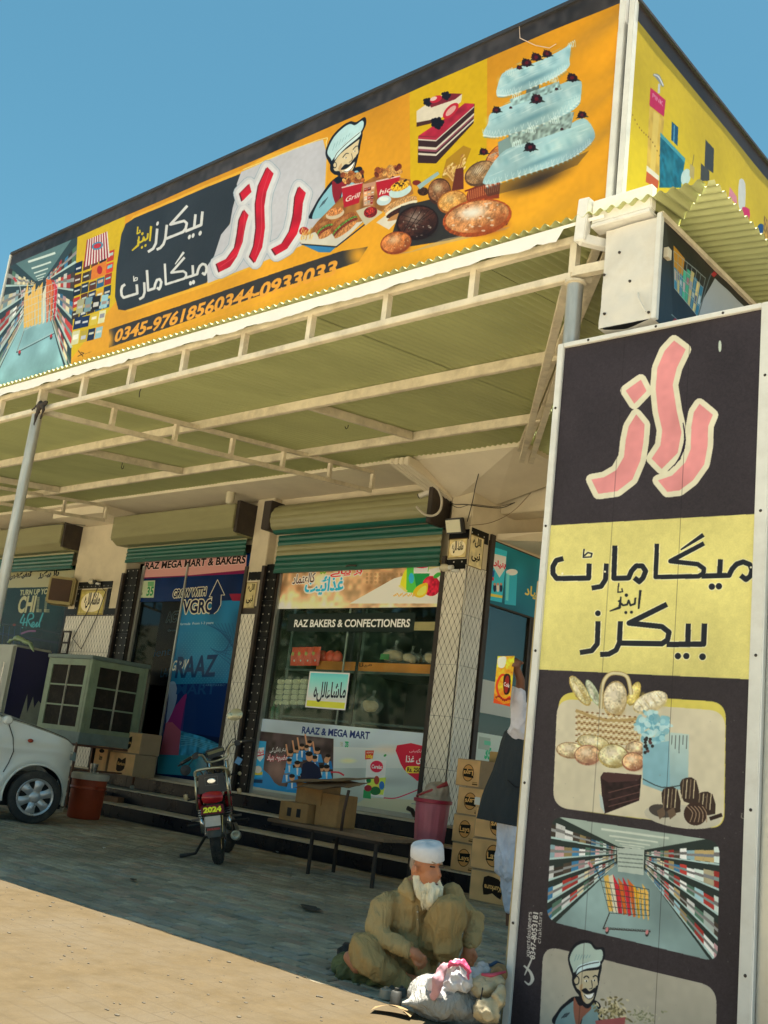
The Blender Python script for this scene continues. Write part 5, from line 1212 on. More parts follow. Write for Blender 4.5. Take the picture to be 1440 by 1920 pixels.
cv.txt('ACTIVE', (311, 1166), (356, 1162), 17, '#0a0f14', bold=.03, outline=(.016, '#3a4a4c')); cv.txt('Grow', (314, 1184), (330, 1183), 4, '#4a6a78'); cv.txt('Fruitient', (250, 1237), (318, 1228), 15, '#0e3550', shear=.1); cv.txt('LACTO', (300, 1270), (336, 1266), 17, '#1c4258', bold=.0)
m2 = shade_print(cv, 'door_lettering', .2, 1.)
cv.panel('door_lettering', m2, sf1, rect=(at((300, 1150), GY)[0], d1, at((300, 1285), GY)[2], zt))
for x in (xl-.01, d0-.02, d1-.005, xr-.02): B().box(x, x+.03, GY-.025, GY+.03, .62, 4.06).build('frame', alu, sf1)
B().box(xl, xr, GY-.03, GY+.03, .60, .65).build('sill', alu, sf1); B().box(xl, xr, GY-.02, GY+.03, 4.175, 4.3).build('frame', iron, sf1)

# --- the bakery window bay
x0, x1 = -11.60, -8.44
sf2 = thing('shopfront', 'bakery shop window with glazed middle, fruit banner above and white posters below', 'shopfront', (-10, GY, .6))
def art_top():
    cv = Cv(1, GY, x0, x1, 3.28, 3.90, 260, '#9a7a58')
    cv.blend(cv.mask([cv.P([(x0, 3.2), (x1, 3.2), (x1, 3.95), (x0, 3.95)], True)]), '#8d6f52', 1, col2='#b7997a', nz=[(.3, .3), (.08, .2)])
    Z = zm(400, 880, 2.7429)
    for k in range(12):
        for j in range(3): cv.ell(Z([(790+22*k, 540+20*j)])[0], 2.4, 2.8, '#6f563e', .5)
    for x in (350, 440, 800, 870): cv.soft(Z([(x, 610)])[0], 16, 16, '#6a4a34', .7)
    cv.soft(Z([(560, 560)])[0], 60, 24, '#c9ae8c', .9); cv.poly(Z([(700, 690), (930, 560), (1165, 500), (1165, 690)]), '#cfc09c', sm=0)
    cv.txt('غذائیت', Z([(465, 650)])[0], Z([(665, 640)])[0], 34, '#1f7fae', arb=True, bold=.03, outline=(.022, '#e6e0d2'))
    cv.txt('کااعتماد', Z([(405, 592)])[0], Z([(520, 580)])[0], 18, '#3c2420', arb=True, bold=.02, outline=(.012, '#e0d6c4'))
    cv.txt('ہر پیالے', Z([(600, 555)])[0], Z([(762, 548)])[0], 17, '#9c2a28', arb=True, bold=.03, outline=(.012, '#e6d8c8')); cv.txt('میں', Z([(548, 540)])[0], Z([(590, 536)])[0], 14, '#5a8a2c', arb=True, bold=.03)
    cv.poly(Z([(960, 600), (975, 540), (995, 515), (1005, 600), (985, 620)]), '#b4b82a', sm=4); cv.poly(Z([(995, 500), (1110, 498), (1085, 640), (990, 632)]), '#3f8f3c'); cv.poly(Z([(1030, 498), (1105, 498), (1100, 540), (1030, 540)]), '#e0e6d0'); cv.ell(Z([(1070, 492)])[0], 16, 6, '#b3203c')
    cv.ell(Z([(1072, 535)])[0], 15, 5, '#d8e4c8'); cv.poly(Z([(1030, 535), (1112, 535), (1100, 610), (1045, 612)]), '#1c6a3c'); cv.ell(Z([(1018, 560)])[0], 5, 10, '#2a7fb4')
    cv.ell(Z([(1120, 600)])[0], 17, 19, '#8c1c30', nz=[(.03, .2)]); cv.soft(Z([(1100, 580)])[0], 8, 9, '#c84a58', .7); cv.ell(Z([(1150, 545)])[0], 8, 4, '#2f7a34', rot=-.6)
    cv.poly(Z([(1025, 640), (1050, 600), (1100, 585), (1095, 640), (1060, 660)]), '#e08a24', sm=4); cv.poly(Z([(1045, 640), (1065, 610), (1094, 598), (1090, 635), (1062, 650)]), '#f0ab4a', sm=3)
    for k in range(14): cv.ell(Z([(930+8*k, 650-5*(k % 3))])[0], 2.4, 1.3, '#a8824c', rot=.4*k)
    for k in range(6): cv.ell(Z([(960+6*k, 600+5*k)])[0], 3, 2, '#b89a5a')
    return cv
cv = art_top(); cv.panel('fruit_banner', shade_print(cv, 'fruit_banner_print', .25, 1.6), sf2)
def art_low():
    cv = Cv(1, GY, x0, x1, .66, 1.66, 300, '#9fa8ae')
    cv.blend(cv.mask([cv.P([(x0, .6), (x1, .6), (x1, 1.7), (x0, 1.7)], True)]), '#9aa6b2', 1, col2='#8f968e', nz=[(.4, .1)])
    Z = zm(440, 1340, 4.)
    cv.poly(Z([(740, 240), (1420, 260), (1420, 400), (740, 400)]), '#aeb2b2', .7); cv.soft(Z([(1150, 260)])[0], 50, 14, '#b7a89a', .7); cv.soft(Z([(1180, 500)])[0], 60, 14, '#8c9494', .8); cv.soft(Z([(850, 345)])[0], 22, 7, '#c8c88a', .7)
    cv.poly(Z([(990, 620), (1400, 640), (1380, 740), (860, 700)]), '#a39c80', .7)
    cv.poly(Z([(134, 118), (742, 180), (735, 590), (66, 512)]), '#3a2f30', nz=[(.08, .3)]); cv.soft(Z([(320, 420)])[0], 42, 46, '#8a6a60', .8); cv.soft(Z([(560, 200)])[0], 50, 14, '#6f625e', .6)
    cv.poly(Z([(66, 512), (100, 400), (190, 400), (260, 450), (330, 530), (520, 545), (600, 590), (400, 580)]), '#1f6f9f', sm=3)
    cv.poly(Z([(142, 192), (238, 200), (208, 470), (92, 480), (104, 430)]), '#2d86ae'); cv.poly(Z([(158, 250), (222, 245), (216, 320), (190, 352), (160, 320)]), '#c8ccd4'); cv.stroke(Z([(158, 312), (222, 296)]), 2.4, '#a3283a'); cv.txt('بنیاد', Z([(162, 300)])[0], Z([(218, 290)])[0], 9, '#a3283a', arb=True, bold=.03)
    cv.poly(Z([(105, 340), (160, 335), (158, 378), (102, 382)]), '#a82838'); cv.txt('20', Z([(115, 350)])[0], Z([(145, 348)])[0], 5, '#c8d4dc', bold=.02); cv.poly(Z([(140, 432), (210, 428), (206, 450), (136, 452)]), '#c8a02c'); cv.ell(Z([(175, 410)])[0], 7, 7, '#b0a8a0'); cv.poly(Z([(90, 480), (210, 486), (208, 512), (86, 506)]), '#12304c')
    cv.txt('بہتر زندگی کی', Z([(262, 290)])[0], Z([(382, 282)])[0], 12, '#d8d4cc', arb=True, bold=.02); cv.txt('مضبوط بنیاد', Z([(240, 352)])[0], Z([(392, 350)])[0], 14, '#e0dcd4', arb=True, bold=.03, outline=(.01, '#8a2834'))
    r = random.Random(4)
    for k, (x, y) in enumerate([(420, 290), (468, 262), (505, 240), (562, 215), (620, 270), (700, 320), (440, 400), (470, 370), (390, 420), (650, 400), (430, 470), (510, 460), (600, 330), (690, 400), (540, 250), (410, 350)]):
        w = r.uniform(.9, 1.2); cv.poly(Z([(x-38*w, y+90), (x-24*w, y+28), (x+24*w, y+26), (x+38*w, y+88)]), r.choice(['#2f74aa', '#3a86b8', '#256096'])); cv.poly(Z([(x-8, y+30), (x+8, y+30), (x+4, y+80), (x-4, y+80)]), '#c4ccd4'); cv.ell(Z([(x, y)])[0], 4.6*w, 5.6*w, '#a97c5e'); cv.ell(Z([(x, y-12)])[0], 4.8*w, 3.2*w, '#1c1614')
        if k < 5: cv.stroke(Z([(x-20, y+20), (x-34, y-70)]), 3, '#a97c5e')
    cv.poly(Z([(490, 500), (510, 370), (545, 350), (590, 355), (640, 400), (655, 470), (590, 495)]), '#141c34'); cv.ell(Z([(560, 315)])[0], 6.5, 9, '#a97a5c'); cv.ell(Z([(558, 292)])[0], 6.8, 4.6, '#15100e'); cv.ell(Z([(690, 340)])[0], 5, 6, '#a97c5e')
    cv.txt('RAAZ & MEGA MART', Z([(502, 138)])[0], Z([(1010, 183)])[0], 12.5, '#1a2c5e', bold=.03)
    cv.txt('35', Z([(826, 240)])[0], Z([(852, 242)])[0], 9, '#2c8a5c', bold=.05); cv.poly(Z([(828, 200), (852, 202), (852, 212), (828, 210)]), '#2c8a5c'); cv.crowd(Z([(790, 200), (812, 202), (812, 238), (788, 236)]), 2, 3, ['#6a7470', '#8a948c'], 3)
    cv.poly(Z([(980, 268), (1045, 268), (1035, 330), (978, 335)]), '#a83a2c'); cv.txt('100g', Z([(985, 325)])[0], Z([(1035, 322)])[0], 6, '#e0a83c', bold=.04); cv.txt('NOW IN', Z([(990, 290)])[0], Z([(1036, 288)])[0], 3, '#e8d8c8', bold=.02)
    cv.poly(Z([(990, 335), (1138, 345), (1118, 620), (972, 600)]), '#c4ccc0'); cv.ell(Z([(1065, 388)])[0], 12, 11, '#b02440'); cv.txt('Cerelac', Z([(1026, 400)])[0], Z([(1106, 406)])[0], 7, '#e8e4e0', bold=.03); cv.poly(Z([(1000, 480), (1135, 470), (1115, 600), (985, 590)]), '#a3b43c', .9)
    cv.ell(Z([(1065, 490)])[0], 5, 8, '#8c3a30'); cv.ell(Z([(1058, 545)])[0], 12, 6, '#c8b04c'); cv.ell(Z([(1055, 570)])[0], 10, 8, '#1f5a34'); cv.ell(Z([(1103, 530)])[0], 5, 8, '#2a5f9c'); cv.ell(Z([(1005, 492)])[0], 4.5, 5, '#1f6a3c'); cv.poly(Z([(968, 560), (1020, 555), (1022, 630), (962, 622)]), '#2c7a4a'); cv.ell(Z([(1000, 550)])[0], 7, 6, '#7c2430')
    cv.ell(Z([(1128, 305)])[0], 3, 2, '#2f7a44', rot=-.7); cv.stroke(Z([(1118, 622), (1200, 625), (1280, 600), (1390, 555)]), 1.8, '#a82444', sm=4); cv.stroke(Z([(720, 430), (780, 432), (820, 455)]), 3, '#a83040', sm=3)
    cv.poly(Z([(1218, 230), (1425, 238), (1395, 485), (1340, 470), (1270, 410), (1228, 320)]), '#a31c34', sm=2); cv.txt('تگھیتی', Z([(1310, 285)])[0], Z([(1400, 290)])[0], 8, '#e0c8c4', arb=True); cv.txt('ی غذا', Z([(1280, 372)])[0], Z([(1400, 372)])[0], 17, '#e8dcd8', arb=True, bold=.03)
    cv.poly(cv_round(Z, 1282, 1398, 385, 438), '#d8a83c'); cv.txt('Rs. 250', Z([(1292, 425)])[0], Z([(1392, 432)])[0], 8, '#3a1c18', bold=.03); cv.txt('xpertdesigners', Z([(1325, 668)])[0], Z([(1372, 672)])[0], 2.4, '#2c3c6c')
    return cv
def cv_round(Z, a, b, c, d, r=22):
    pts = []
    for cx, cy, t0 in ((b-r, c+r, -PI/2), (b-r, d-r, 0), (a+r, d-r, PI/2), (a+r, c+r, PI)):
        for k in range(5): t = t0+PI/2*k/4; pts.append((cx+r*math.cos(t), cy+r*math.sin(t)))
    return Z(pts)
cv = art_low(); cv.panel('poster_panel', shade_print(cv, 'window_poster_print', .3, 1.4), sf2)
B().box(x0, x1, GY+.01, GY+.02, 1.655, 3.285).build('glass_pane', glassm, sf2)
for x in (x0-.02, x1-.01): B().box(x, x+.035, GY-.03, GY+.03, .6, 3.95).build('frame', alu if x < -10 else iron, sf2)
B().box(x0, x1, GY-.025, GY+.03, .60, .66).build('sill', alu, sf2); B().box(x0, x1, GY-.12, GY+.04, .585, .603).build('sill', nosing_m, sf2)
for px, w in ((640, .022), (664, .045)): xx = at((px, 1250), GY)[0]; B().box(xx, xx+w, GY+.021, GY+.04, 1.66, 3.28).build('frame', alu if w < .03 else MATS['dark_interior'], sf2)
cv = Cv(1, GY+.006, at((540, 1160), GY)[0], at((778, 1160), GY)[0], at((600, 1184), GY)[2], at((600, 1150), GY)[2], 300, '#16201f')
cv.txt('RAZ BAKERS & CONFECTIONERS', (551, 1175), (768, 1175), 13, '#d8d2b8', bold=.03); cv.panel('lettered_strip', shade_print(cv, 'lettered_strip_print', .3, 1.5), sf2)
B().box(at((778, 1160), GY)[0]+.005, x1, GY-.002, GY+.008, at((800, 1182), GY)[2], at((800, 1166), GY)[2]).build('yellow_sticker', mat('yellow_sticker', (.42, .38, .16), .5), sf2)
# --- things in the window
IY = 10.78
shu = thing('display_shelves', 'dark shelf unit with carton edged shelves behind the bakery window', 'shelves', (-10, 11.1, .6))
zs1 = at((700, 1257), IY)[2]; zs2 = at((600, 1345), IY)[2]; zs0 = at((700, 1385), IY)[2]
drk = mat('dark_teal_shelf', (.04, .075, .07), .5)
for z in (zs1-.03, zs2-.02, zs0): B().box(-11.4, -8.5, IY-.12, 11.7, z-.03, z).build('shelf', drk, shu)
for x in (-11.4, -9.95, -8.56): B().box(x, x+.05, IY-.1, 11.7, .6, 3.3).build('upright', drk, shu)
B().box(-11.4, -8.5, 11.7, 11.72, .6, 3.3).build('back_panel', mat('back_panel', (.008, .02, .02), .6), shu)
cart = mat('cardboard', (.40, .28, .165), .8, var=.12, scale=6, dirt=.15, bump=.1)
cv = Cv(1, IY-.13, at((606, 1245), IY)[0], -8.55, zs1-.03, zs1+.09, 200, '#7a4a22')
cv.blend(cv.mask([cv.P([(-12, zs1-.1), (-8, zs1-.1), (-8, zs1+.2), (-12, zs1+.2)], True)]), '#8a5626', 1, nz=[(.2, .15)]); cv.txt('میلاد', (664, 1252), (697, 1250), 8, '#1c120c', arb=True); 
cv.panel('carton_strip', shade_print(cv, 'carton_strip_print', .7, 1.5), shu)
plastic = mat('clear_plastic_bag', (.55, .55, .50), .2, var=.1, **{'Transmission Weight': .0}); 
def bag_mat(name, col, a=.55):
    T = NT(name); b = T.b; b.inputs['Base Color'].default_value = (*col, 1); b.inputs['Roughness'].default_value = .2; b.inputs['Alpha'].default_value = a; tc = T.n('TexCoord'); n = T.n('TexNoise', Scale=22, Detail=4); T.l(tc.outputs['Object'], n.inputs['Vector']); bp = T.n('Bump', Strength=.6, Distance=.02); T.l(n.outputs[0], bp.inputs['Height']); T.l(bp.outputs[0], b.inputs['Normal']); return T.m
filmm = bag_mat('thin_plastic_film', (.6, .62, .58), .30)
bunm = mat('baked_bun', (.80, .48, .20), .6, var=.3, scale=14)
redpk = mat('red_snack_foil', (.85, .10, .05), .35, var=.15, scale=12, bump=.3, bscale=20); yel = mat('yellow_label', (.5, .42, .10), .5); whitepl = mat('white_plastic', (.7, .7, .66), .4, var=.06)
def packet(px, h, w, lab, y=10.68, m=redpk):
    p = at(px, y); t = thing('snack_packet', lab, 'snack packet', tuple(p), 0, 'red snack packets in the bakery window')
    def fn(u, v):
        a = (u-.5)*2; q = (v-.5)*2; th = .035*(1-q*q)*(1-a**4); return ((u-.5)*w*(1-.06*abs(q)), -th, v*h)
    b = B().grid(fn, 8, 8); b.build('pouch', m, t, smooth=2, local=True, fixn=False)
    B().lathe([(0, -.040), (.028, -.038), (.030, -.034)], 12, (-.02*1, 0, h*.62), axis='Y').build('label', yel, t, local=True); B().lathe([(0, -.036), (.016, -.035)], 10, (.03, 0, h*.25), axis='Y').build('label', whitepl, t, local=True)
for i, (x, l) in enumerate(((551, 'red snack packet at the left end of the row in the bakery window'), (563, 'red snack packet second from left in the window row'), (576, 'red snack packet third from left with a round pale label'), (590, 'red snack packet fourth from left above the framed calligraphy'))): packet((x, 1248), .27, .17, l, 10.66-.02*i)
for i, (x, yy) in enumerate(((604, 1246), (620, 1246), (632, 1247))):
    tag(blob('snack_bag', [('e', tuple(at((x, yy-14), 10.74)), (.10, .06, .10))], .014, redpk, local=True), ('plump red snack bag lying behind the packet row', 'plump red snack bag in the middle of three beside the pane', 'plump red snack bag nearest the vertical pane joint')[i], 'snack bag', 'red snack packets in the bakery window')
def bread_bag(px, r, lab, y=10.80, green=False, n=5):
    p = at(px, y); t = thing('bread_bag', lab, 'bread bag', tuple(p), 0, 'clear bags of bread on the window shelves'); rr = random.Random(int(px[0]))
    pr = [('e', (rr.uniform(-.5, .5)*r, rr.uniform(-.3, .1)*r, r*.42+rr.uniform(0, .25)*r), (r*.48, r*.42, r*.36), (rr.random(), rr.random(), 0)) for _ in range(n)]
    blob('buns', pr, .014, bunm, t)
    blob('plastic', [('e', (0, 0, r*.55), (r*1.1, r*.75, r*.62)), ('c', [(0, 0, r*1.0), (.01, 0, r*1.35)], [r*.3, r*.07]), ('c', [(.01, 0, r*1.35), (.02, 0, r*1.7)], [r*.06, r*.16])], .014, filmm, t, fold=[(.012, 14, 14, 6, 1)])
    if green: B().grid(lambda u, v: ((u-.5)*r*.9-.05, -r*.76, r*(.15+.45*v)), 2, 2).build('label', mat('green_label', (.05, .25, .06), .4), t, local=True)
bread_bag((737, 1243), .17, 'knotted bread bag with a green label, left on the upper shelf', green=True)
bread_bag((770, 1244), .13, 'knotted bread bag in the middle of the upper shelf'); bread_bag((785, 1243), .11, 'smaller bread bag tucked behind others on the upper shelf', 11.12); bread_bag((812, 1246), .15, 'bread bag at the right end of the upper shelf against the frame')
bread_bag((695, 1337), .17, 'knotted bag of round buns on the lower shelf', n=7); bread_bag((667, 1336), .11, 'bag of small buns behind the knotted bag, lower shelf', 11.1)
rusk = mat('pale_rusk', (.85, .76, .48), .7, var=.2, scale=20)
for i, x in enumerate((523, 537, 552, 566)):
    p = at((x, 1324), 10.70); t = thing('rusk_bag', ('clear bag of pale rusks beside the white roll', 'clear bag of pale rusks, second from the white roll', 'clear bag of pale rusks, third from the white roll', 'clear bag of pale rusks partly behind the framed calligraphy')[i], 'rusk bag', tuple(p), 0, 'clear bags of rusks standing in the window')
    for k in range(5): B().box(-.07, .07, -.04, .04, .02+.075*k, .085+.075*k).build('rusk', rusk, t, local=True, bevel=.012)
    blob('plastic', [('e', (0, 0, .2), (.10, .07, .24))], .016, filmm, t, fold=[(.01, 14, 14, 6, 2)])
o = B().tube([tuple(at((496, 1344), 10.7)), tuple(at((505, 1270), 10.7))], [.055, .07], 14).build('paper_roll', mat('white_paper', (.62, .64, .56), .7, var=.08), smooth=True); tag(o, 'tall white paper roll standing at the left of the bakery window', 'paper roll')
for i, x in enumerate((510, 519)):
    p = at((x, 1348), 10.68); o = B().lathe([(0, 0), (.035, 0), (.037, .15), (.015, .2), (.014, .26), (0, .262)], 14, tuple(p)).build('bottle', mat('green_bottle_glass', (.03, .12, .05), .12), smooth=True); tag(o, ('dark green bottle behind the glass nearer the paper roll', 'dark green bottle behind the glass further from the paper roll')[i], 'bottle', 'green bottles in the window')
cv = Cv(1, GY-.004, at((577, 1290), GY)[0], at((653, 1290), GY)[0], at((610, 1329), GY)[2], at((610, 1260), GY)[2], 400, '#7fb4c4')
cv.blend(cv.mask([cv.P([(cv.u0, cv.v0), (cv.u1, cv.v0), (cv.u1, cv.v1), (cv.u0, cv.v1)], True)]), '#4f9fb8', 1, col2='#c8dcd0'); uu, vv = cv.u1-cv.u0, cv.v1-cv.v0
cv.rect(cv.u0, cv.u1, cv.v0, cv.v0+vv*.2, '#c8c83a'); cv.txt('ماشاءالله', (586, 1316), (646, 1318), 38, '#141c2c', arb=True, bold=.02)
for u0_, u1_, v0_, v1_ in ((0, 1, 0, .04), (0, 1, .96, 1), (0, .03, 0, 1), (.97, 1, 0, 1)): cv.rect(cv.u0+uu*u0_, cv.u0+uu*u1_, cv.v0+vv*v0_, cv.v0+vv*v1_, '#d0d4cc')
t = thing('calligraphy_sheet', 'blue and yellow sheet with black Arabic calligraphy taped to the window', 'sheet', (cv.u0, GY-.004, cv.v0))
cv.panel('sheet', shade_print(cv, 'calligraphy_print', .35, 1.5), t)

# --- the green sign bay at the far left
sf0 = thing('shopfront', 'dark green shopfront at the far left with slogan lettering and a cream band', 'shopfront', (-19, GY, .6))
xa, xb = -21.8, -17.24
cv = Cv(1, GY, xa, xb, .64, 4.16, 160, '#0c2c24')
cv.blend(cv.mask([cv.P([(xa, .6), (xb, .6), (xb, 4.2), (xa, 4.2)], True)]), '#0d3128', 1, col2='#082244', nz=[(.4, .2)])
Z = zm(0, 960, 5.648)
cv.poly(Z([(-1400, 900), (-20, 790), (-20, 640), (800, 620), (800, 790), (0, 805), (-1400, 950), (-1400, 700), (-20, 640)]), '#b4b088'); cv.poly(Z([(-20, 670), (790, 612), (790, 785), (-20, 808)]), '#b4b088')
for k, (a, b_) in enumerate((((80, 728), (330, 700)), ((400, 712), (620, 680)))): cv.txt(('راز بیکرز', 'کنفیکشنرز')[1-k], Z([a])[0], Z([b_])[0], 13, '#1c1810', arb=True, bold=.06)
cv.txt('TURN UP YOUR', Z([(205, 882)])[0], Z([(575, 862)])[0], 9.5, '#c2be94', bold=.04)
cv.txt('CHI', Z([(178, 1062)])[0], Z([(360, 1056)])[0], 29, '#c8c49a', bold=.04)
for lx in (382, 465):
    for k in range(13): cv.poly(Z([(lx+1.6*(12-k)*.6, 900+12.2*k), (lx+26+1.6*(12-k)*.6, 900+12.2*k), (lx+26+1.6*(12-k)*.6, 907+12.2*k), (lx+1.6*(12-k)*.6, 907+12.2*k)]), '#a9a67e')
    for k in range(3): cv.poly(Z([(lx, 1030+12*k), (lx+58, 1030+12*k), (lx+58, 1037+12*k), (lx, 1037+12*k)]), '#a9a67e')
for w, c in ((4, '#1c5a6a'), (1.7, '#4fb4c4')):
    cv.stroke(Z([(255, 1080), (215, 1170), (290, 1165)]), w, c, sm=3); cv.stroke(Z([(262, 1120), (235, 1230)]), w, c); cv.stroke(Z([(275, 1230), (300, 1090), (345, 1075), (350, 1120), (300, 1150), (335, 1220)]), w, c, sm=5); cv.stroke(Z([(335, 1200), (360, 1190), (355, 1165), (335, 1190), (350, 1220), (380, 1190), (395, 1170), (380, 1215), (410, 1190), (455, 1070), (420, 1160), (415, 1220)]), w, c, sm=4)
cv.stroke(Z([(220, 1290), (300, 1262), (380, 1260)]), 3.4, '#8a5a8c', sm=3); cv.stroke(Z([(-40, 1180), (180, 1200), (640, 1290)]), 3, '#28343c'); cv.stroke(Z([(-40, 1280), (640, 1390)]), 4, '#1c2c44'); cv.ell(Z([(150, 1195)])[0], 3, 2.4, '#7a3a30')
for k in range(5): cv.stroke(Z([(60*k-20, 1210), (60*k-40, 1400)]), 1, '#24406c')
cv.poly(Z([(150, 1480), (560, 1480), (480, 1900), (60, 1900)]), '#0b1c58'); cv.poly(Z([(560, 1500), (610, 1500), (540, 1900), (470, 1900)]), '#2a7fae', nz=[(.1, .4)])
cv.panel('window_sticker', shade_print(cv, 'green_shopfront_print', .25, .95), sf0)
B().box(xb-.02, xb+.02, GY-.03, GY+.03, .6, 4.1).build('frame', iron, sf0); B().box(xa, xb, GY-.03, GY+.03, .60, .65).build('sill', alu, sf0)

# --- the right hand side of the shop
SX = -8.03
sf3 = thing('shopfront', 'glass side entrance round the corner below a blue milk advertisement', 'shopfront', (SX, 12, .6))
cv = Cv(0, SX+.02, 10.93, 13.2, 3.40, 4.22, 220, '#12606e')
cv.blend(cv.mask([cv.P([(10.8, 3.3), (13.3, 3.3), (13.3, 4.3), (10.8, 4.3)], True)]), '#176c7c', 1, col2='#0f4f62', nz=[(.3, .12)])
Z = zm(620, 800, 3.4286)
cv.poly(Z([(1035, 770), (1135, 800), (1100, 1130), (1005, 1110)]), '#2f9cb4'); cv.poly(Z([(1045, 815), (1128, 835), (1125, 910), (1085, 970), (1045, 900)]), '#c8d0d8'); cv.txt('بنیاد', Z([(1045, 905)])[0], Z([(1124, 918)])[0], 15, '#a8283c', arb=True, bold=.04)
cv.poly(Z([(1003, 915), (1055, 925), (1050, 965), (1003, 958)]), '#1c4a8c'); cv.poly(Z([(1003, 962), (1050, 968), (1048, 990), (1003, 984)]), '#b02c3c')
for x in (1055, 1075, 1095): cv.ell(Z([(x, 1035)])[0], 3, 8, ('#15203c', '#c8b4b0', '#15203c')[(x-1055)//20]); cv.ell(Z([(x, 1012)])[0], 2.2, 2.6, '#a8785c')
cv.poly(Z([(1018, 1070), (1105, 1085), (1103, 1102), (1016, 1088)]), '#c8a83a'); cv.poly(Z([(1125, 915), (1200, 935), (1190, 1150), (1118, 1140)]), '#2a8fa8'); cv.ell(Z([(1165, 935)])[0], 11, 6, '#c2e0e4'); cv.poly(Z([(1130, 940), (1150, 945), (1142, 1120), (1125, 1115)]), '#6ab8c8', .7)
cv.txt('نیاد', Z([(1245, 1095)])[0], Z([(1335, 1115)])[0], 24, '#d8a03c', arb=True, bold=.03)
cv.panel('advertisement', shade_print(cv, 'milk_advert_print', .3, 1.4), sf3); B().box(SX-.05, SX+.012, 10.93, 13.2, 3.38, 4.24).build('backing_box', iron, sf3)
B().box(SX-.02, SX-.01, 10.95, 11.9, .62, 3.38).build('glass_pane', glassm, sf3); B().box(SX-.02, SX-.01, 12.0, 13.1, .62, 3.38).build('door_glass', darkglass, sf3)
for y in (10.90, 11.9, 11.96, 13.12): B().box(SX-.04, SX+.01, y, y+.045, .6, 3.4).build('frame', iron, sf3)
cv = Cv(0, SX-.004, 10.95, 11.9, .64, 1.75, 200, '#aab4ac'); cv.txt('35', (908, 1421), (920, 1423), 20, '#2c9a6c', bold=.05); cv.rect(11.0, 11.25, 1.55, 1.7, '#8f9a90'); cv.poly([(908, 1388), (920, 1390), (920, 1398), (908, 1396)], '#5aa88a')
cv.panel('window_sticker', shade_print(cv, 'side_sticker_print', .3, 1.3), sf3)
cv = Cv(0, SX-.003, 10.96, 11.75, 2.0, 2.42, 200, '#a8aca8'); cv.txt('044-6198', (897, 1268), (930, 1272), 8, '#4a5458', bold=.02); cv.stroke([(890, 1245), (935, 1250)], 2, '#a83a4c'); cv.panel('window_sticker', shade_print(cv, 'phone_reflection_print', .3, 1.2), sf3)  # phone number strip is a reflection in the side glass, painted as flat print
B().prism([(SX+.0, 4.25), (SX+.55, 4.30), (SX+.62, 4.42), (SX, 4.62)], 11.35, 13.4, axis=1).build('concrete_hood', ceil_m, sf3, bevel=.01) if 0 else None
hd = B().add([(SX, 10.98, 4.26), (SX+.55, 11.2, 4.26), (SX+.55, 13.4, 4.30), (SX, 13.4, 4.30), (SX, 10.98, 4.34), (SX+.5, 11.3, 4.42), (SX+.5, 13.4, 4.46), (SX, 13.4, 4.46)], [(0, 1, 2, 3), (4, 5, 6, 7), (0, 1, 5, 4), (1, 2, 6, 5), (2, 3, 7, 6), (3, 0, 4, 7)]).build('concrete_hood', ceil_m, sf3)

# ================================================================ fittings on the wall and ceiling
def plate(name, px, w, h, text, lab, bgc='#b8a878', ax=1, val=FY-.018, fr='#6a5838', tc='#1c1712'):
    p = on(ax, val, px); u = p[0] if ax == 1 else p[1]; cv = Cv(ax, val, u-w/2, u+w/2, p[2]-h/2, p[2]+h/2, 500, bgc); k = .04*w
    cv.blend(cv.mask([cv.P([(cv.u0, cv.v0), (cv.u1, cv.v0), (cv.u1, cv.v1), (cv.u0, cv.v1)], True)]), bgc, 1, nz=[(.05, .1)])
    for a in (0, 1): cv.rect(cv.u0+a*(w-k), cv.u0+a*(w-k)+k, cv.v0, cv.v1, fr); cv.rect(cv.u0, cv.u1, cv.v0+a*(h-k), cv.v0+a*(h-k)+k, fr)
    if w > h*.9: cv.poly([(u+.42*w*math.cos(t)*(abs(math.cos(t))**-.3), p[2]+.38*h*math.sin(t)) for t in (2*PI*q/40+.01 for q in range(40))], '#cfc4a4', raw=True)
    for i, t_ in enumerate(text): n = len(text); cv.txt(t_, (u-.3*w, p[2]+h*(.5-(i+.82)/n*.9)), (u+.3*w, p[2]+h*(.5-(i+.82)/n*.9)), h*.62/n, tc, arb=True, raw=True, bold=.035)
    t = thing('calligraphy_tile', lab, 'tile', (p[0], p[1], p[2])); cv.panel('tile_face', shade_print(cv, lab[:12].replace(' ', '_')+'_tile_print', .2, 1.2), t)
    if ax == 1: B().box(u-w/2, u+w/2, val+.001, val+.012, cv.v0, cv.v1).build('tile_body', cream, t)
    else: B().box(val-.012, val-.001, u-w/2, u+w/2, cv.v0, cv.v1).build('tile_body', cream, t)
plate('calligraphy_tile', (858, 1028), .30, .26, ['ماشاءالله'], 'brown framed calligraphy tile on the front of the corner column')
plate('calligraphy_tile', (893, 1035), .30, .42, ['الله', 'نبی'], 'tall calligraphy tile on the side face of the corner column', ax=0, val=SX+.02, bgc='#c4b890')
plate('calligraphy_tile', (469, 1116), .24, .40, ['الله', 'نبی'], 'tall calligraphy tile on the narrow column between shutters', bgc='#a89c74')
plate('calligraphy_tile', (172, 1129), .80, .46, ['ماشاءالله'], 'wide yellowed calligraphy tile on the broad left column', bgc='#a89a58', fr='#8a7c44')
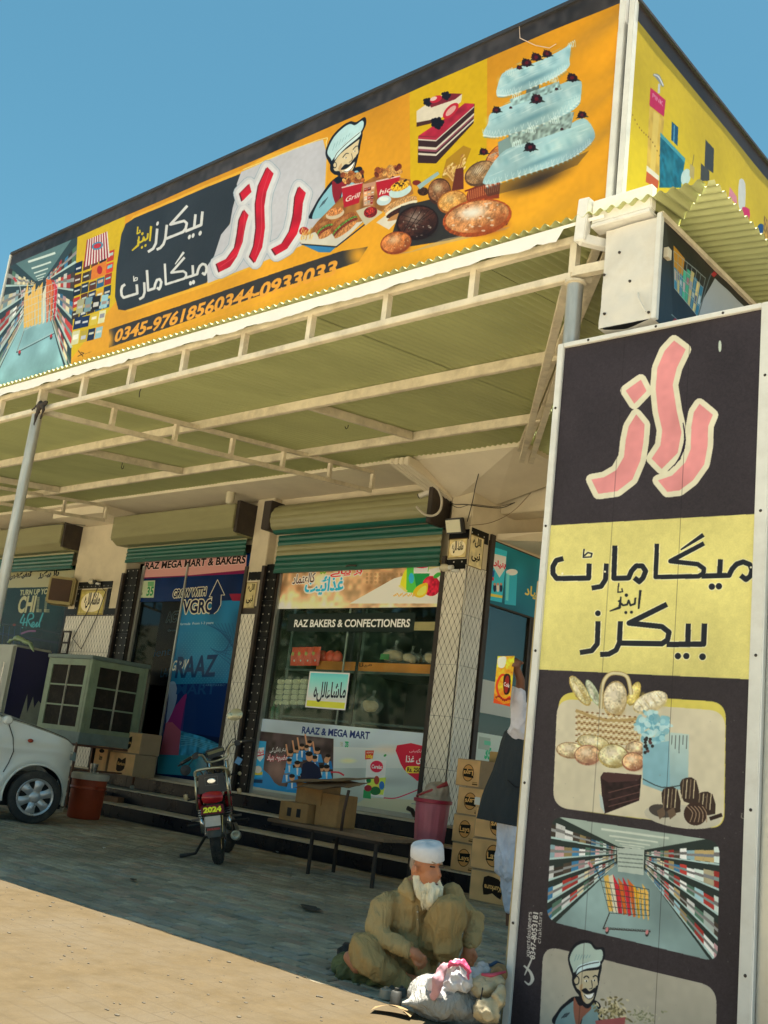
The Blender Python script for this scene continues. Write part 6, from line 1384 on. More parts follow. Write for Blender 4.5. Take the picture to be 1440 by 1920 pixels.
# flood light
fl = thing('flood_light', 'square white LED flood light with black rim on the corner column', 'flood light', tuple(at((852, 986), 10.25)))
R_ = Matrix.Rotation(.35, 4, 'X')@Matrix.Rotation(-.12, 4, 'Z')
B().box(-.15, .15, -.02, .05, -.10, .10).xf(R_).build('case', blackp, fl, local=True, bevel=.01); B().box(-.125, .125, -.026, -.018, -.08, .08).xf(R_).build('lens', mat('pale_lens', (.62, .60, .42), .3, var=.05), fl, local=True)
B().beam((0, .05, 0), (0, .16, -.03), .12, .02).build('bracket', iron, fl, local=True)
# camera with a loop of conduit
cc = thing('security_camera', 'small white security camera above the rolled shutter end', 'camera', tuple(at((806, 922), 10.15)))
B().tube([(-.13, -.05, -.06), (.06, .02, .02)], .038, 14).build('housing', mat('camera_white', (.6, .57, .5), .4), cc, smooth=True, local=True); B().tube([(-.14, -.053, -.065), (-.128, -.05, -.06)], .034, 14).build('lens', blackp, cc, smooth=True, local=True); B().beam((.05, .02, .02), (.1, .12, .16), .03, .03).build('bracket', mat('camera_white'), cc, local=True)
cl = [at(p, 10.02) for p in ((822, 918), (828, 935), (826, 955), (815, 966), (800, 966), (788, 958), (781, 950))]
tag(B().tube([tuple(v) for v in (np.array(smooth_pts(cl, False, 5)))], .016, 8).build('conduit', mat('cream_conduit', (.5, .46, .38), .5), smooth=2), 'loop of cream plastic conduit hanging below the security camera', 'conduit')
def cable(lab, pts, r=.006, y=None, m=wire_m, name='cable'):
    P_ = [tuple(at(p[:2], p[2] if len(p) > 2 else y)) for p in pts]; o = B().tube([tuple(v) for v in smooth_pts(P_, False, 5)], r, 6).build(name, m, smooth=2); return tag(o, lab, 'cable', None)
cable('black cable hanging from the soffit to the corner column', [(911, 848, 9.7), (903, 870, 9.9), (893, 905, 10.1), (886, 940, 10.2), (876, 978, 10.28)])
cable('black cables swagged from the shutter end past the corner column', [(836, 935, 10.1), (850, 945, 10.2), (875, 946, 10.22), (905, 950, 10.3), (940, 952, 10.6), (965, 942, 10.8)])
cable('thinner black cable looping below the swagged one', [(845, 945, 10.1), (860, 952, 10.2), (885, 946, 10.22), (930, 950, 10.5), (962, 943, 10.8)], .004)
cable('tan cable drooping towards the side entrance', [(880, 985, 10.3), (920, 980, 10.5), (960, 960, 10.6), (995, 925, 10.8)], .004, m=mat('tan_cable', (.2, .14, .08), .7))
cable('thin cable along the ceiling above the far left shutter', [(20, 995, 10.0), (60, 988, 10.0), (115, 983, 10.0), (160, 985, 10.0)], .006)
cable('white cable running down the corner column edge', [(874, 1068, 10.36), (868, 1150, 10.36), (858, 1300, 10.36), (845, 1440, 10.36)], .005, m=whitepl)
def lamp(px, y, lab, s=1., glow=False):
    p = at(px, y); t = thing('ceiling_lamp', lab, 'lamp', tuple(p))
    B().lathe([(0, 0), (.055*s, -.005), (.05*s, -.03), (.02*s, -.05), (.02*s, -.10), (.03*s, -.12)], 18).build('holder', whitepl, t, smooth=True, local=True)
    B().lathe([(.03*s, -.12), (.07*s, -.16), (.075*s, -.27), (.06*s, -.33), (.02*s, -.35), (0, -.35)], 18).build('bulb', mat('milky_bulb', (.6, .55, .4), .25, var=.04), t, smooth=True, local=True)
p = at((436, 905), 9.95); lamp((436, 905), 9.95, 'jar shaped lamp hanging from the soffit above the blue doorway', .95)
def wall_bulb(px, y, lab, sx=-1):
    p = at(px, y); t = thing('wall_bulb', lab, 'bulb', tuple(p)); B().lathe([(.022, 0), (.05, .05), (.052, .10), (.03, .14), (0, .145)], 14).xf(Matrix.Rotation(sx*PI/2, 4, 'Y')).build('glass', mat('milky_bulb'), t, smooth=True, local=True)
    B().lathe([(0, -.06), (.03, -.06), (.03, 0), (.022, .0)], 12).xf(Matrix.Rotation(sx*PI/2, 4, 'Y')).build('socket', whitepl if 'corner' in lab else blackp, t, smooth=True, local=True); B().lathe([(0, 0), (.05, 0), (.05, -.03), (0, -.03)], 12, (.06, .06, -.02), axis='Z').build('rose', whitepl, t, smooth=True, local=True)
wall_bulb((842, 1064), 10.30, 'white bulb in a socket on the front of the corner column'); wall_bulb((176, 1090), 10.30, 'clear bulb on a black holder above the wide calligraphy tile')
hw = [at(p, 10.36) for p in ((186, 1095), (165, 1145), (136, 1197), (152, 1217), (180, 1160), (198, 1110), (186, 1095))]
tag(B().tube([tuple(v) for v in hw], .007, 6).build('wire_loop', wire_m), 'loop of black wire hanging over the wide calligraphy tile', 'wire')
sp = thing('wall_speaker', 'yellowed box speaker with brown grille beside the green slogan', 'speaker', tuple(at((116, 1108), 10.2)), .75)
B().box(-.24, .24, -.1, .25, -.25, .25).build('case', mat('yellowed_case', (.38, .31, .12), .5, dirt=.3), sp, local=True, bevel=.03); B().box(-.19, .19, -.115, -.1, -.2, .2).build('grille', mat('brown_grille', (.08, .045, .03), .8, bump=.6, bscale=150), sp, local=True, bevel=.01)
ib = thing('window_bracket', 'small black iron bracket fixed to the left column edge', 'bracket', tuple(at((122, 1205), 10.3)))
for a, c in (((-.12, 0, .2), (.12, 0, .2)), ((-.12, 0, 0), (.12, 0, 0)), ((-.12, 0, -.2), (.12, 0, -.2)), ((.12, 0, -.2), (.12, 0, .2)), ((-.12, 0, -.2), (-.12, 0, .2))): B().beam(a, c, .03, .03).build('bar', iron, ib, local=True)
# hooks and rags under the canopy
for (px, y, lab) in (((647, 800), 8.3, 'small steel hook under the canopy sheets right of the truss'), ((228, 876), 7.6, 'small steel hook under the canopy left of the truss')):
    p = on(2, zr(y)-.06, px); P_ = [(p[0], p[1], p[2]+.09), (p[0], p[1], p[2]), (p[0]+.02, p[1], p[2]-.03), (p[0]+.045, p[1], p[2]-.02), (p[0]+.05, p[1], p[2]+.02)]
    tag(B().tube(P_, .005, 6).build('hook', wire_m), lab, 'hook', 'hooks under the canopy')
P_ = [W3(p, 9.2) for p in ((255, 715), (266, 722), (262, 735), (261, 745))]; tag(B().tube([tuple(v) for v in smooth_pts(P_, False, 4)], .004, 5).build('wire', wire_m), 'bent wire end dangling from the front truss', 'wire')
rg = thing('knotted_rag', 'dark rag knotted round the truss above the left pole', 'rag', (-9.08, 4.85, 4.17)); ragm = mat('dark_rag', (.045, .035, .028), .9, bump=.6)
blob('knot', [('c', [(-.06, 0, .06), (0, -.03, 0), (.08, -.02, .03)], [.02, .035, .02]), ('c', [(0, -.03, 0), (-.03, -.04, -.12), (-.02, -.04, -.2)], [.025, .015, .008]), ('c', [(.04, -.03, 0), (.09, -.04, -.05), (.07, -.04, -.14)], [.022, .016, .01]), ('c', [(-.06, 0, .05), (-.2, 0, .0)], [.014, .01])], .009, ragm, rg, fold=[(.008, 30, 30, 12, 3)])

# ================================================================ objects in front of the shop
def carton(name, lab, x, y, z, w, d, h, text=None, rz=0., group=None, flip=False, style='oval', m=cart, ps=1.):
    """a taped cardboard carton; the print is on its front"""
    t = thing(name, lab, 'carton', (x, y, z), rz, group); e = .004
    o = B().box(-w/2, w/2, -d/2, d/2, 0, h).build('box_body', m, t, local=True, bevel=.006)
    B().box(-w/2, w/2, -.004, .004, h, h+.0012).build('seam', mat('carton_seam', (.16, .09, .04), .8), t, local=True); B().box(-w/2-.001, -w/2+.0, -.025, .025, h*.7, h).build('tape', mat('packing_tape', (.38, .26, .12), .25), t, local=True)
    if text:
        cv = Cv(1, -d/2-.002, -w/2+.01, w/2-.01, .01, h-.01, 420, '#946a3c'); u = .0; s = h*ps
        cv.blend(cv.mask([cv.P([(-w, 0), (w, 0), (w, h), (-w, h)], True)]), '#a18058', 1, nz=[(.08, .06)])
        f = (lambda p: (p[0], h-p[1])) if flip else (lambda p: p); sg = -1 if flip else 1
        if style == 'oval':
            cv.poly([f(q) for q in cv.circ((u, h/2), .27*s, 30, .31*s)], '#3a2614', raw=True); cv.poly([f(q) for q in cv.circ((u, h/2), .245*s, 30, .285*s)], '#9a7040', raw=True)
            cv.poly([f(q) for q in [(u-.26*s, h/2-.14*s), (u+.2*s, h/2-.14*s), (u+.27*s, h/2+.17*s), (u-.2*s, h/2+.14*s)]], '#15110e', raw=True)
            a, b = (u-.23*s, h/2-.09*s), (u+.23*s, h/2-.07*s)
            if flip: a, b = (-a[0], h-a[1]), (-b[0], h-b[1])
            v, tr = glyph_tris(text, .03); mx = v[:, 0].max(); a, b = np.array(a), np.array(b); U = b-a; N = np.array([-U[1], U[0]])/np.hypot(*U)*.17*s
            q = np.array([cv.C(a+U*(p[0]/mx)+N*(p[1]/.7)) for p in v]); cv.blend(cv.mask([q[i] for i in tr], union=True), '#b08850')
            cv.rect(w*.2, w*.42, .025, .04, '#4a3218'); cv.rect(w*.2, w*.4, .05, .055, '#4a3218')
        elif style == 'cat':
            cv.poly([f(q) for q in [(u-.33*s, h*.2), (u-.3*s, h*.75), (u, h*.66), (u+.3*s, h*.8), (u+.3*s, h*.3), (u, h*.15)]], '#1c130e', raw=True, sm=2); v, tr = glyph_tris(text, .03); mx = v[:, 0].max(); sc = .58*s/mx
            q = np.array([cv.C((sg*(-.29*s+p[0]*sc), h/2+sg*(-.07*s+p[1]*sc*1.2))) for p in v]); cv.blend(cv.mask([q[i] for i in tr], union=True), '#b08850')
        else:
            cv.rect(-w*.12, w*.12, h*.62, h*.9, '#15110e'); cv.poly(cv.circ((0, h*.5), w*.2, 20, h*.05), '#15110e', raw=True); cv.txt(text, (-w*.12, h*.28), (w*.12, h*.28), h*.12, '#15110e', raw=True, bold=.04)
        me = cv.panel('printed_face', shade_print(cv, 'carton_print', .75, 1.35), None); me.parent = t
    return t
G1 = 'snack cartons stacked at the right end of the steps'
st_x = (-7.085, -7.10, -7.075, -7.12)
for k, (tx, fl_, lab) in enumerate((('Lays', False, 'snack carton at the bottom of the left stack by the pink bin'), ('Lays', False, 'snack carton second from bottom in the left stack'), ('Lays', True, 'upside down snack carton with a small white label, second from top'), ('Lays', True, 'upside down snack carton on top of the left stack'))):
    t = carton('snack_carton', lab, st_x[k]+.0, 9.80, .193+.298*k, .34, .36, .295, tx, rz=(.03, -.02, .05, -.04)[k], group=G1, flip=fl_)
    if k == 2: B().box(.06, .13, -.184, -.1825, .12, .2).build('paper_label', whitepl, t, local=True)
for k, (tx, fl_, lab, sty) in enumerate((('Kurkure', True, 'upside down carton with a dark cat shaped mark on the ground', 'cat'), ('Lays', False, 'snack carton in the middle of the stack behind the standing man', 'oval'), ('Lays', True, 'upside down snack carton on top of the stack behind the standing man', 'oval'))):
    carton('snack_carton', lab, -6.33+(.01, -.01, .0)[k], 9.32, .0+.305*k, .56, .42, .30, tx, rz=(.02, -.01, .03)[k], group=G1, flip=fl_, style=sty, ps=1.15)
for k, (x, y, z, w, h, lab) in enumerate(((-6.98, 10.14, 1.16, .30, .34, 'tan carton behind the top of the left stack'), (-6.75, 10.12, 1.10, .26, .42, 'tall tan carton with black stamped figures beside the waistcoat'))):
    carton('tan_carton', lab, x, y, z, w, .3, h, '10' if k else None, group='tan cartons behind the snack cartons', style='bar', m=mat('tan_cardboard', (.42, .27, .10), .8))
    carton('tan_carton', ('tan carton low behind the left stack', 'tan carton supporting the stamped one')[k], x, y, .40, w, .3, z-.402, None, group='tan cartons behind the snack cartons', m=MATS['tan_cardboard'])
G2 = 'snack cartons inside the blue doorway'
carton('snack_carton', 'plain carton standing upright at the left of the blue doorway', -14.62, 10.12, .60, .36, .3, .62, 'Kurkure', group=G2, style='bar', m=cart)
carton('snack_carton', 'lower printed carton at the foot of the blue doorway', -13.95, 10.1, .60, .68, .4, .33, 'Kurkure', group=G2, style='cat'); carton('snack_carton', 'upper printed carton at the foot of the blue doorway', -13.93, 10.12, .935, .68, .38, .32, 'Kurkure', group=G2, style='cat', rz=.03)
for i, (x, y) in enumerate(((-14.35, 9.82), (-13.95, 9.85))):
    o = B().box(-.16, .16, -.08, .08, 0, .12-.04*i).build('brick_piece', mat('scrap_wood', (.2, .1, .05), .8, dirt=.4)); o.location = (x, y, .191); o.rotation_euler = (0, 0, .3*i); tag(o, ('small wooden block on the lower step near the air cooler', 'flatter wooden block on the lower step, right of the other')[i], 'block')

# pink bin with a sack in it
bn = thing('pink_bin', 'tall faded pink plastic bin stuffed with a pale sack, right of the bakery window', 'bin', (-7.72, 9.80, .192))
pinkm = mat('faded_pink_plastic', (.68, .17, .22), .5, var=.25, scale=5, dirt=.35, dcol=(.5, .22, .24), stretch=(1, 1, .3))
def binf(u, v):
    a = 2*PI*u; r = .155+.045*v+.006*max(0, math.cos(14*a))*(1 if .05 < v < .85 else 0); return (r*math.cos(a), r*math.sin(a), .70*v)
B().grid(binf, 112, 16).build('tub', pinkm, bn, smooth=True, local=True, fixn=False)
B().lathe([(.20, .66), (.222, .665), (.225, .70), (.205, .705), (.20, .68)], 32).build('rim', mat('pink_rim', (.5, .04, .08), .4), bn, smooth=True, local=True)
blob('sack', [('e', (.02, 0, .70), (.19, .18, .12)), ('e', (.05, 0, .80), (.15, .14, .10)), ('c', [(.1, 0, .84), (.19, 0, .86)], [.06, .025])], .013, mat('pale_sack', (.46, .38, .30), .8, dirt=.3), bn, fold=[(.03, 9, 9, 5, 7)])
B().tube([(-.17, -.08, .72), (-.05, -.16, .75), (.1, -.1, .83), (.2, -.02, .9)], [.02, .012, .016, .03], 8).build('sack_hem', mat('red_hem', (.42, .05, .06), .6), bn, smooth=2, local=True)

# plank bench with thin steel legs
wood = mat('weathered_plank', (.22, .14, .08), .65, var=.35, scale=4, dirt=.4, stretch=(.6, 6, 6))
be = thing('plank_bench', 'low bench of dark planks on thin steel legs in front of the steps', 'bench', (-7.9, 8.6, 0))
for k in range(3): B().box(-8.85+.04*k, -7.12-.02*k, 8.32+.205*k, 8.32+.205*k+.20, .46, .495).build('plank', wood, be, bevel=.005)
for x, y in ((-8.16, 8.36), (-8.32, 8.92), (-7.25, 8.36), (-7.25, 8.92)): B().beam((x, y, 0), (x, y, .46), .03, .03).build('leg', iron, be)
B().beam((-8.8, 8.36, .445), (-7.2, 8.36, .445), .03, .03).build('rail', iron, be); B().beam((-8.8, 8.9, .445), (-7.2, 8.9, .445), .03, .03).build('rail', iron, be)
B().beam((-8.32, 8.36, .445), (-8.32, 8.9, .445), .025, .025).build('rail', iron, be)
o = B().tube([tuple(W3((639, 1562), 10.9)), tuple(W3((645, 1520), 10.9)), tuple(W3((654, 1482), 10.88))], .016, 8).build('wooden_stick', mat('bark_stick', (.06, .035, .025), .8, bump=.6), smooth=2); tag(o, 'dark wooden stick standing against the torn carton', 'stick')
cart2 = mat('worn_cardboard', (.36, .20, .07), .8, var=.25, scale=5, dirt=.3, dcol=(.18, .1, .05))
tc_ = thing('torn_carton', 'torn open carton on the bench with an inner box and drooping flaps', 'carton', (-8.35, 8.62, .497), .05)
B().box(-.42, .0, -.2, .2, 0, .20).build('lower_box', cart2, tc_, local=True, bevel=.006); B().box(.02, .34, -.1, .22, 0, .34).build('lower_box', cart2, tc_, local=True, bevel=.006)
def warp(u, v): x = -.36+.46*u; return (x, -.215-.02*math.sin(3*u), .20+.22*v)
B().box(-.28, .1, -.12, .2, .202, .42).build('inner_box', cart2, tc_, local=True, bevel=.006)
def flap(a, b, c, d, s, nm='flap'):
    a, b, c, d = map(Vector, (a, b, c, d)); 
    def fn(u, v): p = a.lerp(b, u).lerp(d.lerp(c, u), v); p.z += .025*mnoise.noise(Vector((u*3+s, v*3, s))); return tuple(p)
    t2 = B().grid(fn, 10, 6); n = len(t2.v); t2.add([(x, y, z-.006) for x, y, z in t2.v], [tuple(reversed(f)) for f in t2.f]); t2.build(nm, mat('pale_cardboard', (.25, .16, .09), .8, var=.2, dirt=.3), tc_, smooth=2, local=True)
flap((-.36, -.3, .40), (.5, -.25, .50), (.62, .15, .57), (-.25, .12, .47), 1); flap((-.1, -.38, .36), (.62, -.3, .44), (.66, .0, .52), (-.05, -.02, .47), 4)
for k in range(2): B().box(-.30+.14*k, -.24+.14*k, -.2025, -.2, .05, .14).build('printed_mark', blackp, tc_, local=True)
# orange jug cooler
jg = thing('water_cooler_jug', 'big orange red water jug with a grimy white lid beside the car', 'water cooler', (-13.16, 8.86, 0))
orm = mat('orange_red_plastic', (.40, .065, .025), .45, var=.15, scale=5, dirt=.3, dcol=(.2, .05, .03)); lidm = mat('grimy_white_lid', (.55, .52, .44), .5, dirt=.4)
B().lathe([(0, 0), (.21, 0), (.225, .02), (.245, .50), (.25, .53), (0, .53)], 40).build('body', orm, jg, smooth=True, local=True)
B().lathe([(.25, .53), (.262, .535), (.265, .60), (.25, .615), (.0, .62)], 40).build('lid', lidm, jg, smooth=True, local=True)
B().lathe([(.246, .40), (.254, .41), (.254, .43), (.247, .44)], 40).build('band', orm, jg, smooth=True, local=True)
for s in (1, -1): B().beam((s*.245, 0, .44), (s*.33, -.02, .42), .10, .035).build('handle', orm, jg, local=True, bevel=.008)
B().tube([(.02, .05, .62), (.02, .05, .64)], .05, 12).build('cap', lidm, jg, local=True)
o = B().lathe([(0, 0), (.045, 0), (.055, .13), (.057, .13), (.047, -.003)], 20, (-13.08, 8.84, .622)).build('steel_tumbler', chrome, smooth=True); tag(o, 'steel tumbler standing on the white lid of the water jug', 'tumbler')

# evaporative air cooler on its stand
ac = thing('air_cooler', 'old pale green evaporative air cooler on a rusty wheeled stand', 'air cooler', (-14.5, 9.6, 1.17))
acm = mat('pale_green_painted_steel', (.22, .29, .19), .5, var=.2, scale=5, dirt=.45, dcol=(.20, .17, .09)); acb = mat('blue_grey_basin', (.17, .22, .20), .6, var=.25, dirt=.4, dcol=(.22, .2, .12)); pad = mat('dark_wood_wool', (.018, .014, .010), .95, var=.5, scale=18, dirt=.5, dcol=(.07, .05, .035), bump=1., bscale=90)
X0, X1, Y0, Y1, Z0, Z1 = -15.12, -13.9, 9.04, 10.08, 1.16, 2.28
B().box(X0+.03, X1-.03, Y0+.03, Y1-.03, Z0, Z1-.02).build('inner_drum', dark, ac)
B().box(X0-.02, X1+.02, Y0-.02, Y1+.02, Z1-.03, Z1+.03).build('top_cover', mat('dull_teal_cover', (.12, .17, .15), .5, dirt=.3), ac, bevel=.006)
B().box(X0-.01, X1+.01, Y0-.01, Y1+.01, Z0-.17, Z0).build('basin', acb, ac, bevel=.006)
for x, y in ((X0, Y0), (X1, Y0), (X1, Y1), (X0, Y1)): B().box(x-.06 if x > -14 else x, x if x > -14 else x+.06, y if y < 9.5 else y-.06, y+.06 if y < 9.5 else y, Z0, Z1-.03).build('corner_post', acm, ac, bevel=.004)
def grille(face, a0, a1):
    def bar(u0, u1, z0, z1, dz, nm, m):
        if face == 'f': b = B().box(u0, u1, Y0-dz, Y0+.02, z0, z1)
        else: b = B().box(X1-.02, X1+dz, u0, u1, z0, z1)
        b.build(nm, m, ac, bevel=.002)
    w = .09
    bar(a0, a1, Z1-.13, Z1-.035, .004, 'panel_rail', acm); bar(a0, a1, Z0, Z0+.07, .004, 'panel_rail', acm); bar(a0, a0+w, Z0+.07, Z1-.13, .004, 'panel_stile', acm); bar(a1-w, a1, Z0+.07, Z1-.13, .004, 'panel_stile', acm)
    u0, u1, z0, z1 = a0+w, a1-w, Z0+.07, Z1-.13
    bar(u0, u1, z0, z1, -.012, 'cooling_pad', pad)
    for k in (1, 2): z = z0+(z1-z0)*k/3; bar(u0, u1, z-.012, z+.012, .002, 'grille_bar', acm)
    c = (u0+u1)/2; bar(c-.012, c+.012, z0, z1, .008, 'grille_bar', mat('white_worn_bar', (.4, .38, .3), .6, dirt=.6))
grille('f', X0+.06, X1-.06); grille('s', Y0+.06, Y1-.06)
stn = thing('cooler_stand', 'rusty angle iron stand with small castors under the air cooler', 'stand', (-14.5, 9.6, 0))
for a, c in (((X0, Y0), (X1, Y0)), ((X1, Y0), (X1, Y1)), ((X0, Y1), (X1, Y1)), ((X0, Y0), (X0, Y1))): B().beam((*a, Z0-.19), (*c, Z0-.19), .035, .03).build('rail', rust, stn)
for x, y, zb in ((X1, Y1+.06, .39), (X0, Y1+.06, .39), (X1-.02, Y0, 0), (X0, Y0, 0)):
    B().beam((x, y, zb+.07), (x, y, Z0-.15), .03, .03).build('leg', rust, stn); B().lathe([(0, -.015), (.035, -.015), (.035, .015), (0, .015)], 14, (x, y, zb+.035), axis='X').build('castor', mat('grimy_castor', (.3, .28, .22), .6, dirt=.5), stn, smooth=True)
B().beam((X0, Y0, .5), (X1, Y0, .5), .025, .025).build('brace', rust, stn); B().beam((X1, Y0, .62), (X1, Y1, .62), .025, .025).build('brace', rust, stn)
# refrigerator beside the left shopfront
fg = thing('refrigerator', 'tall drinks refrigerator with a pale front and deep blue side, paint torn low down', 'refrigerator', (-17.9, 9.9, .6))
blu = mat('deep_blue_panel', (.008, .010, .075), .35, var=.2, scale=2); wtf = mat('pale_fridge_enamel', (.42, .44, .38), .4, var=.1, dirt=.2)
B().box(-18.9, -17.25, 9.62, 10.35, .6, 2.52).build('cabinet', wtf, fg, bevel=.02); B().box(-17.249, -17.24, 9.64, 10.34, .64, 2.48).build('side_panel', blu, fg)
B().box(-18.88, -17.27, 9.585, 9.618, .7, 2.5).build('door', wtf, fg, bevel=.01); B().tube([(-17.42, 9.55, 1.3), (-17.40, 9.54, 2.2)], .012, 8).build('handle', chrome, fg)
bb = B(); rr = random.Random(3); top = [(9.95+.06*k, 1.25+.45*abs(math.sin(k*1.7))) for k in range(7)]; bb.prism([(9.85, .64)]+top+[(10.33, .64)], -17.2395, -17.2365, axis=0); bb.build('torn_patch', mat('torn_paper_patch', (.33, .36, .31), .8), fg)
tp = blob('cover_sheet', [('c', [(-17.9, 9.8, 2.58), (-17.5, 9.75, 2.66), (-17.1, 9.8, 2.56), (-16.95, 9.8, 2.44)], [.03, .045, .035, .02])], .015, mat('pale_green_plastic_sheet', (.22, .32, .18), .4, dirt=.5, dcol=(.5, .5, .42)), fold=[(.02, 6, 6, 6, 1)]); tag(tp, 'crumpled pale green plastic sheet on top of the refrigerator', 'plastic sheet')
# litter on the pavers
for i, (px, s, m_, lab) in enumerate((((583, 1703), .13, MATS['dark_rag'], 'flattened dark scrap on the shaded pavers left of the seated man'), ((250, 1650), .05, MATS['dark_rag'], 'small dark scrap on the pavers between car and motorcycle'), ((195, 1590), .03, whitepl, 'tiny pale scrap on the pavers'), ((520, 1598), .03, whitepl, 'white wrapper near the foot of the steps'))):
    p = on(2, .012, px); o = B().grid(lambda u, v: ((u-.5)*s*2*(1+.3*math.sin(5*v)), (v-.5)*s, .012*mnoise.noise(Vector((u*4, v*4, i)))+.006), 8, 4).build('litter', m_, smooth=2); o.location = p; o.rotation_euler = (0, 0, -.5); tag(o, lab, 'litter')
# pipe fitting beside the side entrance door post
o = B().tube([(-8.36, 10.28, .66), (-8.36, 10.22, .72), (-8.42, 10.2, .74)], .028, 10).build('padlock_housing', iron, smooth=2); tag(o, 'black shutter lock at the foot of the corner column', 'lock')
# neighbouring wall beyond the board
nw = thing('neighbour_wall', 'stained brown plaster wall beyond the right edge of the standing board', 'wall', (-2, 13, 0))
B().box(-2.9, 3.5, 13.0, 13.3, 0, 4.9).build('wall', mat('brown_stained_plaster', (.20, .15, .12), .9, var=.3, scale=.9, dirt=.5, dcol=(.34, .27, .2)), nw); B().box(-2.9, 3.5, 12.98, 13.0, 0, .9).build('dado', mat('pale_green_dado', (.28, .34, .22), .7, dirt=.4), nw)
# ================================================================ motorcycle
red = mat('red_motorcycle_paint', (.30, .012, .018), .25, var=.1, bump=.0); tyre = mat('worn_tyre_rubber', (.028, .028, .027), .85, var=.3, scale=12, dirt=.5, dcol=(.14, .12, .09)); lens_r = mat('red_lamp_lens', (.42, .02, .025), .15, bump=.05); amber = mat('pale_indicator_lens', (.4, .30, .16), .2); seatm = mat('black_vinyl_seat', (.012, .012, .013), .38, var=.2, bump=.2); engm = mat('dull_engine_alloy', (.22, .21, .19), .45, metal=.5, dirt=.5)
bk = thing('motorcycle', 'small red and black motorcycle leaning on its side stand, seen from behind', 'motorcycle', (-8.83, 7.70, 0))
S_ = 1.11; hd_ = math.radians(136)
MB_ = Matrix.Rotation(hd_, 4, 'Z')@Matrix.Rotation(math.radians(-13), 4, 'X')@Matrix.Scale(S_, 4)
def bp(nm, b, m, par=None, **k):
    b.xf(MB_); return b.build(nm, m, par or bk, local=True, **k)
def wheel(x, r, steer=0, w=.050):
    M_ = Matrix.Translation((x, 0, r))@Matrix.Rotation(steer, 4, 'Z')
    def L(prof, nm, par=None, m=tyre, n=40):
        b = B().lathe(prof, n, axis='Y').xf(M_); return bp(nm, b, m, par, smooth=True)
    t = L([(r-.085, -w*.7), (r-.03, -w), (r-.006, -w*.55), (r, 0), (r-.006, w*.55), (r-.03, w), (r-.085, w*.7)], 'wheel')
    L([(r-.088, -w*.6), (r-.10, -w*.3), (r-.10, w*.3), (r-.088, w*.6)], 'rim', t, chrome); L([(0, -.08), (.06, -.08), (.065, -.05), (.065, .05), (.06, .08), (0, .08)], 'hub', t, engm, 20)
    b = B()
    for k in range(18): a = 2*PI*k/18; s = .04*(1 if k % 2 else -1); b.tube([(.06*math.cos(a), s, .06*math.sin(a)), ((r-.095)*math.cos(a+.2), 0, (r-.095)*math.sin(a+.2))], .0022, 4, cap=False)
    bp('spokes', b.xf(M_), chrome, t)
    b = B()
    for k in range(46):
        a = 2*PI*k/46
        for s in (-1, 1): b.beam(((r+.001)*math.cos(a), s*.004, (r+.001)*math.sin(a)), ((r-.014)*math.cos(a+.05), s*w*.78, (r-.014)*math.sin(a+.05)), .012, .006)
    bp('tread_blocks', b.xf(M_), tyre, t)
wheel(0, .30); wheel(1.2, .29, .35)
def arcs(x, r, a0, a1, w, nm, m, par=None):
    def fn(u, v): a = a0+(a1-a0)*u; q = (v-.5)*2; rr_ = r-.018*q*q; return (x+rr_*math.cos(a), q*w, .30+rr_*math.sin(a))
    bp(nm, B().grid(fn, 20, 8), m, par, smooth=2, fixn=False)
arcs(0, .345, math.radians(35), math.radians(185), .062, 'rear_mudguard', mat('dusty_dark_mudguard', (.06, .065, .06), .5, dirt=.4)); arcs(1.2, .33, math.radians(10), math.radians(150), .055, 'front_mudguard', chrome)
# tank, side covers, seat
def tank(u, v):
    a = 2*PI*u; t = v; x = .42+.42*t; h = .12*math.sin(PI*min(1, t*1.02+.02))**.5; w = .13*math.sin(PI*min(1, t+.03))**.45; return (x, w*math.cos(a), .82+h*math.sin(a)*.8)
bp('fuel_tank', B().grid(tank, 28, 16), mat('black_tank_paint', (.015, .015, .016), .2), smooth=2)
def seat(u, v):
    x = -.18+.66*u; q = (v-.5)*2; w = .125-.03*u; z = .80-.035*u+.03*math.sin(PI*u)-.02*abs(q)**3 + (.02 if u < .12 else 0); return (x, w*q, z)
sb_ = B().grid(seat, 20, 12); n_ = len(sb_.v); sb_.add([(x, y*1.0, z-.085+(.02*(x < -.1))) for x, y, z in sb_.v], [tuple(reversed(f)) for f in sb_.f])
for j in range(12): sb_.f.append((j*21, (j+1)*21, n_+(j+1)*21, n_+j*21))
for j in range(20): sb_.f.append((j, j+1, n_+j+1, n_+j)); sb_.f.append((12*21+j+1, 12*21+j, n_+12*21+j, n_+12*21+j+1))
sobj = bp('seat', sb_, seatm, smooth=True)
def seatback(u, v):
    a = (u-.5)*2; return (-.185-.012*(1-a*a), a*(.135-.02*v), .665+.175*v)
sbk = bp('seat_back', B().grid(seatback, 12, 6), seatm, smooth=2)
b = B().lathe([(0, 0), (.036, 0), (.036, .003), (.026, .0035), (.026, .001), (0, .001)], 24); b.v = [(-.203-z, x*1.05, .775+y*.62) for x, y, z in b.v]; bp('emblem', b, chrome, smooth=True)
b = B()
for k in range(4): b.box(-.206, -.203, *( (-.06, .06) if k < 2 else ((-.06, -.057) if k == 2 else (.057, .06))), *((.735, .738) if k == 0 else (.812, .815) if k == 1 else (.735, .815)))
bp('emblem_frame', b, mat('dim_steel', (.15, .15, .14), .4))
rail = [(.22, -.15, .80), (.0, -.16, .82), (-.15, -.155, .86), (-.215, -.11, .885), (-.225, 0, .892), (-.215, .11, .885), (-.15, .155, .86), (.0, .16, .82), (.22, .15, .80)]
bp('grab_rail', B().tube([tuple(v) for v in smooth_pts(rail, False, 4)], .0125, 8), mat('tarnished_chrome', (.55, .50, .36), .3, metal=.9), smooth=2)
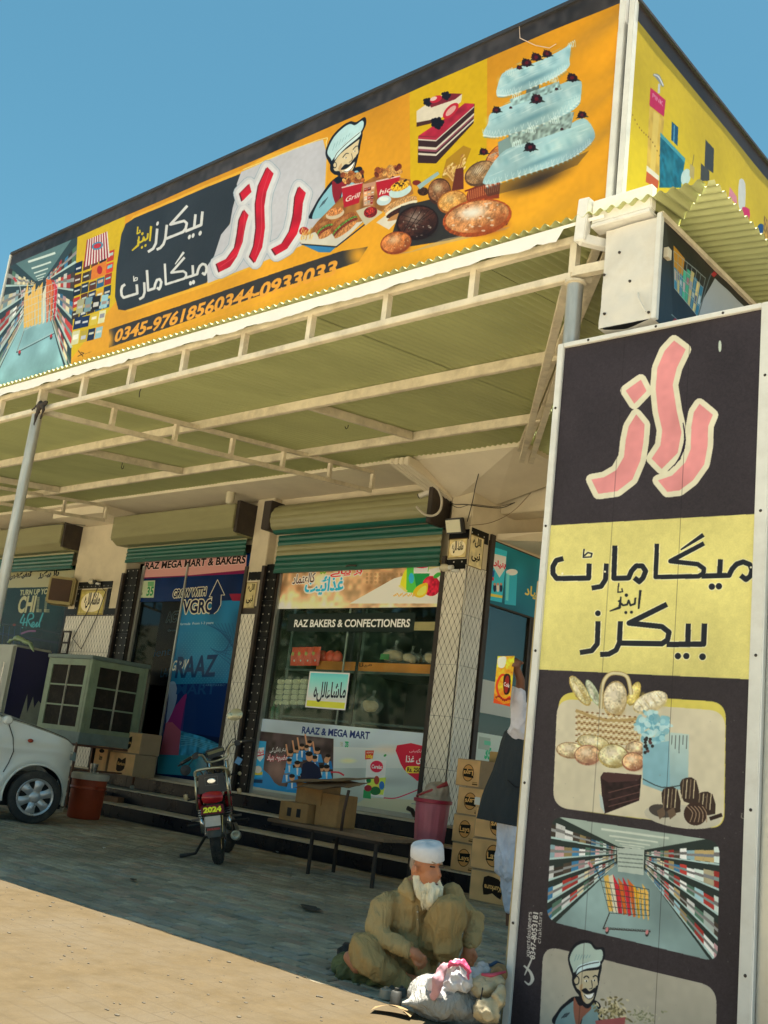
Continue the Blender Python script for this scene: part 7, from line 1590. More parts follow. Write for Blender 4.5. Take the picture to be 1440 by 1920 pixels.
for s in (-1, 1): bp('grab_rail', B().tube([(-.2, s*.145, .87), (-.21, s*.15, .66), (-.14, s*.15, .52)], .011, 8), MATS['tarnished_chrome'], smooth=2)
b = B()
for k in range(4): b.tube([(-.22, -.1+.066*k, .885), (.0, -.09+.06*k, .835)], .006, 6)
bp('rack', b, chrome, smooth=2)
for s in (-1, 1):
    def cov(u, v, s=s): return (-.05+.34*u, s*(.13+.03*math.sin(PI*u)*math.sin(PI*v)), .45+.24*v-.1*u*(1-v))
    bp('side_cover', B().grid(cov, 10, 8), red, smooth=2, fixn=False)
    def tl_(u, v, s=s): return (-.17+.2*u, s*(.105+.015*math.sin(PI*v)), .56+.11*v)
    bp('tail_panel', B().grid(tl_, 8, 6), red, smooth=2, fixn=False)
    # shock with spring
    p0, p1 = Vector((.0, s*.125, .30)), Vector((-.03, s*.135, .62)); bp('shock_absorber', B().tube([p0, p0.lerp(p1, .5)], .022, 12), chrome, smooth=2)
    sp_ = []
    for k in range(80):
        t = k/79; c = p0.lerp(p1, .42+.55*t); a = 2*PI*8*t; sp_.append((c.x+.028*math.cos(a), c.y+.028*math.sin(a), c.z))
    bp('spring', B().tube(sp_, .0055, 6), chrome if s > 0 else mat('dull_spring', (.3, .3, .29), .4, metal=.7), smooth=2); bp('shock_absorber', B().tube([p0.lerp(p1, .4), p1], .012, 8), blackp, smooth=2); bp('shock_cover', B().tube([p1-Vector((0, 0, .10)), p1+Vector((0, 0, .04))], .032, 12), red, smooth=2)
    bp('swing_arm', B().beam((0, s*.10, .29), (.45, s*.09, .33), .03, .045), engm)
    # indicators on stalks
    bp('indicator_stalk', B().tube([(-.14, s*.10, .63), (-.15, s*.24, .62)], .009, 6), blackp); bp('indicator', B().lathe([(0, 0), (.018, .004), (.022, .02), (.02, .05), (0, .055)], 14, axis='Z').xf(Matrix.Translation((-.16, s*.25, .625))), amber, smooth=True)
    bp('indicator_stalk', B().tube([(.95, s*.08, .80), (.95, s*.2, .80)], .009, 6), blackp); bp('indicator', B().lathe([(0, 0), (.018, .004), (.022, .02), (.02, .05), (0, .055)], 14, axis='X').xf(Matrix.Translation((.92, s*.215, .80))), amber, smooth=True)
    bp('foot_peg', B().tube([(.35, s*.12, .36), (.33, s*.30, .36)], .014, 8), blackp); bp('foot_peg', B().tube([(.16, s*.12, .42), (.12, s*.24, .42)], .011, 8), engm)
    bp('fork', B().tube([(1.2, s*.085, .29), (.96, s*.085, .95)], [.026, .018], 12), chrome, smooth=2)
# tail lamp, plate, mud flap
def tl(u, v): a = (u-.5)*2; q = (v-.5)*2; return (-.225-.035*(1-a*a)*(1-q*q)-.01, a*.098*(1-.12*abs(q)**2), .625+.055*q*(1-.25*a*a))
bp('tail_lamp', B().grid(tl, 16, 10), lens_r, smooth=2, fixn=False); bp('tail_lamp_housing', B().box(-.235, -.14, -.085, .085, .575, .675), blackp, bevel=.01)
cv = Cv(1, 0, -.11, .11, 0, .11, 900, '#571418'); cv.rect(-.107, .107, .003, .107, '#4a1216'); cv.txt('2024', (-.088, .025), (.088, .025), .062, '#e0c22a', raw=True, bold=.06); mp_ = shade_print(cv, 'number_plate_print', .35, 1.4)
me = bpy.data.meshes.new('number_plate'); pv = [Vector((-.352, .105, .48)), Vector((-.352, -.105, .48)), Vector((-.336, -.105, .558)), Vector((-.336, .105, .558))]
me.from_pydata([tuple(MB_@v) for v in pv], [], [(0, 1, 2, 3)]); l_ = me.uv_layers.new(name='UVMap')
for i, uv in enumerate(((0, 0), (1, 0), (1, 1), (0, 1))): l_.data[i].uv = uv
me.materials.append(mp_); pl_ = bpy.data.objects.new('number_plate', me); COL.objects.link(pl_); pl_.parent = bk
bp('plate_bracket', B().box(-.333, -.325, -.10, .10, .475, .555), blackp); bp('plate_bracket', B().box(-.33, -.15, -.02, .02, .54, .56), blackp); bp('mudguard_flap', B().box(-.362, -.350, -.07, .07, .37, .46), mat('silver_sticker', (.42, .42, .40), .35, metal=.4)); bp('reflector', B().box(-.364, -.352, -.06, .06, .335, .355), red)
bp('mudguard_stay', B().tube([(-.24, -.08, .45), (-.31, -.075, .30)], .007, 6), chrome); bp('mudguard_stay', B().tube([(-.24, .08, .45), (-.31, .075, .30)], .007, 6), chrome)
# engine, exhaust, stand
bp('engine', B().lathe([(0, -.12), (.11, -.12), (.12, -.09), (.12, .09), (.11, .12), (0, .12)], 24, (.52, 0, .36), axis='Y'), engm, smooth=True); bp('cylinder', B().tube([(.6, 0, .42), (.75, 0, .52)], .07, 16), engm)
b = B(); [b.tube([(.62+.03*k, 0, .435+.02*k), (.63+.03*k, 0, .44+.02*k)], .095, 16) for k in range(5)]; bp('cooling_fins', b, engm)
bp('exhaust_pipe', B().tube([tuple(v) for v in smooth_pts([(.75, -.06, .46), (.82, -.14, .30), (.6, -.17, .20), (.35, -.175, .215), (.1, -.18, .23)], False, 4)], .018, 8), engm, smooth=2)
bp('silencer', B().tube([(.15, -.18, .228), (.05, -.185, .236), (-.28, -.19, .262)], [.028, .045, .043], 20, cap=False), mat('dull_chrome', (.34, .34, .32), .35, metal=.8, dirt=.4), smooth=2); bp('silencer_end', B().lathe([(.044, 0), (.03, -.008), (.018, -.004), (.016, .03), (0, .03)], 20, axis='X').xf(Matrix.Translation((-.282, -.19, .262))), mat('pale_exhaust_rim', (.42, .40, .3), .4, metal=.5), smooth=True)
bp('side_stand', B().tube([(.42, .10, .30), (.30, .24, .10), (.24, .385, .096)], [.014, .014, .02], 8), iron, smooth=2); bp('chain_guard', B().box(.0, .45, .10, .12, .27, .37), blackp, bevel=.01)
bp('battery_box', B().box(.1, .3, -.11, .11, .42, .62), blackp, bevel=.01); bp('frame', B().tube([(.95, 0, .85), (.45, 0, .78), (.0, 0, .72)], .02, 8), blackp); bp('frame', B().tube([(.93, 0, .80), (.80, 0, .30), (.4, 0, .25)], .02, 8), blackp)
# handlebar, meters, mirrors
MS = Matrix.Translation((.93, 0, .95))@Matrix.Rotation(.25, 4, 'Z')@Matrix.Rotation(-.20, 4, 'X')@Matrix.Translation((-.93, 0, -.95))
def hb(nm, b, m, **k): return bp(nm, b.xf(MS), m, **k)
hp = [(.80, .38, 1.05), (.84, .26, 1.075), (.90, .15, 1.06), (.93, .10, .97), (.93, -.10, .97), (.90, -.15, 1.06), (.84, -.26, 1.075), (.80, -.38, 1.05)]
hb('handlebar', B().tube([tuple(v) for v in smooth_pts(hp, False, 5)], .0125, 8), mat('tarnished_chrome'), smooth=2)
for s in (-1, 1):
    hb('grip', B().tube([(.825, s*.28, 1.072), (.795, s*.40, 1.045)], .019, 12), blackp, smooth=2); hb('lever', B().tube([(.86, s*.22, 1.075), (.90, s*.30, 1.06), (.90, s*.42, 1.03)], [.012, .008, .008], 6), chrome if s < 0 else blackp, smooth=2); hb('switch', B().box(.82, .87, s*.23-.03, s*.23+.03, 1.045, 1.10), blackp, bevel=.008)
hb('mirror_stem', B().tube([(.85, -.22, 1.08), (.83, -.24, 1.22), (.80, -.27, 1.32)], .006, 6), blackp, smooth=2)
def mir(u, v): a = 2*PI*u; return (.79-.012*(1-v*v), -.275+.085*v*math.cos(a), 1.36+.06*v*math.sin(a)*(1-.2*math.cos(a)))
hb('mirror', B().grid(mir, 24, 4), mat('mirror_back', (.55, .50, .32), .25, metal=.5), smooth=2, fixn=False)
hb('mirror_stem', B().tube([(.85, .22, 1.08), (.84, .30, 1.02), (.80, .36, .98)], .006, 6), blackp); hb('mirror', B().lathe([(0, -.02), (.05, -.015), (.055, 0), (.05, .012), (0, .014)], 18, axis='X').xf(Matrix.Translation((.79, .37, .97))), blackp, smooth=True)
hb('instrument_panel', B().box(.93, 1.04, -.10, .10, 1.0, 1.09), blackp, bevel=.02); hb('instrument_stripe', B().box(.927, .931, -.085, .085, 1.04, 1.07), mat('olive_stripe', (.2, .18, .07), .4)); hb('headlamp', B().lathe([(0, .09), (.08, .08), (.095, .04), (.07, -.05), (0, -.08)], 20, axis='X').xf(Matrix.Translation((1.06, 0, .93))), blackp, smooth=True)
hb('brake_cable', B().tube([tuple(v) for v in smooth_pts([(.86, -.24, 1.08), (.98, -.22, 1.12), (1.02, -.1, 1.0), (1.05, -.05, .85)], False, 4)], .005, 5), wire_m); hb('brake_cable', B().tube([tuple(v) for v in smooth_pts([(.86, .24, 1.08), (1.0, .18, 1.10), (1.02, .05, 1.0), (1.0, .05, .8)], False, 4)], .005, 5), wire_m)
kt = bp('key_tag', B().box(-.004, .004, -.03, .03, -.035, .035).xf(Matrix.Translation((.80, -.22, .93))@Matrix.Rotation(.6, 4, 'X')), mat('blue_tag', (.04, .22, .45), .3))

# ================================================================ white car nosing in from the left
carp = mat('white_car_paint', (.72, .73, .68), .22, var=.04, scale=2, bump=.0, dirt=.08, **{'Coat Weight': .4}); trimm = mat('black_trim', (.012, .012, .012), .5); 
CA = math.radians(77)
car = thing('parked_car', 'white hatchback parked at the far left, its front wheel and bonnet in view', 'car', (-12.13, 7.41, 0), CA-PI/2*0)
# local frame: x forward along the car, y to the left, z up; right side faces the camera (y negative); wheel centre at the origin
KS = 1.12
def sidey(x, z):
    """half-width offset of the flank"""
    b = .0; t = max(0, z-.78); nose = max(0, (x-.10)/.42); return -.02+.10*t+.26*nose**3+.02*abs(z-.5)
def top(x): return float(np.interp(x, [-2.6, -.9, -.55, -.2, .1, .3, .42, .5], [1.15, 1.13, 1.11, 1.05, .985, .93, .86, .76]))
RW, RT = .285, .35
def flank(u, v):
    x = -2.6+3.00*u; zt = top(x); z = .20+(zt-.20)*v; return (x, sidey(x, z)-.0-.012*math.exp(-((z-.80)/.05)**2)-.02*math.exp(-((math.hypot(x, z-RW)-RT-.05)/.05)**2)*(z > RW-.1), z)
b = B(); nu, nv = 150, 44
vs = [flank(i/nu, j/nv) for j in range(nv+1) for i in range(nu+1)]; fs = []
def inside(v): return math.hypot(v[0], v[2]-RW) < RT or (v[2] < RW-.0 and abs(v[0]) < RT)
keep = {}
for k, v in enumerate(vs):
    d = math.hypot(v[0], max(v[2]-RW, 0) if v[2] > RW else 0)
for j in range(nv):
    for i in range(nu):
        q = (j*(nu+1)+i, j*(nu+1)+i+1, (j+1)*(nu+1)+i+1, (j+1)*(nu+1)+i)
        if all(inside(vs[k]) for k in q): continue
        fs.append(q)
def snap(v):
    if not inside(v): return v
    if v[2] > RW:
        d = math.hypot(v[0], v[2]-RW); s = RT/max(d, 1e-6); x, z = v[0]*s, RW+(v[2]-RW)*s
    else: x, z = math.copysign(RT, v[0]), v[2]
    return (x, v[1]-.004, z)
vs = [snap(v) for v in vs]
def CB(b): return b.xf(Matrix.Scale(KS, 4)@Matrix.Translation((0, .08, 0)))
def cb(nm, b, m, par=None, **k): return CB(b).build(nm, m, par or car, local=True, **k)
cb('front_wing', B().add(vs, fs), carp, smooth=2, fixn=False)
lip = [(RT*math.cos(a), sidey(RT*math.cos(a), RW+RT*math.sin(a))-.018, RW+RT*math.sin(a)) for a in np.linspace(-.2, PI+.2, 40)]
cb('wheel_arch', B().tube(lip, .012, 8), carp, smooth=2)
def liner(u, v): a = -.3+(PI+.6)*u; return (RT*math.cos(a)*.995, .0+.32*v, RW+RT*math.sin(a)*.995)
cb('wheel_arch_liner', B().grid(liner, 30, 3), trimm, smooth=2, fixn=False)
def bonnet(u, v):
    x = -.65+1.06*u; w = v; zt = top(x); cr_ = .10*math.sin(PI*w)**.8*(1-.5*u); return (x-.0+.10*math.sin(PI*w)*max(0, u-.7)/.3, sidey(x, zt)+1.40*w*(1-.0)+(-2*sidey(x, zt))*w*0-.0, zt+cr_-.0)
cb('bonnet', B().grid(bonnet, 40, 20), carp, smooth=2, fixn=False)
cb('bonnet_gap', B().tube([(x, sidey(x, top(x))+.045, top(x)+.022) for x in np.linspace(-.6, .4, 16)], .004, 5), trimm, smooth=2)
def nose(u, v):
    y = -.02+1.36*u; s = math.sin(PI*u)**.35; z = .2+.66*v; return (.28+.15*s-.03*(v-.4)**2*4+ .0, y+.10, z)
cb('front_bumper', B().grid(nose, 40, 12), carp, smooth=2, fixn=False)
for j in (0,):
    ws = [(-.95, .97), (-1.55, 1.45)]
    cb('windscreen', B().add([(-.62, .06, 1.13), (-.62, 1.28, 1.13), (-1.3, 1.16, 1.5), (-1.3, .20, 1.5)], [(0, 1, 2, 3)]), darkglass); cb('roof', B().box(-2.8, -1.3, .18, 1.18, 1.49, 1.54), carp, bevel=.03); cb('side_window', B().add([(-.75, .03, 1.14), (-2.5, .03, 1.16), (-2.4, .17, 1.48), (-1.32, .17, 1.48)], [(0, 1, 2, 3)]), darkglass)
    cb('windscreen_pillar', B().beam((-.62, .03, 1.11), (-1.32, .17, 1.5), .05, .05), carp, bevel=.01)
cb('door_seam', B().tube([(x, sidey(x, z)-.012, z) for x, z in ((-.42, 1.06), (-.34, .9), (-.31, .75), (-.34, .62), (-.38, .52))], .005, 5), trimm, smooth=2)
mr = cb('door_mirror', B().xf(Matrix.Identity(4)).lathe([(0, -.06), (.035, -.055), (.05, -.03), (.05, .03), (.04, .05), (0, .06)], 18, axis='Y').xf(Matrix.Translation((-.47, -.13, 1.08))), carp, smooth=True)
mk = cb('side_marker_lamp', B().lathe([(0, -.008), (.03, -.004), (.034, .0)], 16, axis='Y').xf(Matrix.Translation((-.15, -.045, .885))@Matrix.Scale(.62, 4, (0, 0, 1))), mat('orange_marker_lens', (.38, .05, .015), .25), smooth=True)
hl = cb('headlamp', B().grid(lambda u, v: (.36+.12*u, sidey(.36+.12*u, .75+.1*v)-.015, .72+.10*v-.02*u), 8, 6), mat('headlamp_glass', (.5, .52, .52), .08, metal=.3), smooth=2, fixn=False)
# wheel, turned slightly
WM = Matrix.Rotation(-.16, 4, 'Z')
def cw(nm, b, m, par=None, **k): return b.xf(Matrix.Scale(KS, 4)@WM).build(nm, m, par or car, local=True, **k)
tw = cw('wheel', B().lathe([(.19, -.02), (.205, -.04), (.25, -.045), (.277, -.03), (RW, .0), (RW, .10), (.277, .13), (.2, .14)], 56, (0, 0, RW), axis='Y'), tyre, smooth=True)
hc = mat('silver_wheel_cover', (.46, .47, .48), .3, metal=.55, var=.1, dirt=.2); gapm = mat('wheel_gap_black', (.006, .006, .006), .7)
cw('rim', B().lathe([(.0, .02), (.185, .02), (.19, -.02), (.205, -.042), (.212, -.036)], 56, (0, 0, RW), axis='Y'), gapm, tw, smooth=True)
cw('wheel_trim_ring', B().lathe([(.172, -.018), (.180, -.034), (.196, -.040), (.204, -.036), (.204, -.02)], 56, (0, 0, RW), axis='Y'), hc, tw, smooth=True)
cw('hub_cap', B().lathe([(0, -.038), (.035, -.036), (.062, -.030), (.078, -.016), (.08, 0)], 30, (0, 0, RW), axis='Y'), hc, tw, smooth=True)
for k in range(6):
    a = 2*PI*k/6+.35
    def spk(u, v):
        r = .06+.125*u; w = (.034+.030*u*u+.012*(1-u)**2)*(v-.5)*2; z = -.030-.010*math.sin(PI*u)+.012*((v-.5)*2)**2; return (r*math.cos(a)-w*math.sin(a), z, RW+r*math.sin(a)+w*math.cos(a))
    cw('wheel_spoke', B().grid(spk, 8, 6), hc, tw, smooth=2, fixn=False)
cb('underbody', B().box(-2.6, .38, .12, 1.2, .16, .5), trimm)
cb('far_wing', B().box(-2.6, .4, 1.22, 1.3, .3, .95), carp, bevel=.03)

# ================================================================ the seated man
D0 = 6.05
def Q(x, y, d=D0): return tuple(W3((x, y), d))
khaki = mat('khaki_shalwar_cloth', (.42, .30, .135), .9, folds=.5, var=.10, scale=5, bump=.35, bscale=160, spec=.2); khaki2 = mat('khaki_dark_placket', (.30, .21, .09), .9)
skin = mat('tanned_skin', (.50, .20, .095), .55, var=.15, scale=14, bump=.2, bscale=60, **{'Subsurface Weight': .08}); beardm = mat('white_beard', (.86, .76, .54), .9, var=.14, scale=22, bump=.9, bscale=90, stretch=(1, 1, .25)); capm = mat('white_knit_cap', (.70, .69, .70), .85, var=.05, scale=20, bump=.5, bscale=170)
base = W3((750, 1838), D0); man = thing('person', 'seated old man in khaki shalwar kameez with white cap and long white beard', 'person', (float(base[0]), float(base[1]), 0))
def mblob(nm, prims, vox, m, fold=None, smooth=2, par=None, factor=.6):
    L_ = Vector(man.location); out = []
    for p in prims:
        if p[0] == 'c': out.append(('c', [tuple(Vector(q)-L_) for q in p[1]], p[2]))
        else: out.append(('e', tuple(Vector(p[1])-L_), p[2], p[3] if len(p) > 3 else (0, 0, 0)))
    return blob(nm, out, vox, m, par or man, smooth, fold, True, factor)
# camera-facing turn so that ellipsoids can be given in the viewer's frame: x right, y away, z up
VR = math.radians(42.6)
def E(x, y, d, rx, ry, rz, tilt=0, tw=0): 
    return ('e', Q(x, y, d), (rx, ry, rz), (0, tilt, VR+tw))
# body: one continuous figure (head, neck, trunk, arms, hands, legs, feet)
hand = lambda cx, cy, d, dirx, diry, s=1: [('c', [Q(cx, cy, d), Q(cx+dirx*.9, cy+diry*.9, d-.01)], [.033*s, .036*s])]
bodyp = [
    E(800, 1618, 5.98, .074, .092, .085, .05), E(806, 1640, 5.95, .062, .075, .075, .05), E(787, 1634, 6.0, .05, .07, .065), ('c', [Q(780, 1660, 6.0), Q(785, 1690, 6.03)], [.055, .062]),
    E(824, 1642, 5.915, .013, .013, .012), ('c', [Q(818, 1622, 5.915), Q(823, 1640, 5.905)], [.010, .0135]), E(817, 1650, 5.93, .032, .03, .012),
    ('c', [Q(795, 1620, 5.905), Q(826, 1618, 5.925)], [.014, .012]), E(806, 1646, 5.90, .026, .02, .022), E(776, 1630, 5.90, .014, .012, .030, .1), E(780, 1629, 5.888, .007, .008, .018), E(812, 1667, 5.92, .03, .03, .022),
    ('c', [Q(785, 1690, 6.05), Q(770, 1760, 6.12), Q(765, 1795, 6.12)], [.075, .11, .12]),
    ('c', [Q(727, 1696, 6.02), Q(701, 1747, 5.9), Q(772, 1784, 5.76)], [.042, .036, .026]), ('c', [Q(842, 1682, 6.1), Q(889, 1725, 6.05), Q(880, 1775, 5.88)], [.042, .036, .026]),
    ('c', [Q(740, 1795, 6.05), Q(680, 1790, 5.85), Q(760, 1838, 5.82)], [.08, .06, .04]), ('c', [Q(790, 1790, 6.05), Q(850, 1700, 5.98), Q(838, 1800, 5.9)], [.08, .06, .04]),
    ('c', [Q(838, 1800, 5.9), Q(850, 1815, 5.8)], [.038, .03]), ('c', [Q(760, 1838, 5.82), Q(790, 1842, 5.78)], [.036, .03]), ('c', [Q(655, 1795, 5.95), Q(668, 1815, 5.9)], [.035, .03]),
]
def handp(W_, d, palm, fingers, thumb):
    """palm plus four fingers and a thumb, in picture coordinates"""
    out = [('c', [Q(*W_, d), Q(*palm[0], d-.01), Q(*palm[1], d-.015)], [.026, .033, .030])]
    for f in fingers: out.append(('c', [Q(f[0], f[1], d-.015), Q(f[2], f[3], d-.03), Q(f[4], f[5], d-.015)], [.0095, .0088, .0072]))
    out.append(('c', [Q(thumb[0], thumb[1], d-.02), Q(thumb[2], thumb[3], d-.035), Q(thumb[4], thumb[5], d-.035)], [.012, .0105, .0085])); return out
bodyp += handp((770, 1783), 5.76, ((779, 1789), (786, 1795)), [(788, 1789, 797, 1794, 800, 1804), (786, 1794, 796, 1801, 797, 1811), (784, 1798, 792, 1807, 792, 1816), (779, 1800, 786, 1810, 785, 1817)], (776, 1798, 780, 1808, 787, 1811))
bodyp += handp((880, 1774), 5.88, ((878, 1783), (877, 1791)), [(884, 1790, 888, 1800, 886, 1811), (878, 1794, 881, 1805, 879, 1814), (872, 1793, 872, 1804, 871, 1813), (867, 1790, 864, 1800, 865, 1808)], (888, 1782, 893, 1793, 890, 1802))
body = mblob('body', bodyp, .0052, skin, smooth=3, factor=.5)
# clothes
km = [('c', [Q(785, 1672, 6.03), Q(765, 1740, 6.06), Q(755, 1800, 6.06)], [.115, .142, .15]), ('c', [Q(740, 1692, 6.05), Q(832, 1686, 6.1)], [.075, .073]), ('c', [Q(724, 1694, 6.0), Q(699, 1747, 5.9), Q(735, 1766, 5.83), Q(763, 1780, 5.775)], [.080, .068, .058, .046]),
      ('c', [Q(846, 1680, 6.08), Q(887, 1722, 6.05), Q(888, 1750, 5.98), Q(882, 1768, 5.90)], [.074, .060, .052, .044]), ('c', [Q(765, 1770, 5.95), Q(785, 1800, 5.90), Q(795, 1822, 5.88)], [.07, .06, .045]), ('c', [Q(720, 1800, 6.1), Q(780, 1812, 6.1)], [.12, .12])]
mblob('kameez', km, .010, khaki, fold=[(.018, 4.5, 4.5, 9, 2), (.011, 14, 14, 6, 5), (.003, 30, 30, 16, 8)], smooth=3)
sh = [('c', [Q(725, 1800, 6.02), Q(684, 1782, 5.84), Q(697, 1800, 5.80), Q(745, 1838, 5.80)], [.11, .10, .095, .06]), ('c', [Q(795, 1790, 6.02), Q(843, 1706, 5.80), Q(845, 1730, 5.79), Q(836, 1790, 5.80)], [.10, .092, .086, .070]), ('c', [Q(690, 1805, 5.9), Q(740, 1825, 5.95), Q(800, 1815, 6.0)], [.07, .08, .08]), ('c', [Q(745, 1838, 5.80), Q(762, 1843, 5.78)], [.055, .045])]
mblob('shalwar', sh, .010, mat('khaki_trouser_cloth', (.37, .26, .11), .9, folds=.5, var=.10, scale=5, bump=.35, bscale=160, spec=.2), fold=[(.018, 5, 5, 8, 12), (.012, 15, 15, 7, 15), (.003, 32, 32, 14, 3)], smooth=3)
mblob('collar', [('c', [Q(762, 1650, 5.97), Q(768, 1672, 5.90), Q(775, 1690, 5.90)], [.016, .022, .012]), ('c', [Q(762, 1650, 5.97), Q(753, 1668, 5.93), Q(772, 1686, 5.89)], [.014, .024, .014]), ('c', [Q(763, 1652, 6.03), Q(764, 1668, 5.98)], [.018, .02])], .006, khaki)
mblob('placket', [('c', [Q(782, 1700, 5.875), Q(784, 1738, 5.855), Q(782, 1752, 5.86)], [.010, .011, .010])], .005, khaki2)
mblob('pocket', [('c', [Q(795, 1722, 5.865), Q(806, 1728, 5.865), Q(815, 1722, 5.87)], [.006, .006, .006]), ('c', [Q(795, 1722, 5.865), Q(797, 1740, 5.865)], [.006, .006])], .005, khaki2)
for y in (1710, 1724, 1739): mblob('button', [('c', [Q(783, y, 5.862), Q(783, y, 5.855)], [.006, .005])], .003, mat('pale_button', (.5, .45, .35), .4))
for a in (([Q(752, 1786, 5.785), Q(757, 1779, 5.77), Q(770, 1788, 5.74)], 0), ([Q(870, 1770, 5.88), Q(880, 1775, 5.85), Q(893, 1772, 5.89)], 1)): mblob('cuff', [('c', a[0], [.012, .014, .012])], .006, khaki)
# head details
bd_ = [('c', [Q(812, 1668, 5.895), Q(808, 1685, 5.88), Q(806, 1702, 5.88)], [.046, .046, .020]), ('c', [Q(783, 1645, 5.95), Q(788, 1665, 5.92), Q(797, 1682, 5.89)], [.024, .036, .038]), ('c', [Q(812, 1652, 5.905), Q(823, 1654, 5.905)], [.010, .010]), ('c', [Q(801, 1657, 5.895), Q(810, 1651, 5.892)], [.014, .010]), ('c', [Q(822, 1668, 5.90), Q(818, 1690, 5.885)], [.026, .026]), ('c', [Q(826, 1655, 5.91), Q(829, 1663, 5.91)], [.008, .01])]
mblob('beard', bd_, .005, beardm, fold=[(.013, 34, 34, 7, 4), (.006, 70, 70, 14, 6)], smooth=1)
# loose strands give the beard an uneven edge
b = B(); rr = random.Random(5)
for k in range(170):
    x0_, y0_ = rr.uniform(788, 827), rr.uniform(1668, 1694); L1 = rr.uniform(8, 19); p0 = Q(x0_, y0_, 5.862+rr.uniform(-.008, .02)); p1 = Q(x0_+rr.uniform(-3, 2)+(806-x0_)*.2, y0_+L1, 5.862+rr.uniform(-.02, .02)); b.tube([p0, ((p0[0]+p1[0])/2+rr.uniform(-.004, .004), (p0[1]+p1[1])/2, (p0[2]+p1[2])/2), p1], [.0028, .0024, .0006], 4, cap=False)
b.build('beard_strands', beardm, man)
mblob('hair', [('c', [Q(787, 1610, 6.0), Q(784, 1622, 6.02), Q(786, 1632, 6.03)], [.052, .050, .035]), ('c', [Q(773, 1612, 5.93), Q(775, 1618, 5.925)], [.010, .006])], .006, mat('cropped_grey_hair', (.38, .30, .23), .9, var=.2, scale=30), fold=[(.004, 60, 60, 30, 2)])
mblob('eyebrow', [('c', [Q(800, 1617, 5.888), Q(810, 1616, 5.884), Q(818, 1620, 5.889)], [.005, .006, .004])], .003, mat('grey_brow', (.36, .27, .2), .9)); mblob('eyebrow', [('c', [Q(824, 1619, 5.90), Q(830, 1620, 5.91)], [.005, .004])], .003, MATS['grey_brow'])
for (x, y, d) in ((811, 1625, 5.889), (828, 1626, 5.903)): mblob('eye', [('c', [Q(x-4, y, d), Q(x+4, y+1, d)], [.0045, .0045])], .0025, mat('shadowed_eye', (.05, .025, .018), .3))
mblob('mouth', [('c', [Q(812, 1658, 5.882), Q(820, 1659, 5.885)], [.006, .006])], .003, mat('dark_lip', (.16, .04, .03), .5))
cp = B()
cx_ = Vector(Q(801, 1594, 5.985)); rt, up_ = Vector(CR), Vector(CU); fw = Vector(CF)
ax_z = (up_*1.0+rt*(-.06)+Vector((0, 0, .3))).normalized(); ax_x = (rt-ax_z*rt.dot(ax_z)).normalized(); ax_y = ax_z.cross(ax_x)
prof = [(.097, -.046), (.1005, -.043), (.099, .0), (.095, .026), (.086, .038), (.05, .043), (0, .044)]
nn = 40
for r, h in prof:
    for k in range(nn): a = 2*PI*k/nn; cp.v.append(tuple(cx_+ax_x*(r*.97*math.cos(a))+ax_y*(r*1.06*math.sin(a))+ax_z*(h+.006*math.sin(3*a+1)*(h > .04)-.012*math.cos(a)*(h < 0))))
for i in range(len(prof)-1):
    for k in range(nn): cp.f.append((i*nn+k, i*nn+(k+1) % nn, (i+1)*nn+(k+1) % nn, (i+1)*nn+k))
cp.build('cap', capm, man, smooth=2)
# ================================================================ his goods
olcl = mat('olive_patterned_cloth', (.13, .13, .045), .9, var=.5, scale=16, dirt=.5, dcol=(.35, .32, .1), bump=.5)
def ground_blob(nm, lab, cat, px_, prims, vox, m, fold=None, group=None, smooth=2):
    """prims given about the ground point under photo pixel px_: x right along the picture, y away, z up"""
    c = on(2, 0., px_); M_ = Matrix.Translation((c[0], c[1], .004))@Matrix.Rotation(VR, 4, 'Z'); out = []
    for p in prims:
        if p[0] == 'c': out.append(('c', [tuple(Matrix.Rotation(VR, 3, 'Z')@Vector(q)) for q in p[1]], p[2]))
        else: out.append(('e', tuple(Matrix.Rotation(VR, 3, 'Z')@Vector(p[1])), p[2], (0, p[3] if len(p) > 3 else 0, VR)))
    o = blob(nm, out, vox, m, None, smooth, fold); o.location = (c[0], c[1], .004); tag(o, lab, cat, group); return o
o = ground_blob('floor_cloth', 'crumpled olive patterned cloth the seated man sits on', 'cloth', (665, 1842), [('c', [(-.05, .1, .02), (.1, -.02, .022), (.26, -.06, .02)], [.05, .055, .05]), ('c', [(-.08, .22, .03), (-.06, .34, .04)], [.055, .05]), ('c', [(-.05, .1, .02), (.2, .2, .02)], [.06, .08]), ('c', [(.0, .1, .05), (.05, .05, .05)], [.05, .04])], .010, olcl, [(.035, 9, 9, 9, 2), (.012, 25, 25, 25, 4)])
ground_blob('cloth_bundle', 'small brown rag bundle behind the seated man, on the olive cloth', 'rag', (645, 1815), [('e', (.0, .12, .06), (.05, .05, .06)), ('e', (.03, .08, .03), (.06, .05, .04))], .009, MATS['dark_rag'], [(.02, 22, 22, 22, 2)])
ctn = mat('white_cotton_sack', (.34, .33, .30), .8, folds=.7, var=.07, scale=4, bump=.3, bscale=120)
ground_blob('white_sack', 'large full white sack in front of the seated man', 'sack', (824, 1918), [('e', (.0, .10, .09), (.17, .18, .11)), ('e', (.12, .12, .06), (.13, .18, .09)), ('e', (-.03, .17, .08), (.12, .12, .10)), ('c', [(-.12, .0, .08), (-.19, -.03, .07)], [.05, .03])], .012, ctn, [(.022, 4, 4, 4, 9), (.008, 12, 12, 7, 3), (.003, 40, 40, 30, 1)], smooth=4)
clearb = bag_mat('milky_plastic_bag', (.62, .60, .60), .62); pinkb = mat('pink_plastic_film', (.62, .08, .17), .3, var=.3, scale=14, bump=.4, bscale=25); pink2 = mat('pale_pink_film', (.60, .32, .36), .3, var=.2, bump=.4, bscale=25)
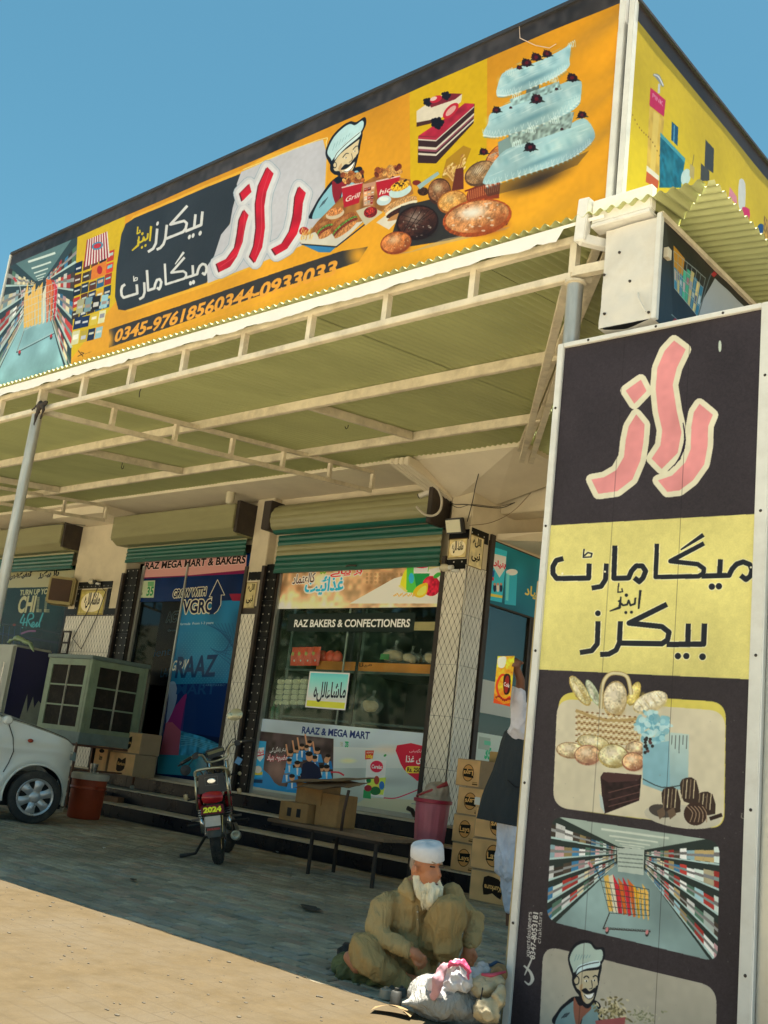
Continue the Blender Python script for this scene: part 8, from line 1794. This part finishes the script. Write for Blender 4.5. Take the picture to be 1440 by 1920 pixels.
def cam_thing(nm, lab, cat): 
    return thing(nm, lab, cat, tuple(float(v) for v in Q(850, 1850, 5.6)))
def cblob(t, nm, prims, vox, m, fold=None, smooth=2):
    L_ = Vector(t.location); out = []
    for p in prims:
        if p[0] == 'c': out.append(('c', [tuple(Vector(q)-L_) for q in p[1]], p[2]))
        else: out.append(('e', tuple(Vector(p[1])-L_), p[2], p[3] if len(p) > 3 else (0, 0, 0)))
    return blob(nm, out, vox, m, t, smooth, fold)
t = cam_thing('plastic_bag', 'knotted clear plastic bag with pink stripes resting on the white sack', 'plastic bag')
cblob(t, 'bag_body', [E(828, 1848, 5.240, .075, .06, .075, .2), E(860, 1838, 5.240, .07, .06, .06), ('c', [Q(840, 1815, 5.240), Q(855, 1803, 5.240)], [.03, .02])], .008, mat('white_bag_film', (.66, .64, .64), .3, var=.12, bump=.5, bscale=30), [(.022, 16, 16, 10, 3), (.008, 40, 40, 30, 2)])
cblob(t, 'pink_stripe', [('c', [Q(832, 1812, 5.185), Q(822, 1835, 5.160), Q(814, 1868, 5.170)], [.020, .030, .022])], .007, pink2, [(.008, 30, 30, 20, 3)])
cblob(t, 'pink_tie', [('c', [Q(832, 1816, 5.200), Q(848, 1806, 5.190), Q(868, 1808, 5.200)], [.010, .014, .012]), ('c', [Q(868, 1806, 5.210), Q(880, 1820, 5.200), Q(877, 1836, 5.190)], [.016, .012, .008]), ('c', [Q(848, 1806, 5.190), Q(855, 1800, 5.200), Q(868, 1803, 5.210)], [.01, .009, .014])], .006, pinkb, [(.008, 40, 40, 30, 1)])
t = cam_thing('plastic_bag', 'cloudy plastic bag with a pink knot beside the pole', 'plastic bag')
cblob(t, 'bag_body', [E(890, 1842, 5.300, .06, .06, .07), E(905, 1825, 5.340, .05, .06, .05)], .008, clearb, [(.02, 18, 18, 12, 5), (.008, 40, 40, 30, 2)])
clo = mat('cream_cloth', (.52, .43, .27), .9, var=.14, scale=9, bump=.4, bscale=110); brn = mat('brown_cloth', (.26, .16, .07), .9, var=.2)
def gcl(nm, lab, prims, m, fold, vox=.009):
    t = thing(nm, lab, 'cloth bundle', tuple(float(v) for v in Q(920, 1860, 5.240)), 0, 'cloth bundles beside the pole'); cblob(t, 'cloth', prims, vox, m, fold); return t
t1 = gcl('cloth_bundle', 'round cream cloth bundle between the plastic bag and the pole', [E(908, 1850, 5.240, .068, .06, .055, .1), E(932, 1838, 5.260, .04, .05, .03)], clo, [(.02, 12, 12, 10, 3), (.006, 40, 40, 40, 2)])
t2 = gcl('cloth_bundle', 'brown folded cloth under the pink strap by the pole', [E(930, 1826, 5.300, .06, .06, .04, -.3)], brn, [(.03, 14, 14, 10, 5)])
t3 = gcl('cloth_bundle', 'cream cloth with a swirled knot at the bottom by the pole', [E(915, 1895, 5.140, .07, .07, .06), E(935, 1868, 5.160, .035, .05, .055), ('c', [Q(928, 1865, 5.120), Q(938, 1875, 5.100), Q(932, 1887, 5.110), Q(924, 1880, 5.110)], [.014, .014, .014, .012])], clo, [(.024, 15, 15, 12, 8), (.006, 40, 40, 40, 2)])
o = B().tube([Q(903, 1827, 5.220), Q(920, 1829, 5.200), Q(948, 1822, 5.240)], [.007, .010, .006], 8).build('pink_strap', mat('pink_strap', (.55, .07, .12), .5), smooth=2); tag(o, 'bright pink strap lying across the brown cloth', 'strap')
o = B().tube([tuple(v) for v in smooth_pts([Q(905, 1852, 5.180), Q(902, 1870, 5.140), Q(896, 1888, 5.140), Q(886, 1900, 5.120)], False, 5)], .003, 6).build('grey_string', wire_m, smooth=2); tag(o, 'grey string trailing from the round cream bundle over the white sack', 'string')
t = thing('sandal', 'black rubber sandal lying behind the cloth bundles', 'sandal', tuple(float(v) for v in Q(932, 1815, 5.440))); cblob(t, 'sole', [E(930, 1815, 5.440, .085, .045, .018, .1)], .007, blackp, None); cblob(t, 'strap', [('c', [Q(918, 1812, 5.400), Q(930, 1805, 5.400), Q(942, 1810, 5.420)], [.012, .012, .012])], .006, mat('blue_strap', (.02, .05, .10), .5), None)
# weights of his scale
wtm = mat('grey_cast_iron_weight', (.10, .10, .09), .55, metal=.3, dirt=.5, dcol=(.2, .17, .12))
for i, (px, r, h, lab) in enumerate((((741, 1887), .030, .085, 'tall grey iron weight standing nearest the white sack'), ((722, 1872), .034, .055, 'squat pale metal cup beside the iron weight'), ((733, 1858), .036, .05, 'grey weight in the middle of the cluster by the knee'), ((749, 1856), .034, .06, 'grey weight touching the man\'s trouser hem'), ((752, 1868), .026, .05, 'small weight between the tall one and the hem'))):
    c = on(2, .004, px); t = thing('scale_weight', lab, 'weight', tuple(float(v) for v in c), 0, 'scale weights on the ground'); m_ = mat('dull_pale_metal', (.38, .34, .27), .5, metal=.3, dirt=.4) if i == 1 else wtm
    B().lathe([(0, 0), (r, 0), (r*1.03, .006), (r*.96, h*.8), (r*.8, h*.88), (0, h*.9)], 20).build('weight_body', m_, t, smooth=True, local=True); B().lathe([(0, h*.88), (r*.35, h*.88), (r*.4, h*1.05), (0, h*1.08)], 14).build('knob', m_, t, smooth=True, local=True)
c = on(2, .004, (735, 1905)); o = B().grid(lambda u, v: (-.10+.2*u, -.05+.1*v+.02*math.sin(3*u), .02+.035*math.sin(PI*u)*(1-v*.5)), 14, 8).build('leather_scrap', mat('tan_leather', (.28, .19, .09), .7, dirt=.3), smooth=2); o.location = tuple(float(v) for v in c); o.rotation_euler = (0, 0, .5); tag(o, 'curled tan leather scrap in front of the weights', 'leather scrap')

# ================================================================ the standing man, half hidden by the board
DS = 9.02
def R2(x, y, d=DS): return tuple(W3((x, y), d))
bs_ = W3((960, 1750), DS); sm = thing('person', 'standing man in dark waistcoat and pale blue shalwar kameez, arm raised to a poster', 'person', (float(bs_[0]), float(bs_[1]), 0))
def sblob(nm, prims, vox, m, fold=None, smooth=2): return cblob(sm, nm, prims, vox, m, fold, smooth)
def E2(x, y, d, rx, ry, rz, tilt=0): return ('e', R2(x, y, d), (rx, ry, rz), (0, tilt, VR))
sblob('body', [E2(1012, 1325, DS, .09, .10, .12), ('c', [R2(1008, 1350), R2(1003, 1385), R2(990, 1480), R2(980, 1570)], [.06, .14, .14, .13]), ('c', [R2(975, 1385), R2(972, 1330, DS-.1), R2(976, 1275, DS-.2), R2(968, 1252, DS-.22)], [.06, .05, .038, .032]), ('c', [R2(1040, 1385), R2(1050, 1460), R2(1045, 1520)], [.06, .045, .035]),
    ('c', [R2(968, 1252, DS-.22), R2(967, 1243, DS-.24)], [.038, .042])]+[('c', [R2(968+4*k, 1243, DS-.25), R2(962+4*k, 1240-2*(k == 1), DS-.28), R2(960+3.5*k, 1250, DS-.30)], [.014, .013, .011]) for k in range(4)]+[('c', [R2(962, 1252, DS-.24), R2(957, 1258, DS-.28)], [.014, .011]),
    ('c', [R2(960, 1590, DS-.02), R2(960, 1690), R2(956, 1742)], [.08, .055, .038]), ('c', [R2(1005, 1590), R2(1000, 1690), R2(995, 1752, DS-.1)], [.08, .055, .038]), ('c', [R2(956, 1750), R2(944, 1762, DS-.12)], [.042, .03]), ('c', [R2(995, 1758, DS-.1), R2(985, 1772, DS-.2)], [.042, .03])], .012, mat('brown_skin', (.24, .10, .055), .6, var=.15, **{'Subsurface Weight': .05}), smooth=3)
pale = mat('pale_blue_cloth', (.72, .75, .88), .85, folds=.6, var=.08, scale=7, bump=.25, bscale=130); vest = mat('charcoal_waistcoat', (.030, .038, .044), .85, var=.2, scale=30, bump=.4, bscale=120, stretch=(3, 3, .3))
sblob('sleeve', [('c', [R2(976, 1392), R2(971, 1350, DS-.1), R2(974, 1305, DS-.18)], [.10, .085, .058]), ('c', [R2(975, 1308, DS-.18), R2(976, 1300, DS-.19)], [.062, .060]), ('c', [R2(1040, 1385), R2(1050, 1460), R2(1045, 1510)], [.09, .07, .06])], .011, mat('white_lilac_cloth', (.80, .77, .84), .85, var=.06, bump=.25, bscale=120), [(.03, 7, 7, 5, 3), (.01, 20, 20, 12, 5)], smooth=3)
sblob('kameez', [('c', [R2(985, 1480), R2(972, 1560), R2(962, 1625)], [.15, .16, .15]), ('c', [R2(995, 1560), R2(1000, 1640)], [.17, .16]), ('c', [R2(950, 1540, DS-.05), R2(945, 1635, DS-.06)], [.07, .055])], .012, pale, [(.05, 7, 7, 1.2, 3), (.012, 18, 18, 4, 5)], smooth=3)
sblob('shalwar', [('c', [R2(962, 1610), R2(958, 1660), R2(955, 1697)], [.14, .10, .072]), ('c', [R2(1003, 1610), R2(1000, 1660), R2(996, 1705)], [.14, .10, .075])], .012, pale, [(.035, 8, 8, 2, 9), (.01, 20, 20, 8, 2)], smooth=3)
WR = [(1362, 985, .10, .08), (1376, 980, .15, .11), (1400, 974, .165, .13), (1450, 966, .195, .15), (1500, 956, .235, .17), (1532, 950, .255, .18), (1545, 950, .262, .185)]
def wc(u, v):
    a = 2*PI*u; k = v*(len(WR)-1); i = min(int(k), len(WR)-2); t = k-i; y, x, rx, ry = (WR[i][q]*(1-t)+WR[i+1][q]*t for q in range(4)); c = Vector(R2(x, y+.14*rx*218*0)); f = 1+.06*v*math.sin(7*a+2*v)+.03*v*math.sin(15*a)+.06*mnoise.noise(Vector((3*math.cos(a), 3*math.sin(a), 4*v)))
    X_, Y_ = Matrix.Rotation(VR, 3, 'Z')@Vector((1, 0, 0)), Matrix.Rotation(VR, 3, 'Z')@Vector((0, 1, 0)); return tuple(c+X_*(rx*f*math.cos(a))+Y_*(ry*f*math.sin(a))-Vector(sm.location)+Vector((0, 0, -.02*v*math.cos(a))))
wb_ = B().grid(wc, 64, 30); wb_.build('waistcoat', vest, sm, smooth=2, local=True, fixn=False)
sblob('waistcoat_shoulder', [('c', [R2(975, 1368, DS+.02), R2(1030, 1355, DS+.02)], [.075, .08])], .012, vest, [(.01, 9, 9, 9, 2)])
sblob('pocket_edge', [('c', [R2(952, 1463, DS-.19), R2(968, 1476, DS-.21), R2(985, 1478, DS-.22)], [.008, .009, .008])], .006, mat('black_piping', (.012, .014, .016), .8))
# the poster in his hand
pp = [R2(933, 1230, 8.75), R2(965, 1230, 8.72), R2(956, 1325, 8.72), R2(925, 1318, 8.75)]
u0_, v0_ = np.array(pp[3]), np.array(pp[2])
Cp = Cv(1, 0, 0, 1, 0, 2.8, 130, '#d98a1c'); Cp.blend(Cp.mask([Cp.P([(0, 0), (1, 0), (1, 2.8), (0, 2.8)], True)]), '#e8a82c', 1, col2='#d8701c', nz=[(.3, .2), (.1, .15)])
Cp.poly([(.05, 2.7), (.5, 2.75), (.45, 2.2), (.2, 2.1), (.05, 2.3)], '#e8dca8', raw=True, sm=3); Cp.stroke([(.75, 1.6), (.35, 1.7), (.12, 1.1), (.3, .5), (.7, .3), (.95, .55)], .13, '#c8381c', raw=True, sm=5); Cp.poly([(.5, 1.75), (.85, 1.7), (.9, .8), (.62, .62), (.48, 1.2)], '#2c1614', raw=True, sm=3)
Cp.ell((.68, 1.2), .13, .5, '#7a1c1c', raw=True); Cp.txt('Cola', (.52, 1.1), (.85, 1.05), .22, '#e8d8c0', raw=True, bold=.02); Cp.poly([(0, .3), (.6, .05), (1, .2), (1, 0), (0, 0)], '#b8421c', raw=True)
for k in range(9): Cp.ell((.15+.1*k, .35+.08*math.sin(k)), .05, .07, '#7a1c14', raw=True)
mpo = shade_print(Cp, 'poster_print', .4, 1.4); me = bpy.data.meshes.new('snack_poster'); nv_ = 12; vv_ = []; uvs = []; ff = []
for j in range(nv_+1):
    for i in range(5):
        u, v = i/4, j/nv_; p = (Vector(pp[3])*(1-u)+Vector(pp[2])*u)*(1-v)+(Vector(pp[0])*(1-u)+Vector(pp[1])*u)*v; p += Vector(CF)*(.012*math.sin(u*3+v*4)); vv_.append(tuple(p)); uvs.append((u, v))
ff = [(j*5+i, j*5+i+1, (j+1)*5+i+1, (j+1)*5+i) for j in range(nv_) for i in range(4)]
me.from_pydata(vv_, [], ff); l_ = me.uv_layers.new(name='UVMap')
for li, lp in enumerate(me.loops): l_.data[li].uv = uvs[lp.vertex_index]
me.shade_smooth(); me.materials.append(mpo); o = bpy.data.objects.new('snack_poster', me); COL.objects.link(o); tag(o, 'orange snack poster held up by the standing man', 'poster')

# ================================================================ across the road, seen only as reflections in the glass
leafm = mat('tree_leaves', (.045, .075, .02), .7, var=.4, scale=3); barkm = mat('tree_bark', (.09, .065, .045), .9)
def tree(x, y, h, r, seed, lab):
    rr = random.Random(seed); t = thing('roadside_tree', lab, 'tree', (x, y, 0), 0, 'trees across the road')
    B().tube([(x, y, 0), (x+.2, y, h*.3), (x-.1, y+.1, h*.6)], [.28, .2, .1], 10).build('trunk', barkm, t, smooth=2)
    b = B()
    for _ in range(26):
        a = rr.random()*6.28; q = r*rr.random()**.6; c = Vector((x+q*math.cos(a), y+q*math.sin(a), h*(.45+.5*rr.random()))); s = r*rr.uniform(.22, .4)
        for _ in range(90):
            d = Vector((rr.gauss(0, 1), rr.gauss(0, 1), rr.gauss(0, .8))).normalized()*s*rr.random()**.3; p = c+d; n = Vector((rr.gauss(0, 1), rr.gauss(0, 1), rr.gauss(0, 1))).normalized(); a_ = n.orthogonal().normalized()*.16; b_ = n.cross(a_).normalized()*.10
            b.add([tuple(p-a_), tuple(p-b_), tuple(p+a_), tuple(p+b_)], [(0, 1, 2, 3)])
    b.build('crown', leafm, t, fixn=False)
for i, (x, y, h, r, l) in enumerate(((-24, -6, 8, 3.4, 'leafy tree across the road nearest the shop'), (-31, -11, 10, 4.2, 'tallest leafy tree across the road'), (-40, -13, 9, 4, 'leafy tree across the road beyond the tallest'), (-50, -9, 9, 4, 'leafy tree furthest along the road'), (-18, -14, 9, 4, 'leafy tree across the road behind the viewer'))): tree(x, y, h, r, i+3, l)
ob = thing('opposite_building', 'pale two storey building across the road behind the trees', 'building', (-35, -22, 0)); B().box(-70, -12, -24, -21, 0, 8.5).build('wall', cream, ob)
for k in range(12): B().box(-66+4.6*k, -64.4+4.6*k, -21, -20.96, 1, 3).build('window', dark, ob); B().box(-66+4.6*k, -64.4+4.6*k, -21, -20.96, 4.8, 6.6).build('window', dark, ob)
